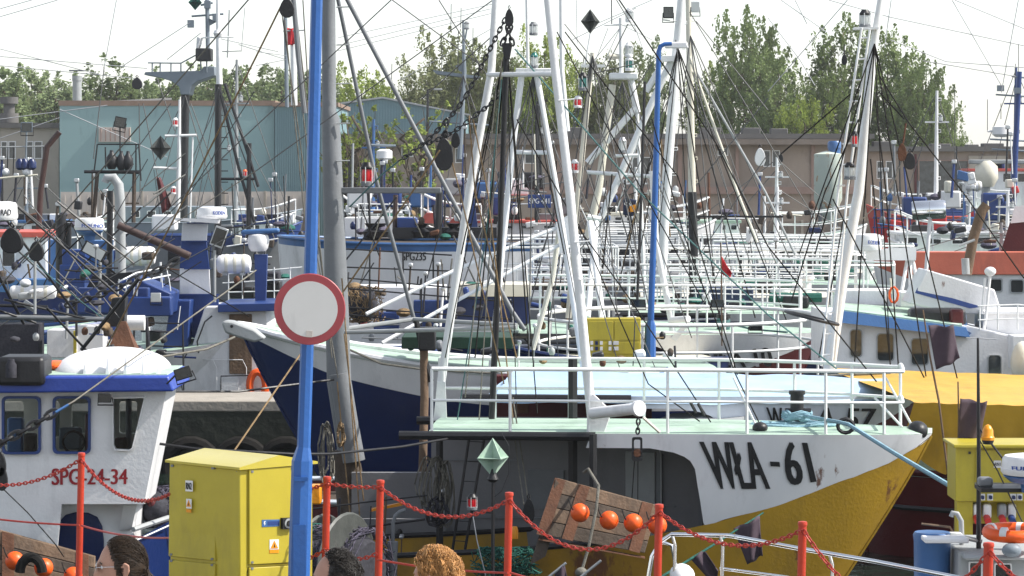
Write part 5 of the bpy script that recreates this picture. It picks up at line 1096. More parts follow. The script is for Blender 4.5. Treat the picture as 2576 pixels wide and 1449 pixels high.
# ------------------------------------------------------------------ small boat at lower right
sm, HS, gS = plainhull('small grey and blue workboat with black mast at the lower right corner', PZ(2240, -.25, 22.0), math.radians(181), 4.0, .95, -.2, [(0,.25,'grey_light','gunwale_band'),(.25,1.1,'blue_mid','hull')], rise=.1, rake=.2, fore=1.0, deck='grey')
w_ = MB().prism([P(2412,1388,20.6), P(2720,1392,20.6), P(2720,1560,20.6), P(2408,1560,20.6)], (0,1.0,0)); w_.build('cuddy', M['grey_light'], sm, bevel=.02); sv = w_.bvh()
for q in ((2436,1412,2470,1500),(2500,1416,2544,1500)): window(sv, rrect(*q, r=4), 3, sm, M['white_clean'])
MB().box(P(2490,1378,21), (S(190,20.8), 1.1, S(12,20.8))).build('cuddy_roof', M['grey_light'], sm, bevel=.02)
MB().lathe([(S(44,20.9),-.75),(S(46,20.9),-.05),(S(48,20.9),0),(S(44,20.9),.02)], P(2345,1345,20.9), n=20).build('oil_drum', M['blue_mid'], sm)
MB().box(P(2372,1352,20.8), (S(110,20.8), .4, S(12,20.8))).build('side_deck', M['white'], sm, bevel=.01)
rod(sm, [(2460,850,20.8),(2462,1100,20.8),(2462,1385,20.8)], [6,10,13], M['black'], 'mast', n=10); rod(sm, [(2466,1080,20.8),(2520,1150,20.8),(2600,1260,20.8)], 6, M['black'], 'stay'); rod(sm, [(2466,1110,20.8),(2510,1185,20.8),(2580,1330,20.8)], 4, M['black'], 'stay')
rod(sm, [(2430,850,20.8),(2505,853,20.8)], 3, M['wire_pale'], 'aerial')
MB().lathe([(S(16,20.6),0),(S(17,20.6),.02),(S(14,20.6),.03),(S(13.5,20.6),.07),(S(8,20.6),.10),(S(2,20.6),.11)], P(2485,1107,20.6), n=16).build('beacon', M['buoy_amber'], sm); MB().lathe([(S(12,20.6),-.03),(S(16,20.6),0)], P(2485,1107,20.6), n=12).build('beacon_base', M['black'], sm)
radome(sm, 2518, 2680, 1143, 1196, 20.4, 'FURUNO', tq=[(2546,1173),(2640,1176),(2640,1186),(2546,1183)], base='blue_mid'); MB().box(P(2550,1228,20.6), (S(180,20.6), .3, S(10,20.6))).build('radar_bracket', M['black'], sm); MB().box(P(2478,1212,20.6), (S(36,20.6), .12, S(24,20.6))).build('bracket_plate', M['grey'], sm, bevel=.02)
rod(sm, [(2393,1300,21),(2396,1290,21),(2408,1292,21),(2418,1310,21),(2420,1372,21)], 13, M['grey_light'], 'vent_pipe', n=10); rod(sm, [(2318,1318,21),(2390,1326,21),(2400,1345,21)], 7, M['wood'], 'hand_rail'); rod(sm, [(2390,1345,20.8),(2470,1362,20.8)], 12, M['grey_light'], 'pipe', n=8)
MB().ell(P(2545,1384,20.4), .07, .06, .05).build('fairlead', M['steel_navy'], sm)
lbuoy = thing('lifebuoy', 'orange lifebuoy with white bands lying on the small workboat roof', 'lifebuoy', P(2545,1352,20.5)); c = P(2548,1340,20.6)
MB().tube([c+V((S(62,20.5)*math.cos(a), .17*math.sin(a), .01*math.sin(a))) for a in [k*math.pi/14 for k in range(28)]], .045, 10, closed=True).build('ring', M['orange'], lbuoy)
for a0 in (-2.2, -.8, 1.0, 2.4): MB().tube([c+V((S(62,20.5)*math.cos(a0+k*.06), .17*math.sin(a0+k*.06), .01)) for k in range(5)], .047, 10).build('band', M['white_clean'], lbuoy)
# yellow socket cabinet behind it
y2 = thing('distribution_box', 'yellow socket cabinet on legs behind the small workboat at lower right', 'electrical box', PZ(2500, 0, 23.4))
w_ = MB().prism([P(2404,1124,23.1), P(2700,1124,23.1), P(2700,1262,23.1), P(2404,1262,23.1)], (0,.45,0)); w_.build('case', M['cabinet'], y2, bevel=.008); yv = w_.bvh()
MB().prism([P(2400,1119,23.0), P(2704,1119,23.0), P(2704,1127,23.0), P(2400,1127,23.0)], (0,.6,0)).build('lid', M['cabinet'], y2, bevel=.006)
panel('flap', yv, rrect(2454,1132,2690,1214,2), .015, M['cabinet'], y2, bevel=.004); rod(y2, [(2452,1215,23.05),(2690,1217,23.05)], 3, M['grey'], 'flap_hinge'); panel('nameplate', yv, [(2499,1158),(2518,1158),(2518,1176),(2499,1176)], .02, M['white_clean'], y2); panel('badge', yv, [(2436,1136),(2442,1136),(2442,1142),(2436,1142)], .01, M['black'], y2)
lettering('RN1', yv, [(2501,1163),(2516,1163),(2516,1171),(2501,1171)], M['letter_black'], y2, lift=.026, cuts=0)
for x in (2470,2490,2532,2548,2564): 
    for y in (1228,1250):
        if x == 2532 and y == 1250: continue
        s_ = panel('switch', yv, [(x-7,y-8),(x+7,y-8),(x+7,y+8),(x-7,y+8)], .02, M['white_clean'], y2); panel('knob', yv, rrect(x-4,y-5,x+4,y+5,3), .045, M['navy'], s_)
MB().box(P(2424,1330,23.2), (S(40,23.2), .12, S(140,23.2))).build('leg', M['cabinet'], y2); MB().box(P(2690,1330,23.2), (S(40,23.2), .12, S(140,23.2))).build('leg', M['cabinet'], y2)
MB().box(P(2550,1288,23.32), (S(280,23.2), .06, S(56,23.2))).build('socket_board', M['cabinet'], y2)
for x, m in ((2456,'white_clean'),(2482,'white_clean'),(2520,'grey_light'),(2544,'white_clean')):
    s_ = MB().box(P(x,1285,23.2), (S(20,23.2), .12, S(38,23.2))).build('socket', M[m], y2, bevel=.02); MB().tube([P(x,1302,23.15), P(x+4,1312,23.05)], S(9,23), 10).build('plug', M['red'] if x < 2540 else M['blue'], s_)
# chrome pulpit of a yacht by the quay
yt, HY_, gY = plainhull('white motorboat with polished steel bow rail moored at the quay', PZ(1668, -.1, 22.3), math.radians(180-24), 5.4, 1.1, -.25, [(0,1.1,'white_clean','hull')], rise=.2, rake=.5, fore=2.4, deck='white_clean', name='motorboat')
def crail(pts, w=11): rod(yt, pts, w, M['chrome'], 'bow_rail', n=12)
crail([(1628,1470,21.6),(1640,1400,21.6),(1662,1362,21.6),(1690,1344,21.6),(1830,1347,21.2),(1850,1350,21.2),(2000,1378,20.6),(2200,1412,20.1),(2420,1455,19.6),(2600,1490,19.2)])
for x, y, D in ((1692,1350,21.6),(1812,1350,21.2),(2088,1398,20.4)): crail([(x,y,D),(x+6,y+22,D),(x+4,1500,D)], 9)
crail([(1812,1430,21.3),(1980,1452,20.8),(2150,1490,20.3)], 8); crail([(1655,1372,21.8),(1668,1364,21.8),(1690,1372,21.8),(1705,1449,21.8),(1706,1500,21.8)], 9)
MB().ell(P(1716,1448,21.7), S(32,21.7), .3, S(28,21.7)).build('anchor_locker', M['white_clean'], yt)
t = thing('marker_pole', 'slanted bamboo marker pole with two dark flags against the yellow hull', 'marker flag', P(1650,1470,25)); rod(t, [(1650,1460,25),(1780,1380,25.4),(1920,1290,26)], [7,6,4], M['net_green'], 'pole'); flag(t, [(1845,1330),(1912,1300),(1918,1400),(1880,1420)], 25.7, 'flag_dark', amp=.04); flag(t, [(1735,1404),(1775,1385),(1806,1430),(1804,1480)], 25.3, 'flag_dark', amp=.03, seed=2)
t = thing('marker_pole', 'grey marker pole with furled cloth below the knotted rope', 'marker flag', P(1380,1475,26)); rod(t, [(1370,1460,26),(1424,1416,26)], 7, M['grey_light'], 'pole'); rod(t, [(1450,1460,26),(1512,1410,26)], 7, M['grey_light'], 'pole'); flag(t, [(1395,1440),(1420,1420),(1430,1470),(1400,1480)], 26, 'flag_dark', amp=.02)
# ------------------------------------------------------------------ red posts and chains on the quay edge
PO = [(205,1143,23.1),(823,1203,21.35),(957,1212,21.1),(1281,1243,20.3),(1658,1273,19.6),(2019,1317,18.6),(2487,1370,17.6)]
labs = ['red chain post in front of the letters SPG on the white wheelhouse','red chain post just right of the blue sign pole','red chain post beside the net drum flange','red chain post right of the ginger haired head','red chain post in front of the last orange float','red chain post before the yellow bow','red chain post at the lower right by the lifebuoy']
tops = []
for (x, y, D), lab in zip(PO, labs):
    p = P(x, y, D); b = V((p.x, p.y, 0)); t = thing('chain_post', lab, 'post', b, 'red posts along the quay'); lean = random.uniform(-.012,.012); r = .027 if D > 18 else .03; e = V((p.x, p.y, p.z)); b = b-V((.022,0,0))
    MB().tube([b, e], r, 14).build('tube', M['red_post'], t); MB().lathe([(r*1.12,-.012),(r*1.15,0),(r*1.05,.012),(r*.3,.016)], e, n=14).build('cap', M['red_post'], t); MB().lathe([(.08,0),(.08,.012),(.03,.014)], b, n=12).build('base_plate', M['red_post'], t)
    MB().tube([e+V((.0,-r,-.05))+V((.018*math.cos(k*.9), -.004, .018*math.sin(k*.9))) for k in range(7)], .004, 4, closed=True).build('eye', M['red_post'], t); tops.append(e)
def rchain(p, q, sag, lab, kind='chain'):
    t = thing('chain' if kind == 'chain' else 'barrier_rope', lab, kind, (p+q)/2-V((0,0,sag)))
    if kind == 'chain': chain(t, p, q, sag, .034, .0052, M['red_chain'], 'links')
    else:
        n = 14; MB().tube([p.lerp(q, k/n)-V((0,0,sag*4*(k/n)*(1-k/n))) for k in range(n+1)], .008, 6).build('strand', M['red_chain'], t)
dn = V((0,-.03,-.035)); cl = P(427,1236,21.5)
rchain(P(-170,1150,23.9)+dn, tops[0]+dn, .20, 'red chain sagging left of the leftmost red post'); rchain(tops[0]+dn, cl+V((0,0,-.02)), .16, 'red chain between the leftmost red post and the yellow cabinet')
rchain(P(735,1228,21.6), tops[1]+dn, .02, 'short red chain between the blue sign pole and the next red post'); rchain(tops[1]+dn, tops[2]+dn, .012, 'short taut red chain between the two close red posts'); rchain(tops[2]+dn, tops[3]+dn, .165, 'red chain sagging above the ginger haired head')
rchain(tops[3]+dn, tops[4]+dn, .30, 'red chain sagging in front of the orange floats'); rchain(tops[4]+dn, tops[5]+dn, .16, 'red chain sagging before the yellow bow and black flags'); rchain(tops[5]+dn, tops[6]+dn, .42, 'red chain hanging deepest in front of the steel bow rail'); rchain(tops[6]+dn, P(2760,1400,17.0), .20, 'red chain right of the rightmost red post')
rchain(P(-40,1302,23.6), P(200,1321,23.05), .01, 'lower red rope left of the leftmost red post', 'rope'); rchain(P(205,1322,23.05), P(428,1353,21.6), .03, 'lower red rope between the leftmost red post and the yellow cabinet', 'rope')
rchain(P(745,1412,21.5), P(818,1383,21.3), .015, 'lower red chain beside the blue sign pole'); rchain(P(824,1384,21.3), P(946,1394,21.05), .05, 'lower red chain above the dark haired head'); rchain(P(950,1408,21.05), P(1278,1441,20.25), .02, 'lower red rope beside the ginger haired head', 'rope'); rchain(P(1284,1441,20.25), P(1655,1480,19.55), .05, 'lower red rope right of the ginger haired head', 'rope')
# ------------------------------------------------------------------ yellow electrical cabinet
cb_ = thing('electrical_cabinet', 'yellow electrical cabinet with pitched lid and warning plates beside the blue pole', 'electrical cabinet', V((-1.97, 21.0, 0)))
C0 = V((-1.97, 21.0)); C1 = V((-2.535, 21.52)); C2 = V((-1.47, 21.42)); C3 = C1+C2-C0; zt = 1.10
w_ = MB().prism([V((q.x, q.y, .1)) for q in (C0, C2, C3, C1)], (0,0,zt-.1)); w_.build('case', M['cabinet'], cb_, bevel=.01); kv = w_.bvh()
MB().prism([V((q.x, q.y, 0)) for q in (C0, C2, C3, C1)], (0,0,.098)).build('plinth', M['concrete'], cb_)
cc = (C0+C3)/2; ex = lambda q, k=1.07: V((cc.x+(q.x-cc.x)*k, cc.y+(q.y-cc.y)*k))
e0, e1, e2, e3 = ex(C0), ex(C1), ex(C2), ex(C3); rf, rb_ = (e0+e2)/2, (e1+e3)/2; u3 = lambda q, z: V((q.x, q.y, z))
lid = MB(); lid.add([u3(e0,zt), u3(e1,zt), u3(e3,zt), u3(e2,zt), u3(rf,zt+.085), u3(rb_,zt+.085), u3(e0,zt+.018), u3(e1,zt+.018), u3(e3,zt+.018), u3(e2,zt+.018)], [(0,3,2,1),(0,1,7,6),(1,2,8,5,7),(2,3,9,8),(3,0,6,4,9),(6,7,5,4),(9,4,5,8)]); lid.build('lid', M['cabinet_lid_sunlit'], cb_)
for pts in ([(431,1165),(547,1172),(545,1412),(428,1400)], [(429,1408),(545,1419),(543,1500),(429,1486)], [(624,1180),(738,1172),(740,1414),(624,1420)], [(624,1428),(738,1422),(738,1490),(624,1500)]):
    frame('door_gap', kv, [(sum(p[0] for p in pts)/4+(x-sum(p[0] for p in pts)/4)*1.045, sum(p[1] for p in pts)/4+(y-sum(p[1] for p in pts)/4)*1.02) for x, y in pts], shrink(pts, 4), .004, M['black'], cb_)  # black ring painted for the shade in the gap round each door
    d = panel('door', kv, pts, .018, M['cabinet'], cb_, bevel=.004)
    cx_ = sum(p[0] for p in pts)/4; cy_ = sum(p[1] for p in pts)/4
    for (x, y) in (pts if d and pts[2][1] < 1450 else pts[:2]): panel('lock', kv, rrect(cx_+(x-cx_)*.88-3, cy_+(y-cy_)*.95-3, cx_+(x-cx_)*.88+3, cy_+(y-cy_)*.95+3, 2), .022, M['grey'], d)
def plate(pts, m, lift=.0146, thick=.003): return panel('plate', kv, pts, thick, M[m], cb_, lift=lift+.004)
plate([(472,1208),(490,1209),(490,1236),(472,1235)], 'white_clean'); lettering('RN2', kv, [(474,1213),(488.5,1214),(488.5,1231),(474,1230)], M['letter_black'], cb_, bold=.03, lift=.0235, cuts=0)
plate([(474,1254),(487,1255),(487,1279),(474,1278)], 'white_clean'); plate([(480.5,1257),(486,1274),(475,1273.5)], 'buoy_amber', .018); plate([(480.3,1263),(482,1271),(479,1271)], 'letter_black', .0212, .001); plate([(474,1280),(486,1281),(486,1289),(474,1288)], 'buoy_amber')
plate([(655,1307),(699,1306),(699,1323),(655,1325)], 'blue_mid'); plate([(660,1311),(664,1310),(661,1316),(664,1316),(660,1322),(661,1317),(659,1317)], 'white_clean', .018, .001); plate([(669,1311),(697,1310),(697,1320),(669,1321)], 'blue', .018, .001)
sw = plate([(702,1302),(728,1301),(728,1329),(702,1330)], 'black', .0146, .03); hh, nn_ = hit(kv, 716, 1315); MB().lathe([(.036,.044),(.036,.055),(.026,.056)], hh, nn_, 18).build('switch_ring', M['grey_light'], sw); MB().lathe([(.026,.044),(.02,.066)], hh, nn_, 14).build('switch_knob', M['black'], sw)
plate([(674,1357),(697,1356),(697,1381),(674,1382)], 'white_clean'); plate([(685.5,1359),(695,1378),(676,1379)], 'buoy_amber', .018); plate([(685.5,1365),(687.5,1376),(683.5,1376)], 'letter_black', .0212, .001); plate([(674,1383),(697,1382),(697,1390),(674,1391)], 'buoy_amber')
panel('badge', kv, [(594,1176),(605,1177),(605,1188),(594,1187)], .006, M['grey'], cb_)
# ------------------------------------------------------------------ blue sign pole
bp = thing('sign_pole', 'tall blue lamp pole carrying the round sign', 'pole', PZ(752, 0, 20.5)); Dp = 20.5
def octo(pts, w, nm): rod(bp, [(x,y,Dp) for x, y in pts], w, M['blue_pole'], nm, n=8)
octo([(748,1600),(760,1158)], [56,53], 'base'); octo([(760,1160),(764,1124)], [52,34], 'neck'); octo([(764,1126),(772,880),(781,680),(797,-20),(806,-420)], [34,33.5,33,30,27], 'shaft')
MB().box(P(757,1205,Dp-.076), (S(36,20.5), .02, S(10,20.5))).build('base_seam', M['blue_pole'], bp)
dd_ = panel('access_door', MB().prism([P(720,1280,Dp-.075), P(790,1280,Dp-.075), P(790,1480,Dp-.075), P(720,1480,Dp-.075)], (0,.01,0)).bvh(), rrect(738,1320,770,1470,2), .008, M['blue_pole'], bp)
sg_ = thing('traffic_sign', 'round white sign with faded red rim on the blue pole', 'traffic sign', P(779,868,20.3)); c = P(779,778,20.28); R = S(90,20.28)
MB().lathe([(R*.78,0),(R*.98,0),(R,.006),(R*.98,.012),(R*.78,.012)], c+V((0,.02,0)), (0,-1,0), 56).build('rim', M['sign_red'], sg_); MB().lathe([(.001,.0),(R*.78,0),(R*.78,.0145),(.001,.0145)], c+V((0,.02,0)), (0,-1,0), 56).build('face', M['sign_white'], sg_)
MB().lathe([(.001,0),(R*.97,0),(R*.97,.006),(.001,.006)], c+V((0,.03,0)), (0,-1,0), 40).build('backing', M['grey'], sg_)
MB().box(c+V((0,.07,.1)), (.12,.06,.03)).build('clamp', M['grey'], sg_); MB().box(c+V((0,.07,-.1)), (.12,.06,.03)).build('clamp', M['grey'], sg_)
q = P(777,841,20.25); MB().box(q+V((0,.0335,0)), (S(16,20.3),.004,S(16,20.3)), Matrix.Rotation(.06,3,'Y')).build('sticker', M['fence_pale'], sg_)
# ------------------------------------------------------------------ left group behind the wheelhouse
lf, HL, gL = plainhull('white and blue boat with red roof edge at the left edge', PZ(330, .3, 51), math.radians(3), 9, 2.2, .3, [(0,.2,'blue','gunwale_band'),(.2,1.1,'white','hull')], rise=.4)
house(lf, -60, 116, 596, 720, 50, 2, 'white', 'red_roof', [(4,625,40,672,5)], rt=13); house(lf, 116, 146, 604, 720, 50.2, 1.5, 'blue_mid', name='side_casing'); house(lf, -60, 150, 702, 735, 49.6, .4, 'blue_mid', name='bulwark')
for q in ((156,215,628,668),(150,213,666,745)): house(lf, *q, 47+q[0]*.001, .5, 'blue', name='locker')
house(lf, 215, 275, 605, 690, 47.6, .5, 'blue_mid', name='locker')
radome(lf, 187, 263, 548, 580, 44, 'FURUNO', tq=[(206,563),(259,564),(259,573),(206,572)], base='blue_mid')
kr = MB(); radome(lf, -48, 45, 507, 556, 38, 'RAD', 'letter_black', tq=[(2,527),(28,526),(28,541),(2,542)]); rod(lf, [(-10,556,38),(-10,640,38)], 20, M['black'], 'radar_post')
for (x0, x1, y0, y1) in ((140,166,540,745),(166,180,560,745)): rod(lf, [(x0+(x1-x0)/2,y0,48.5),(x0+(x1-x0)/2,y1,48.5)], x1-x0, M['black'], 'pillar', n=10)
rod(lf, [(150,332,52),(118,370,52),(102,483,52),(96,600,52)], 15, M['brown_pipe'], 'exhaust_pipe', n=10)
floodlight(lf, 238, 632, 43, 62, 32, 'black', tilt=.5, face=1); rod(lf, [(252,650,43.2),(250,790,43.2)], 9, M['grey_light'], 'lamp_post')
MB().lathe([(S(58,41),0),(S(36,41),.2),(S(12,41),.44),(S(10,41),.46)], P(310,890,41.2), n=4).build('rusty_hopper', M['rust'], lf); rod(lf, [(318,812,42.3),(364,812,42.3)], 38, M['white_clean'], 'tank', n=16)
MB().prism([P(262,822,41.5), P(282,750,41.5), P(316,748,41.5), P(312,822,41.5)], (0,.3,0)).build('winch_guard', M['black'], lf, bevel=.01)
house(lf, 118, 192, 830, 900, 43.5, .6, 'white', name='deck_house'); house(lf, 184, 192, 832, 892, 43.4, .05, 'cabinet', name='edge_strip'); house(lf, -40, 98, 815, 905, 43.8, .5, 'net_dark', name='net_pound'); house(lf, 192, 260, 820, 900, 43.6, .5, 'white', name='deck_house')
for a in ((33,510,300,745,6.5),(16,552,192,790,7),(-10,680,60,815,8),(10,753,244,808,6.5),(-20,775,90,812,6),(117,773,218,882,6),(350,700,205,880,10),(285,870,205,900,9)): rod(lf, [(a[0],a[1],39),(a[2],a[3],39.4)], a[4], M['black'], 'spar', n=7)
rod(lf, [(-20,797,39.2),(262,803,39.4)], 13, M['grey'], 'derrick', n=10); rod(lf, [(-20,768,39.4),(120,772,39.4)], 9, M['black'], 'spar'); rod(lf, [(90,780,39.3),(60,760,39.3)], 18, M['grey_light'], 'arm')
block(lf, 30, 605, 38.5, 55, 66); block(lf, 92, 632, 38.5, 36, 52); chain(lf, P(447,653,40), P(345,700,39.8), .02, .11, .017, M['black'], 'warp_chain'); chain(lf, P(345,700,39.8), P(167,768,39.6), .03, .11, .017, M['black'], 'warp_chain')
rod(lf, [(633,-10,33),(207,483,34),(0,720,35)], 3.6, M['rope_grey'], 'stay'); rod(lf, [(712,5,31),(644,143,31.3),(473,483,32),(267,876,33)], 4.6, M['rope_tan'], 'warp'); rod(lf, [(640,230,34),(480,483,35),(300,660,36)], 2.5, M['wire'], 'stay')
rod(lf, [(70,664,39),(76,700,39)], 5, M['rope_tan'], 'rope_tail'); rod(lf, [(88,640,39),(88,790,39)], 8, M['grey_light'], 'lamp_post'); MB().ell(P(64,712,39), S(15,39), .1, S(11,39)).build('lamp', M['white_clean'], lf)
wires(lf, [(60,490,300,800),(100,640,260,795),(440,600,160,770),(644,560,380,700),(210,650,320,740),(0,820,190,700),(0,640,30,760)], 40, 2.6)
rod(lf, [(60,640,39),(180,740,39.2),(258,800,39.4)], 2.6, M['rope_teal'], 'stay')
for (x, y, w, h, m) in ((440,640,30,40,'black'),(360,690,40,22,'black'),(415,560,60,40,'white_clean'),(545,665,30,30,'grey'),(598,720,40,26,'black'),(680,700,50,34,'net_dark'),(610,735,60,30,'black'),(395,860,30,60,'black'),(370,840,20,40,'white_clean'),(500,905,60,40,'white'),(690,735,36,60,'black')):
    MB().box(P(x,y,48.5), (S(w,48.5), .4, S(h,48.5))).build('deck_gear', M[m], lw, bevel=.03)
for (a, b) in (((560,690),(760,672)),((560,712),(760,700)),((575,735),(760,730)),((570,620),(700,600))): rod(lw, [(a[0],a[1],48),(b[0],b[1],48)], 3.5, M['rail_white'], 'rail')
for x in (575,610,645,690,730): rod(lw, [(x,672,48),(x,760,48)], 3.5, M['rail_white'], 'rail_post')
rod(lw, [(455,960,44.5),(462,1000,44.5),(462,903,44.5),(470,890,44.5)], 4, M['black'], 'hand_rail'); rod(lw, [(370,812,44),(455,814,44)], 4, M['black'], 'hand_rail'); rod(lw, [(375,870,44),(460,872,44)], 4, M['black'], 'hand_rail'); rod(lw, [(460,814,44),(462,960,44)], 5, M['black'], 'hand_rail'); rod(lw, [(368,812,44),(370,900,44)], 5, M['black'], 'hand_rail')
# ------------------------------------------------------------------ generic boats farther off
def far_boat(label, x0, x1, D, zd, hullm, gun, hx0, hx1, hy0, housem, roofm, mastx, mtop, mm, bow=1, wins=4, nrail=True, deck='mint', seed=0):
    xb, hdg = (x1, 0) if bow > 0 else (x0, 180)
    L = S(x1-x0, D); r, H, g = plainhull(label, PZ(xb, zd, D), math.radians(hdg), L, min(2.6, L*.2), zd, [(0,.16,gun,'gunwale_band'),(.16,1.1,hullm,'hull')], rise=.45, deck=deck, rake=.6, fore=L*.35)
    yd = HY+(ZC-zd)*F/D; ww = (hx1-hx0)/max(1, wins)
    if hx1 > hx0:
        house(r, hx0, hx1, hy0, yd+2, D-.3, 2.0, housem, roofm, [(hx0+ww*(k+.2), hy0+5, hx0+ww*(k+.8), hy0+5+min(24, (yd-hy0)*.4), 2) for k in range(wins)], rt=6, over=5)
        rnd = random.Random(seed); 
        for k in range(3): MB().box(P(hx0+(hx1-hx0)*rnd.random(), hy0-10, D+.4), (.3+.4*rnd.random(), .4, .3)).build('roof_box', M[rnd.choice(('white_clean','blue','black','grey'))], r, bevel=.03)
    if mm: mast(r, [(mastx, mtop), (mastx-3, yd)], D, [7,13], mm, 8, 8); MB().box(P(mastx, mtop+(yd-mtop)*.25, D), (S(60,D), .1, S(4,D))).build('crosstree', M[mm], r); wires(r, [(mastx, mtop+5, x0+20, yd-10), (mastx, mtop+5, x1-20, yd-14), (mastx, mtop+30, (x0+mastx)/2, yd-20)], D, 2); lantern(r, mastx+10, mtop+(yd-mtop)*.22, D-.2, 10, 18)
    if nrail:
        ra = 1 if bow > 0 else -1; railing(r, [H.deckpt(L*.45-k*L*.05, .93) for k in range(9)]+[H.deckpt(L*.05+k*L*.05, -.93) for k in range(9)], .85, post_every=.7, r=.028, rp=.024)
    return r, H
fb = []
for i, a in enumerate((
    ('far white boat with red roof near the middle of the far shore', 1040, 1420, 82, 1.45, 'white', 'white', 1190, 1410, 560, 'white_clean', 'red_roof', 1353, 255, 'black', -1, 4, True, 'wood_dark'),
    ('far blue hulled boat left of the red roofed one', 850, 1075, 92, 1.3, 'grey_light', 'white', 880, 1010, 540, 'white', 'white_clean', 940, 300, 'blue_mid', -1, 4, True, 'mint'),
    ('far white trawler below the teal hall', 380, 760, 98, 1.1, 'grey', 'blue', 600, 720, 560, 'white', 'blue', 596, 150, 'grey_light', 1, 4, True, 'mint'),
    ('far dark hulled trawler at left below the beige building', -80, 300, 88, .8, 'navy', 'white', 30, 150, 560, 'white', 'blue_mid', 68, 420, 'steel_navy', 1, 3, True, 'mint'),
    ('far black hulled boat behind the row of railed bows', 1420, 1800, 96, 1.2, 'black', 'white', 1480, 1600, 540, 'white', 'cream', 1600, 420, 'white_tube', 1, 4, True, 'cream'),
    ('far white long boat beneath the brown building', 1690, 2180, 104, .9, 'white', 'white', 1720, 1860, 560, 'white', 'mint', 1955, 395, 'white_tube', 1, 5, True, 'mint'),
    ('white launch with a rounded white cover, left of the leaning mast', 1880, 2200, 86, .9, 'white_clean', 'white_clean', 1960, 2110, 622, 'white_clean', 'white_clean', 1956, 470, 'white_tube', -1, 3, False, 'white_clean'),
    ('far red hulled boat behind the radar posts at right', 2180, 2470, 112, 1.5, 'red', 'red_roof', 2300, 2430, 505, 'blue', 'white', 2357, 228, 'white_clean', -1, 4, True, 'cream'),
    ('blue and white ship superstructure at the right edge', 2400, 2720, 118, 1.6, 'blue', 'white', 2440, 2700, 430, 'white', 'red_roof', 2556, 170, 'blue', -1, 7, True, 'mint'),
    ('white wheelhouse boat with slanted windows in front of the red hulled boat', 2235, 2640, 78, 1.0, 'white', 'white', 2262, 2560, 590, 'white', 'white', 2536, 480, 'white_clean', -1, 5, True, 'mint'),
    ('white boat with broad salmon gunwale behind the striped funnel', 2190, 2720, 60, 1.3, 'white', 'salmon', 0, 0, 0, 'white', 'white', 2520, 560, 'grey_light', -1, 0, False, 'salmon'))):
    fb.append(far_boat(*a, seed=i))
sal, Hsal = fb[-1]
house(sal, 2300, 2720, 690, 780, 57.2, .4, 'white', 'salmon', [(2484,700,2522,735,5),(2540,702,2576,738,5),(2318,702,2340,735,5),(2346,702,2368,735,5)], rt=56, name='deck_house', fm='grey_light')
MB().hexa([P(2500,690,58), P(2600,690,58), P(2600,690,59), P(2500,690,59), P(2540,560,58), P(2600,555,58), P(2600,555,59), P(2540,560,59)]).build('funnel', M['maroon'], sal); MB().hexa([P(2542,562,57.95), P(2602,556,57.95), P(2602,556,59.05), P(2542,562,59.05), P(2552,520,57.95), P(2602,512,57.95), P(2602,512,59.05), P(2552,520,59.05)]).build('funnel_top', M['white_clean'], sal)
shp, Hshp = fb[8]
MB().box(P(2510,407,100), (S(145,100), .3, S(11,100))).build('radar_scanner', M['grey_light'], shp, bevel=.03); MB().lathe([(S(18,100),0),(S(30,100),.3),(S(28,100),.7),(S(14,100),.9)], P(2482,470,100), n=14).build('radar_turret', M['cream'], shp); rod(shp, [(2480,470,100),(2478,640,100)], 22, M['grey_light'], 'radar_post', n=10)
rod(shp, [(2565,180,98),(2552,420,98),(2545,600,98)], [12,16,18], M['blue'], 'signal_mast', n=10)
for (y, x0) in ((192,2545),(238,2505),(350,2490),(375,2495)): rod(shp, [(x0,y,98),(2600,y+6,98)], 5, M['steel_navy'], 'yard')
for x, y in ((2517,222),(2560,228)): MB().box(P(x,y,97.9), (.22,.2,.2)).build('yard_lamp', M['steel_navy'], shp)
rod(shp, [(2484,330,99),(2536,332,99)], 6, M['white_clean'], 'scanner_bar'); MB().lathe([(.2,0),(.32,.1),(.3,.35),(.1,.4)], P(2519,345,99), n=12).build('scanner_turret', M['white_clean'], shp)
for x, y0, y1 in ((2555,160,200),(2562,110,200),(2484,250,330),(2518,260,300),(2402,222,470)): rod(shp, [(x,y0,99),(x,y1,99)], 2, M['wire'], 'aerial')
canister(2428,2470,455,480,99,'white life raft canister on the blue and white ship at the right edge')
for (x, y, w, h, m) in ((2392,502,46,44,'white_clean'),(2385,470,16,30,'cream'),(2300,520,60,50,'blue'),(2440,560,40,30,'blue_mid'),(2350,560,60,40,'red'),(2500,520,60,70,'blue'),(2560,560,50,70,'white')): MB().box(P(x,y,96+x%3), (S(w,97), .5, S(h,97))).build('deck_gear', M[m], shp, bevel=.06)
red0, _ = fb[7]
for k in range(12): rod(red0, [(2200+k*18,525,108),(2200+k*18,590,108)], 4, M['blue'], 'guard_post')
for y in (527,548,572): rod(red0, [(2195,y,108),(2420,y+6,108)], 4, M['blue'], 'guard_rail')
rr, _ = fb[0]
for q in ((1050,1118,536,562),(1128,1190,537,562)): MB().prism([P(q[0],q[3],81), P(q[0]+22,q[2],81), P(q[1]-14,q[2],81), P(q[1],q[3],81)], (0,1,0)).build('hatch_hood', M['red_roof'], rr)
MB().prism([P(1152,600,80), P(1165,490,80), P(1190,480,80), P(1205,600,80)], (0,.5,0)).build('furled_tarpaulin', M['blue'], rr); rod(rr, [(1350,290,80),(1350,560,80)], 9, M['black'], 'derrick_post')
bd = house(rr, 1328, 1386, 490, 523, 79, .06, 'blue', name='name_board')[1]; lettering('SPG 441', bd, [(1331,499),(1382,499),(1382,512),(1331,512)], M['letter_white'], rr, lift=.02, cuts=0)
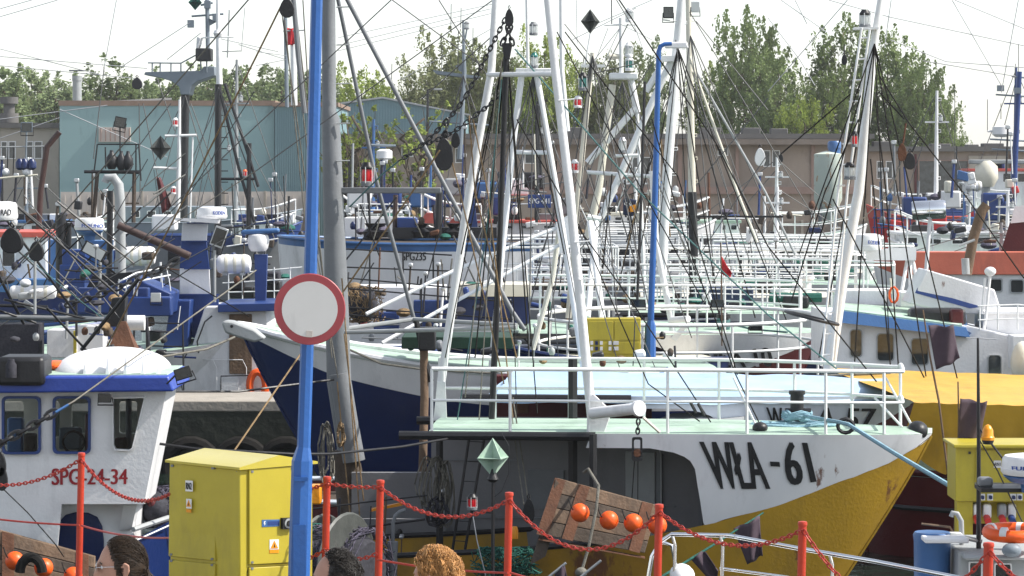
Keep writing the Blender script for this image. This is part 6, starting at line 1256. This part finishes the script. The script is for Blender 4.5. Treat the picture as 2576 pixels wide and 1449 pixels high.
for (x, y, m) in ((1110,500,'blue'),(1150,470,'grey_light'),(1230,480,'blue_mid'),(1270,520,'blue'),(1300,470,'white_clean'),(1060,500,'blue_mid'),(1420,520,'grey'),(1190,520,'black'),(980,500,'blue'),(905,500,'white_clean'),(1340,455,'black')): MB().box(P(x,y,84+x%5), (.7,.5,.5)).build('deck_gear', M[m], rr, bevel=.06)
wl_, _ = fb[6]
MB().grid(lambda u, v: P(1885+300*u, 655-38*math.sin(math.pi*u)**.5*math.sin(math.pi*min(1,v+.15))**.5-0*v, 84.6+1.6*v), 20, 8).build('rounded_cover', M['white_clean'], wl_)
# ------------------------------------------------------------------ grey patrol vessel with platform mast at left
pv, HP, gP = plainhull('grey patrol vessel with a wide mast platform in front of the teal hall', PZ(760, 1.2, 118), math.radians(0), 14, 2.8, 1.2, [(0,1.1,'steel_navy','hull')], rise=.5, rake=.8)
house(pv, 300, 600, 520, 600, 117, 3, 'steel_navy', None, [(330+k*40,530,352+k*40,548,2) for k in range(6)]); DP = 116
MB().prism([P(362,188,DP), P(365,181,DP), P(505,178,DP), P(512,167,DP), P(540,167,DP), P(540,190,DP), P(528,194,DP), P(496,205,DP), P(482,216,DP), P(476,238,DP), P(454,238,DP), P(450,218,DP), P(430,204,DP), P(400,195,DP)], (0,1.4,0)).build('mast_platform', M['steel_navy'], pv, bevel=.03)
rod(pv, [(466,235,DP+.5),(464,420,DP+.5),(462,620,DP+.5)], [22,19,19], M['black'], 'mast', n=12)
for y in (158,): rod(pv, [(372,y,DP),(455,y+1,DP),(490,140,DP),(530,138,DP)], 4, M['steel_navy'], 'rail')
for x in (383,403,430,455,505,520): rod(pv, [(x,158 if x < 460 else 140,DP),(x,182,DP)], 4, M['steel_navy'], 'rail_post')
MB().box(P(514,138,DP), (S(40,DP), .8, S(32,DP))).build('radar_box', M['black'], pv, bevel=.05); rod(pv, [(521,-20,DP),(523,130,DP)], 11, M['steel_navy'], 'topmast', n=8)
for (x0, x1, y) in ((482,562,38),(505,535,10)): rod(pv, [(x0,y+3,DP),(x1,y-3,DP)], 6, M['steel_navy'], 'yard')
for x, y in ((543,44),(522,12),(480,60)): MB().box(P(x,y,DP), (.25,.25,.3)).build('yard_lamp', M['steel_navy'], pv)
diamond(pv, 491, 6, DP, 34, 40, 'net_green'); MB().prism([P(524,45,DP), P(545,55,DP), P(525,66,DP)], (0,.05,0)).build('gusset', M['steel_navy'], pv); flag(pv, [(495,93),(510,97),(505,120),(492,137)], DP, 'flag_white', amp=.1)
block(pv, 345, 210, 110, 26, 30)
bm_, _ = fb[2]
rod(bm_, [(547,-40,92),(549,85,92),(552,212,92)], [6,12,17], M['white_tube'], 'pole_mast', n=10); rod(bm_, [(549,212,92),(548,640,92)], 18, M['black'], 'pole_mast', n=10); rod(bm_, [(510,95,92),(588,93,92)], 4, M['white_tube'], 'yard'); MB().lathe([(.12,0),(.16,.1),(.12,.2)], P(549,92,92), n=10).build('mast_light', M['white_clean'], bm_)
for a in ((565,210,612,350),(612,350,650,470),(556,240,600,420),(600,420,640,560)): rod(bm_, [(a[0],a[1],91),(a[2],a[3],91)], 8, M['black'], 'tripod_leg', n=8)
rod(bm_, [(627,360,91),(625,600,91)], 12, M['black'], 'tripod_post', n=8); rod(bm_, [(556,450,91),(640,450,91)], 8, M['black'], 'crossbar'); lantern(bm_, 616, 436, 90.8, 12, 20, 'lamp_red', 'orange'); lantern(bm_, 576, 372, 90.8, 10, 16)
for k in range(10): rod(bm_, [(557,290+k*28,91.5),(574,290+k*28,91.5)], 3, M['black'], 'rung')
rod(bm_, [(577,25,95),(572,145,95)], 4, M['grey_light'], 'aerial'); rod(bm_, [(616,20,95),(607,130,95)], 2, M['grey_light'], 'aerial'); rod(bm_, [(558,130,95),(606,128,95)], 3, M['grey_light'], 'yard')
dk, _ = fb[3]
rod(dk, [(452,250,80),(450,420,80),(447,560,80)], [6,11,12], M['white_tube'], 'signal_mast', n=8); rod(dk, [(415,342,80),(494,340,80)], 8, M['white_tube'], 'yard'); rod(dk, [(386,422,80),(445,424,80)], 9, M['white_tube'], 'yard'); rod(dk, [(485,345,80),(478,560,80)], 5, M['white_tube'], 'ladder_rail')
diamond(dk, 404, 372, 79.8, 52, 62); lantern(dk, 441, 307, 79.8, 14, 22, 'lamp_red', 'white_clean'); lantern(dk, 436, 478, 79.8, 14, 20, 'lamp_red', 'white_clean'); flag(dk, [(392,444),(404,448),(432,520),(408,538)], 79.9, 'maroon', amp=.06); rod(dk, [(386,420,80),(405,560,80)], 2, M['wire'], 'halyard')
for a in ((245,363,349,363),(245,363,237,430),(349,363,355,455),(237,430,355,430),(302,300,302,420),(342,365,342,430),(265,370,266,425)): rod(dk, [(a[0],a[1],76),(a[2],a[3],76)], 4, M['black'], 'lamp_frame')
for x, y, w in ((281,408,30),(305,410,26),(322,410,26)): MB().lathe([(S(w,76)*.28,0),(S(w,76)*.5,.12),(S(w,76)*.5,.3),(S(w,76)*.2,.42),(S(w,76)*.15,.5)], P(x,y+18,75.8), n=12).build('floodlamp', M['black'], dk)
floodlight(dk, 303, 308, 75.8, 30, 28, 'black', tilt=.2); rod(dk, [(212,432,76),(352,434,76)], 9, M['black'], 'lamp_bar'); rod(dk, [(245,434,76),(235,560,76)], 11, M['wood_dark'], 'frame_leg'); rod(dk, [(338,434,76),(336,560,76)], 11, M['wood_dark'], 'frame_leg')
floodlight(dk, 68, 320, 75.8, 30, 26, 'steel_navy'); rod(dk, [(67,330,76),(65,420,76)], 5, M['steel_navy'], 'lamp_post'); rod(dk, [(-20,370,76),(112,368,76)], 4, M['grey_light'], 'frame_bar')
for x in (20,35,110): rod(dk, [(x,370,76),(x-2,440,76)], 3, M['black'], 'frame_bar')
for x in (50,62,80): MB().lathe([(.05,0),(.12,.06),(.12,.2),(.05,.3)], P(x,428,75.6), n=12).build('floodlamp', M['navy'], dk)
rod(dk, [(-20,450,76),(95,440,76)], 6, M['cream'], 'lamp_bar'); MB().ell(P(15,433,75.6), .1, .1, .1).build('bulb', M['white_clean'], dk); MB().ell(P(66,433,75.6), .1, .1, .1).build('bulb', M['white_clean'], dk)
bb_, _ = fb[1]
rod(bb_, [(718,40,100),(722,270,100)], 10, M['steel_navy'], 'pole_mast', n=8); rod(bb_, [(738,85,99),(740,265,99)], 16, M['white_tube'], 'pole_mast', n=8); flag(bb_, [(722,70),(740,72),(742,112),(724,114)], 98.8, 'flag_red', amp=.05); rod(bb_, [(712,78,98.8),(766,76,98.8)], 4, M['grey_light'], 'yard')
rod(bb_, [(1165,50,104),(1168,180,104),(1156,400,104)], [5,11,13], M['steel_navy'], 'signal_mast', n=8); MB().prism([P(1088,176,104), P(1210,192,104), P(1200,198,104), P(1098,186,104)], (0,1,0)).build('mast_platform', M['steel_navy'], bb_); MB().prism([P(1145,165,104), P(1165,160,104), P(1165,182,104), P(1155,178,104)], (0,.3,0)).build('gusset', M['steel_navy'], bb_); lantern(bb_, 1174, 64, 103.8, 14, 20); rod(bb_, [(1175,70,104),(1170,100,104)], 5, M['steel_navy'], 'lamp_pole')
for x, y0, y1 in ((1112,110,180),(1153,75,175),(1135,10,80),(1190,70,160),(1160,20,70),(986,160,205)): rod(bb_, [(x,y0,104),(x-1,y1,104)], 2.2, M['wire'], 'aerial')
rod(bb_, [(1080,305,104),(1230,315,104)], 5, M['steel_navy'], 'yard'); MB().lathe([(.15,0),(.25,.05),(.25,.27),(.15,.33)], P(967,402,90), n=14).build('radar_dome', M['white_clean'], bb_); rod(bb_, [(962,402,90),(960,480,90)], 10, M['blue'], 'radar_post'); rod(bb_, [(934,365,90),(996,367,90)], 8, M['steel_navy'], 'yard')
for (x, y0, y1, m) in ((888,360,475,'grey_light'),(880,400,480,'black'),(1034,440,540,'blue'),(970,480,560,'blue'),(925,460,480,'black'),(1084,400,560,'blue_mid'),(1205,420,560,'white_tube')): rod(bb_, [(x,y0,88),(x-2,y1,88)], 7, M[m], 'deck_post')
# thin aerials and wires against the sky
wires(pv, [(0,22,80,0),(0,42,145,0),(0,123,260,190),(0,142,370,172),(0,165,340,197),(478,57,310,165),(505,83,420,150),(0,300,270,265),(150,275,420,395),(530,92,700,130),(600,112,720,150),(0,348,150,296)], 105, 2.0, 'wire_pale'); wires(pv, [(293,0,262,170)], 100, 2.2, 'wire_pale'); wires(pv, [(262,170,235,400),(240,460,330,640),(395,196,440,330),(350,260,353,500),(430,260,265,480),(480,260,560,480),(360,260,420,560)], 100, 2.6, 'wire')
wires(bb_, [(850,95,1240,10),(870,110,1235,22),(850,128,1235,34),(644,130,720,140),(644,165,720,150),(1010,200,1240,70)], 90, 1.6, 'wire_pale')
wires(rw, [(1965,0,2082,83),(2132,0,1932,230),(2242,0,2225,120),(2395,0,2522,220),(2562,0,2519,233),(2085,0,2239,43),(2239,43,2576,115),(2402,0,2576,72),(2240,100,2380,155),(2380,155,2576,170),(2322,153,2555,192),(1932,45,2012,150),(2012,150,2050,215),(2000,0,2030,60)], 60, 2.2, 'wire_pale')
wires(rD, [(1500,60,1640,0),(1440,100,1600,20),(1640,100,1560,60),(1480,170,1560,70),(1530,70,1480,200),(1560,70,1500,200),(1595,62,1620,130),(1450,0,1452,110)], 56, 1.8, 'wire_pale')
# ------------------------------------------------------------------ people on the quay
def gs(x, s): return math.exp(-(x/s)**2)
def head_local(a, e):
    """head surface by azimuth (0 = front) and elevation, metres about the ear line"""
    ce = math.cos(e); f, s, u = math.cos(a)*ce, math.sin(a)*ce, math.sin(e)
    fx, sx, uz = f*.097, s*.075, u*.122
    if f < 0: fx *= 1.06
    if u < 0:
        k = -u; sx *= 1-.20*k*k; fx = fx*(1-.10*k)+.012*k if f > 0 else fx*(1-.45*k)+.0*k
    if f > 0:
        w = gs(sx, .016); fr = max(0, f)
        nz = gs(uz+.040, .017)*.024+gs(uz+.018, .02)*.013+gs(uz-.004, .016)*.005
        fx += nz*gs(sx, .0125)*fr
        fx += gs(uz-.022, .012)*.005*fr-gs(uz-.004, .014)*.007*gs(abs(sx)-.032, .018)*fr
        fx += (gs(uz+.068, .007)*.006+gs(uz+.080, .007)*.006-gs(uz+.074, .004)*.004)*gs(sx, .022)*fr
        fx += gs(uz+.106, .014)*.012*gs(sx, .022)*fr; fx -= gs(uz+.092, .008)*.004*gs(sx, .02)*fr
    return fx, sx, uz
def skin_mesh(chains, sub=1):
    """skeleton chains [(points, radii)] grown into one surface"""
    me = bpy.data.meshes.new('skeleton'); vs = []; es = []; rs = []; key = {}
    for pts, rad in chains:
        prev = None
        for p, r in zip(pts, rad):
            k = tuple(round(c, 4) for c in p)
            if k not in key: key[k] = len(vs); vs.append(k); rs.append(r)
            i = key[k]
            if prev is not None and prev != i: es.append((prev, i))
            prev = i
    me.from_pydata(vs, es, []); o = bpy.data.objects.new('skeleton', me); COL.objects.link(o)
    o.modifiers.new('skin', 'SKIN'); 
    if not me.skin_vertices: 
        bm = bmesh.new(); bm.from_mesh(me); bm.verts.layers.skin.verify(); bm.to_mesh(me); bm.free()
    for i, r in enumerate(rs): me.skin_vertices[0].data[i].radius = (r, r)
    me.skin_vertices[0].data[0].use_root = True
    sm_ = o.modifiers.new('sub', 'SUBSURF'); sm_.levels = sub; sm_.render_levels = sub
    bpy.context.view_layer.update()
    out = bpy.data.meshes.new_from_object(o.evaluated_get(bpy.context.evaluated_depsgraph_get()))
    b = MB(); b.add([v.co.copy() for v in out.vertices], [tuple(p.vertices) for p in out.polygons])
    bpy.data.objects.remove(o); bpy.data.meshes.remove(out); return b
def person(label, c, fwd, hairm, mask, strand, n_str, shirtm, glasses=False, pony=False, swid=.0019, shell=.006):
    fwd = V(fwd).normalized(); side = V((0,0,1)).cross(fwd).normalized(); up = V((0,0,1)); h = c.z-.0
    base = V((c.x, c.y, 0))-fwd*.05; t = thing('person', label, 'person', base); k = (c.z+.125)/1.75
    def W(f, s, u): return c+fwd*f+side*s+up*u
    def B(f, s, z): return tuple(base+fwd*f+side*s+V((0,0,z*k)))
    ch = [([B(0,0,.96), B(0,0,1.10), B(.01,0,1.25), B(0,0,1.38), B(.0,0,1.46), B(.02,0,1.53), tuple(W(-.005,0,-.02))], [.13,.125,.14,.125,.075,.058,.055])]
    for q in (-1, 1):
        ch.append(([B(0,0,1.38), B(0,.13*q,1.41), B(0,.185*q,1.38), B(-.02,.22*q,1.12), B(.05,.235*q,.90), B(.07,.235*q,.84), B(.08,.235*q,.79)], [.125,.07,.062,.046,.034,.03,.034]))
        ch.append(([B(0,0,.96), B(0,.095*q,.90), B(.01,.10*q,.50), B(-.01,.10*q,.10), B(.04,.105*q,.05), B(.16,.115*q,.03)], [.13,.092,.058,.042,.042,.03]))
    body = skin_mesh(ch, 2)
    for q in (-1, 1):
        for j, (df, L) in enumerate(((.035,.072),(.018,.082),(.0,.078),(-.018,.06))):
            p0 = V(B(.08+df*.8,.235*q,.802)); body.tube([p0, p0+V((0,0,-L*.5))+fwd*.005, p0+V((0,0,-L))+fwd*.018-side*q*.012], [.0095,.0088,.0065], 7)
        p0 = V(B(.105,.230*q,.83)); body.tube([p0, p0+V((0,0,-.03))+fwd*.022, p0+V((0,0,-.06))+fwd*.03-side*q*.01], [.012,.011,.008], 7)
    n, m = 72, 48
    body.grid(lambda u, v: W(*head_local(2*math.pi*u, math.pi*(v-.5)*.999)), n, m)
    for q in (-1, 1):       # ears
        e0 = lambda f, u: W(-.012+f, q*(.074+.010*(f < 0)), -.012+u)
        body.tube([W(-.002,q*.074,-.02), W(-.004,q*.08,.012), W(-.016,q*.088,.024), W(-.03,q*.092,.016), W(-.031,q*.090,-.008), W(-.02,q*.084,-.030), W(-.008,q*.076,-.038)], [.005,.006,.0065,.0065,.006,.007,.006], 8)
        body.ell(W(-.016,q*.078,-.004), .012, .012, .026, 12, 8)
    bo = body.build('body', M['skin'], t, recalc=False, sharp=0); rm = bo.modifiers.new('fuse', 'REMESH'); rm.mode = 'VOXEL'; rm.voxel_size = .0048; rm.use_smooth_shade = True
    fat = lambda chs, d: [(p, [r+d for r in rr]) for p, rr in chs]
    skin_mesh([([B(0,0,.93), B(0,0,1.10), B(.01,0,1.25), B(0,0,1.38), B(0,0,1.47)], [.15,.145,.158,.14,.072])]+[([B(0,0,1.38), B(0,.13*q,1.41), B(0,.185*q,1.38), B(-.02,.22*q,1.14)], [.14,.085,.078,.066]) for q in (-1,1)], 2).build('shirt', M[shirtm], t, sharp=0)
    skin_mesh([([B(0,0,1.0), B(0,0,.94)], [.142,.145])]+[([B(0,0,.94), B(0,.097*q,.88), B(.01,.102*q,.50), B(-.01,.10*q,.09)], [.145,.105,.075,.068]) for q in (-1,1)], 2).build('trousers', M['denim'], t, sharp=0)
    for q in (-1, 1):
        MB().ell(W(.076,q*.031,.004), .011, .011, .011, 12, 8).build('eye', M['white_clean'], t); MB().ell(W(.0855,q*.031,.004), .0035, .005, .005, 10, 6).build('iris', M['letter_black'], t)
        MB().tube([W(.083,q*.016,.020), W(.089,q*.030,.024), W(.080,q*.046,.019)], .003, 5).build('eyebrow', M[hairm], t)
    # hair: cap over the scalp and strands
    hb = MB(); vs = {}
    def S_(i, j, d=shell): 
        p = W(*head_local(2*math.pi*i/n, math.pi*(j/m-.5)*.999)); return p+(p-W(-.005,0,.01)).normalized()*d
    for j in range(m):
        for i in range(n):
            loc = head_local(2*math.pi*(i+.5)/n, math.pi*((j+.5)/m-.5))
            if mask(*loc): hb.add([S_(i,j), S_(i+1,j), S_(i+1,j+1), S_(i,j+1)], [(0,1,2,3)])
    rnd = random.Random(int(abs(c.x)*100)); made = 0
    while made < n_str:
        a, e = rnd.uniform(-math.pi, math.pi), math.asin(rnd.uniform(-.8, 1)); loc = head_local(a, e)
        if not mask(*loc): continue
        made += 1; p = W(*loc); nr = (p-W(-.005,0,.01)).normalized(); pts = strand(rnd, p, nr, loc, fwd, side, up, W)
        hb.tube(pts, [swid*(1-.75*q/(len(pts)-1)) for q in range(len(pts))], 3)
    if pony:
        for q in range(220):
            s0 = rnd.gauss(0,.012); pts = [W(-.098+rnd.gauss(0,.006), s0, -.02+rnd.gauss(0,.008)), W(-.118+rnd.gauss(0,.008), s0*1.2, -.05), W(-.115+rnd.gauss(0,.01), s0*1.3, -.12), W(-.108+rnd.gauss(0,.012), s0, -.20-rnd.random()*.05)]
            hb.tube(pts, [.002,.002,.0018,.0008], 3)
    hb.build('hair', M[hairm], t, recalc=False, sharp=0)
    if glasses:
        g = MB()
        for q in (-1, 1):
            g.tube([W(.104,q*.032+.021*math.cos(x), .002+.015*math.sin(x)) for x in [k2*math.pi/8 for k2 in range(16)]], .0013, 5, closed=True); g.tube([W(.100,q*.053,.006), W(.04,q*.073,.010), W(-.02,q*.080,.008)], .0014, 5)
        g.tube([W(.104,-.011,.006), W(.108,0,.009), W(.104,.011,.006)], .0013, 5); go = g.build('glasses', M['chrome'], t)
        for q in (-1, 1): MB().lathe([(.0205,0),(.0205,.001)], W(.104,q*.032,.002), fwd, 18).build('lens', M['lamp_clear'], go)
    return t
def lim(tab):
    f_ = lerp_curve(tab); return lambda fx, sx, uz: fx < f_(uz)
mask1 = lim([(-.12,-.2),(-.095,-.05),(-.06,-.048),(-.045,-.04),(-.035,.0),(-.02,.018),(0,.022),(.03,.03),(.06,.042),(.085,.052),(.105,.06),(.13,.2)])
def str1(r, p, n, loc, f, s, u, W):
    d = (-f+u*(-.35 if loc[0] < 0 else .05)+s*r.gauss(0,.12)); d = (d-n*d.dot(n)).normalized(); L = r.uniform(.03,.07); out = [p+n*.004]
    for k in range(1, 4): q = p+d*L*k/3; q = q+n*(.006+.004*r.random())-n*((L*k/3)**2/.19); out.append(q+n*.002)
    return out
person('person with dark hair tied back and glasses, in profile facing left', P(306,1426,12.2), (-1,-.10,0), 'hair_brown', mask1, str1, 1500, 'shirt_dark', glasses=True, pony=True, shell=.007)
mask2 = lim([(-.12,-.2),(-.09,-.05),(-.05,-.04),(-.03,.0),(0,.012),(.03,.012),(.06,.006),(.085,.012),(.1,.03),(.112,.05),(.13,.2)])
def str2(r, p, n, loc, f, s, u, W):
    top = max(0, loc[2])/.12; nz = noise.noise(p*38); tg = (-f*.8+s*(r.gauss(0,.2)+1.3*noise.noise(p*26+V((7,0,0))))+u*(.2-(.6 if loc[0] < -.03 else 0))); tg = (tg-n*tg.dot(n)).normalized()
    if r.random() < .8:
        L = r.uniform(.025,.05); w = n.cross(tg); ph = r.uniform(0,6.28); lift = .010+.010*top+.011*nz
        return [p+tg*L*k/4+n*(lift*(.5+.5*k/4)-(L*k/4)**2/.2)+w*.004*math.sin(ph+k*1.6) for k in range(5)]
    d = (n*(.7+.7*top)+f*.25*r.gauss(0,1)+s*.25*r.gauss(0,1)+u*.3-f*.2).normalized(); L = r.uniform(.008,.016)+.02*top*r.random(); b = V((r.gauss(0,1), r.gauss(0,1), r.gauss(0,1)))*.006
    return [p, p+d*L*.5+b*.5, p+d*L+b]
person('person with short tousled dark hair and receding forehead, beside the blue pole', P(846,1462,12.2), (-.96,.25,0), 'hair_dark', mask2, str2, 2400, 'shirt_olive', swid=.0021, shell=.006)
mask3 = lim([(-.12,-.2),(-.1,-.03),(-.05,-.03),(-.03,.0),(0,.025),(.03,.04),(.06,.055),(.085,.07),(.13,.2)])
def str3(r, p, n, loc, f, s, u, W):
    nz = noise.noise(p*42); tg = (-f*.7+s*(r.gauss(0,.2)+1.8*noise.noise(p*34+V((7,0,0))))+u*.9*noise.noise(p*34+V((0,9,0)))-u*(.7 if loc[2] < .07 else .1)); tg = (tg-n*tg.dot(n)).normalized()
    if r.random() < .85:
        L = r.uniform(.03,.055); w = n.cross(tg); ph = r.uniform(0,6.28); A = r.uniform(.004,.008)
        return [p+tg*L*k/6+n*(.012+.016*nz+.005*math.sin(ph*.5+k*1.3)-(L*k/6)**2/.2)+w*A*math.sin(ph*.4+k*1.5) for k in range(7)]
    a0 = r.uniform(0, 6.28); w = n.orthogonal().normalized(); w2 = n.cross(w); L = r.uniform(.014,.026); R = r.uniform(.004,.008); d = (n+u*.25+V((r.gauss(0,.3), r.gauss(0,.3), r.gauss(0,.2)))).normalized()
    return [p+d*L*k/5+(w*math.cos(a0+k*1.3)+w2*math.sin(a0+k*1.3))*R*(k/5) for k in range(6)]
person('person with curly ginger hair seen from behind at the bottom edge', P(1098,1456,12.0), (-.88,.47,0), 'hair_ginger', mask3, str3, 2600, 'shirt_wine', swid=.0028, shell=.006)
# ------------------------------------------------------------------ rigging and deck gear that fill the harbour
rnd = random.Random(5)
def shrouds(root, x, y, D, targets, m='wire', w=2.6):
    for (tx, ty) in targets: rod(root, [(x, y, D), (tx, ty, D+rnd.uniform(-.4,.4))], w*rnd.uniform(.75,1.2), M[m], 'shroud', n=4)
shrouds(w61, 1275, 110, 30.6, [(1160,640),(1195,900),(1330,880),(1352,1040),(1230,1060),(1300,1060),(1120,900)], 'black_rope', 3.2)
shrouds(w57, 1342, 190, 37, [(1210,800),(1240,930),(1330,900),(1405,900),(1560,930),(1650,930),(1150,760),(1460,820)], 'wire', 3.0)
shrouds(rC, 1491, 140, 44.8, [(1380,820),(1430,830),(1560,860),(1650,850),(1330,780),(1740,850)], 'wire', 2.8)
shrouds(rD, 1566, 205, 57.5, [(1440,700),(1500,720),(1620,740),(1700,760),(1780,780),(1390,690)], 'wire', 2.6)
shrouds(rA, 1705, 120, 53.6, [(1590,740),(1640,760),(1740,780),(1810,790),(1900,800),(1980,810),(1560,700)], 'black_rope', 3.0)
shrouds(rB, 1737, 90, 59.6, [(1660,700),(1800,720),(1850,740),(1960,760),(2040,770)], 'wire', 2.6)
shrouds(rw, 2200, 110, 36.8, [(2010,640),(2060,900),(2150,910),(2240,920),(2330,950),(2410,960)], 'black_rope', 3.0)
shrouds(bm_, 549, 220, 91, [(430,600),(480,610),(620,610),(690,600),(740,590)], 'wire', 2.4)
shrouds(pv, 466, 240, 116, [(330,540),(380,560),(560,560)], 'wire', 2.4)
shrouds(lf, 180, 560, 48, [(40,720),(100,740),(260,745),(330,760)], 'black_rope', 3.0)
shrouds(bb_, 1166, 190, 103, [(1060,540),(1110,560),(1230,560),(1290,550)], 'wire', 2.2)
shrouds(rr, 1353, 262, 81.5, [(1200,560),(1260,570),(1420,580),(1480,590),(1120,560)], 'wire', 2.4)
def clutter(root, x0, x1, y0, y1, D, n, pal, tall=.4):
    for k in range(n):
        x, y = rnd.uniform(x0, x1), rnd.uniform(y0, y1); d = D+rnd.uniform(-1.2, 1.2); m = M[rnd.choice(pal)]; q = rnd.random()
        if q < .28: MB().box(P(x,y,d), (S(rnd.uniform(10,34),d), .3, S(rnd.uniform(8,24),d)), Matrix.Rotation(rnd.uniform(-.3,.3),3,'Y')).build('deck_gear', m, root, bevel=.03)
        elif q < .45: MB().lathe([(S(5,d),0),(S(8,d),S(5,d)),(S(8,d),S(14,d)),(S(3,d),S(20,d))], P(x,y,d), n=10).build('deck_vent', m, root)
        elif q < .45+tall*.6:
            h = rnd.uniform(40,130); rod(root, [(x,y-h,d),(x+rnd.uniform(-8,8),y+10,d)], rnd.uniform(3,8), m, 'deck_post', n=6)
            if rnd.random() < .5: MB().box(P(x,y-h,d), (S(12,d), .15, S(10,d))).build('deck_lamp', M['lamp_metal'], root, bevel=.02)
        elif q < .85: rod(root, [(x,y,d),(x+rnd.uniform(30,110),y+rnd.uniform(-10,10),d)], rnd.uniform(3,5), m, 'deck_rail', n=5)
        else: MB().ell(P(x,y,d), S(rnd.uniform(10,22),d), .3, S(rnd.uniform(6,12),d), 10, 6).build('net_heap', M[rnd.choice(('net_dark','net_green','net_violet','rope_tan'))], root)
DK = ('black','wood_dark','grey','navy','white_clean','blue','rust','grey_light','black','net_dark')
WH = ('white_clean','rail_white','grey_light','white_tube','black','blue_mid','cream')
clutter(bb_, 860, 1130, 480, 560, 90, 34, DK+WH); clutter(rr, 1140, 1440, 440, 570, 81, 40, DK+WH); clutter(bm_, 560, 760, 540, 620, 96, 26, DK+WH); clutter(dk, 0, 300, 500, 590, 84, 34, DK)
clutter(fb[4][0], 1430, 1700, 470, 600, 92, 40, WH+DK); clutter(fb[5][0], 1720, 2060, 520, 640, 100, 34, WH+DK); clutter(red0, 2190, 2420, 480, 590, 108, 30, ('blue','red','white_clean','black','blue_mid','grey')); clutter(shp, 2400, 2576, 420, 600, 96, 30, WH+('blue','blue','red','black'))
clutter(fb[9][0], 2260, 2540, 560, 640, 76, 22, WH+DK)
clutter(lf, 0, 300, 640, 880, 42.6, 40, DK, .25); clutter(lw, 330, 720, 640, 760, 48.6, 34, DK+('white_clean','rail_white'), .35); clutter(lw, 340, 470, 800, 900, 44.6, 12, DK, .3)
clutter(br, 870, 1120, 720, 830, 46.6, 18, DK); clutter(sg, 880, 1130, 560, 600, 63, 20, DK, .7); clutter(db, 1130, 1340, 700, 830, 46.6, 16, DK+WH); clutter(nv, 900, 1240, 845, 885, 37.6, 10, ('net_green','black','rope_tan','grey'), .15)
for r_, (x0, x1, y0, y1, D_) in ((rA,(1300,1900,740,790,54)),(rB,(1340,1900,705,760,61)),(rC,(1360,2000,680,730,68)),(rD,(1340,1950,650,700,75))):
    clutter(r_, x0, x1, y0, y1, D_, 26, DK+('net_green','white_clean','rail_white'), .5)
    for k in range(3):
        y = y0-60+k*26; rod(r_, [(x0,y,D_),(x0+(x1-x0)*.5,y+rnd.uniform(-6,8),D_),(x1+120,y+rnd.uniform(0,14),D_)], 4.2, M['rail_white'], 'upper_rail', n=6)
    for k in range(12): x = x0+(x1-x0)*k/10; rod(r_, [(x,y0-60,D_),(x+2,y0+10,D_)], 3.8, M['rail_white'], 'rail_post', n=5)
clutter(w57, 1300, 1700, 890, 950, 38.2, 18, DK+('rope_tan','white_tube'), .3); clutter(w10, 1360, 1700, 800, 880, 45.5, 18, ('net_green','black','grey','white_tube','rope_tan'), .3)
clutter(w61, 800, 1120, 1300, 1440, 31.0, 14, ('black','wood','grey','navy','rust','net_dark'), .4)

for k in range(26): x, y = rnd.uniform(-20,430), rnd.uniform(470,800); a = rnd.choice((-1,1))*rnd.uniform(.5,1.1); L_ = rnd.uniform(90,260); rod(lf, [(x,y,43+k*.1),(x+L_*math.cos(a),y+L_*math.sin(a),43.4+k*.1)], rnd.uniform(2.4,5.5), M[rnd.choice(('black','black_rope','iron_dark','wire'))], 'spar', n=5)
for k in range(22): x, y = rnd.uniform(860,1250), rnd.uniform(480,760); a = math.pi/2+rnd.gauss(0,.45); L_ = rnd.uniform(100,240); rod(br, [(x,y,47+k*.15),(x+L_*math.cos(a),y+L_*math.sin(a),47.4+k*.15)], rnd.uniform(2.4,5), M[rnd.choice(('black','black_rope','rope_grey','wire'))], 'spar', n=5)
for k in range(20): x = rnd.uniform(1290,1720); y = rnd.uniform(330,520); a = math.pi/2+rnd.gauss(0,.4); L_ = rnd.uniform(120,330); rod(rA, [(x,y,52+k*.2),(x+L_*math.cos(a),y+L_*math.sin(a),52.5+k*.2)], rnd.uniform(2,4.5), M[rnd.choice(('black','black_rope','rope_tan','wire','white_tube'))], 'guy', n=5)
# ------------------------------------------------------------------ thin harbour haze
hz = bpy.data.materials.new('haze_air'); hz.use_nodes = True; nt = hz.node_tree; nt.nodes.remove(nt.nodes['Principled BSDF'])
pvn = nt.nodes.new('ShaderNodeVolumePrincipled'); pvn.inputs['Color'].default_value = (.93,.95,1,1); pvn.inputs['Density'].default_value = .00028; pvn.inputs['Anisotropy'].default_value = .25
nt.links.new(pvn.outputs[0], nt.nodes['Material Output'].inputs['Volume'])
ho = MB().box((0, 2470, 5.5), (6100, 5100, 20)).build('haze', hz, sharp=0); tag(ho, kind='stuff')
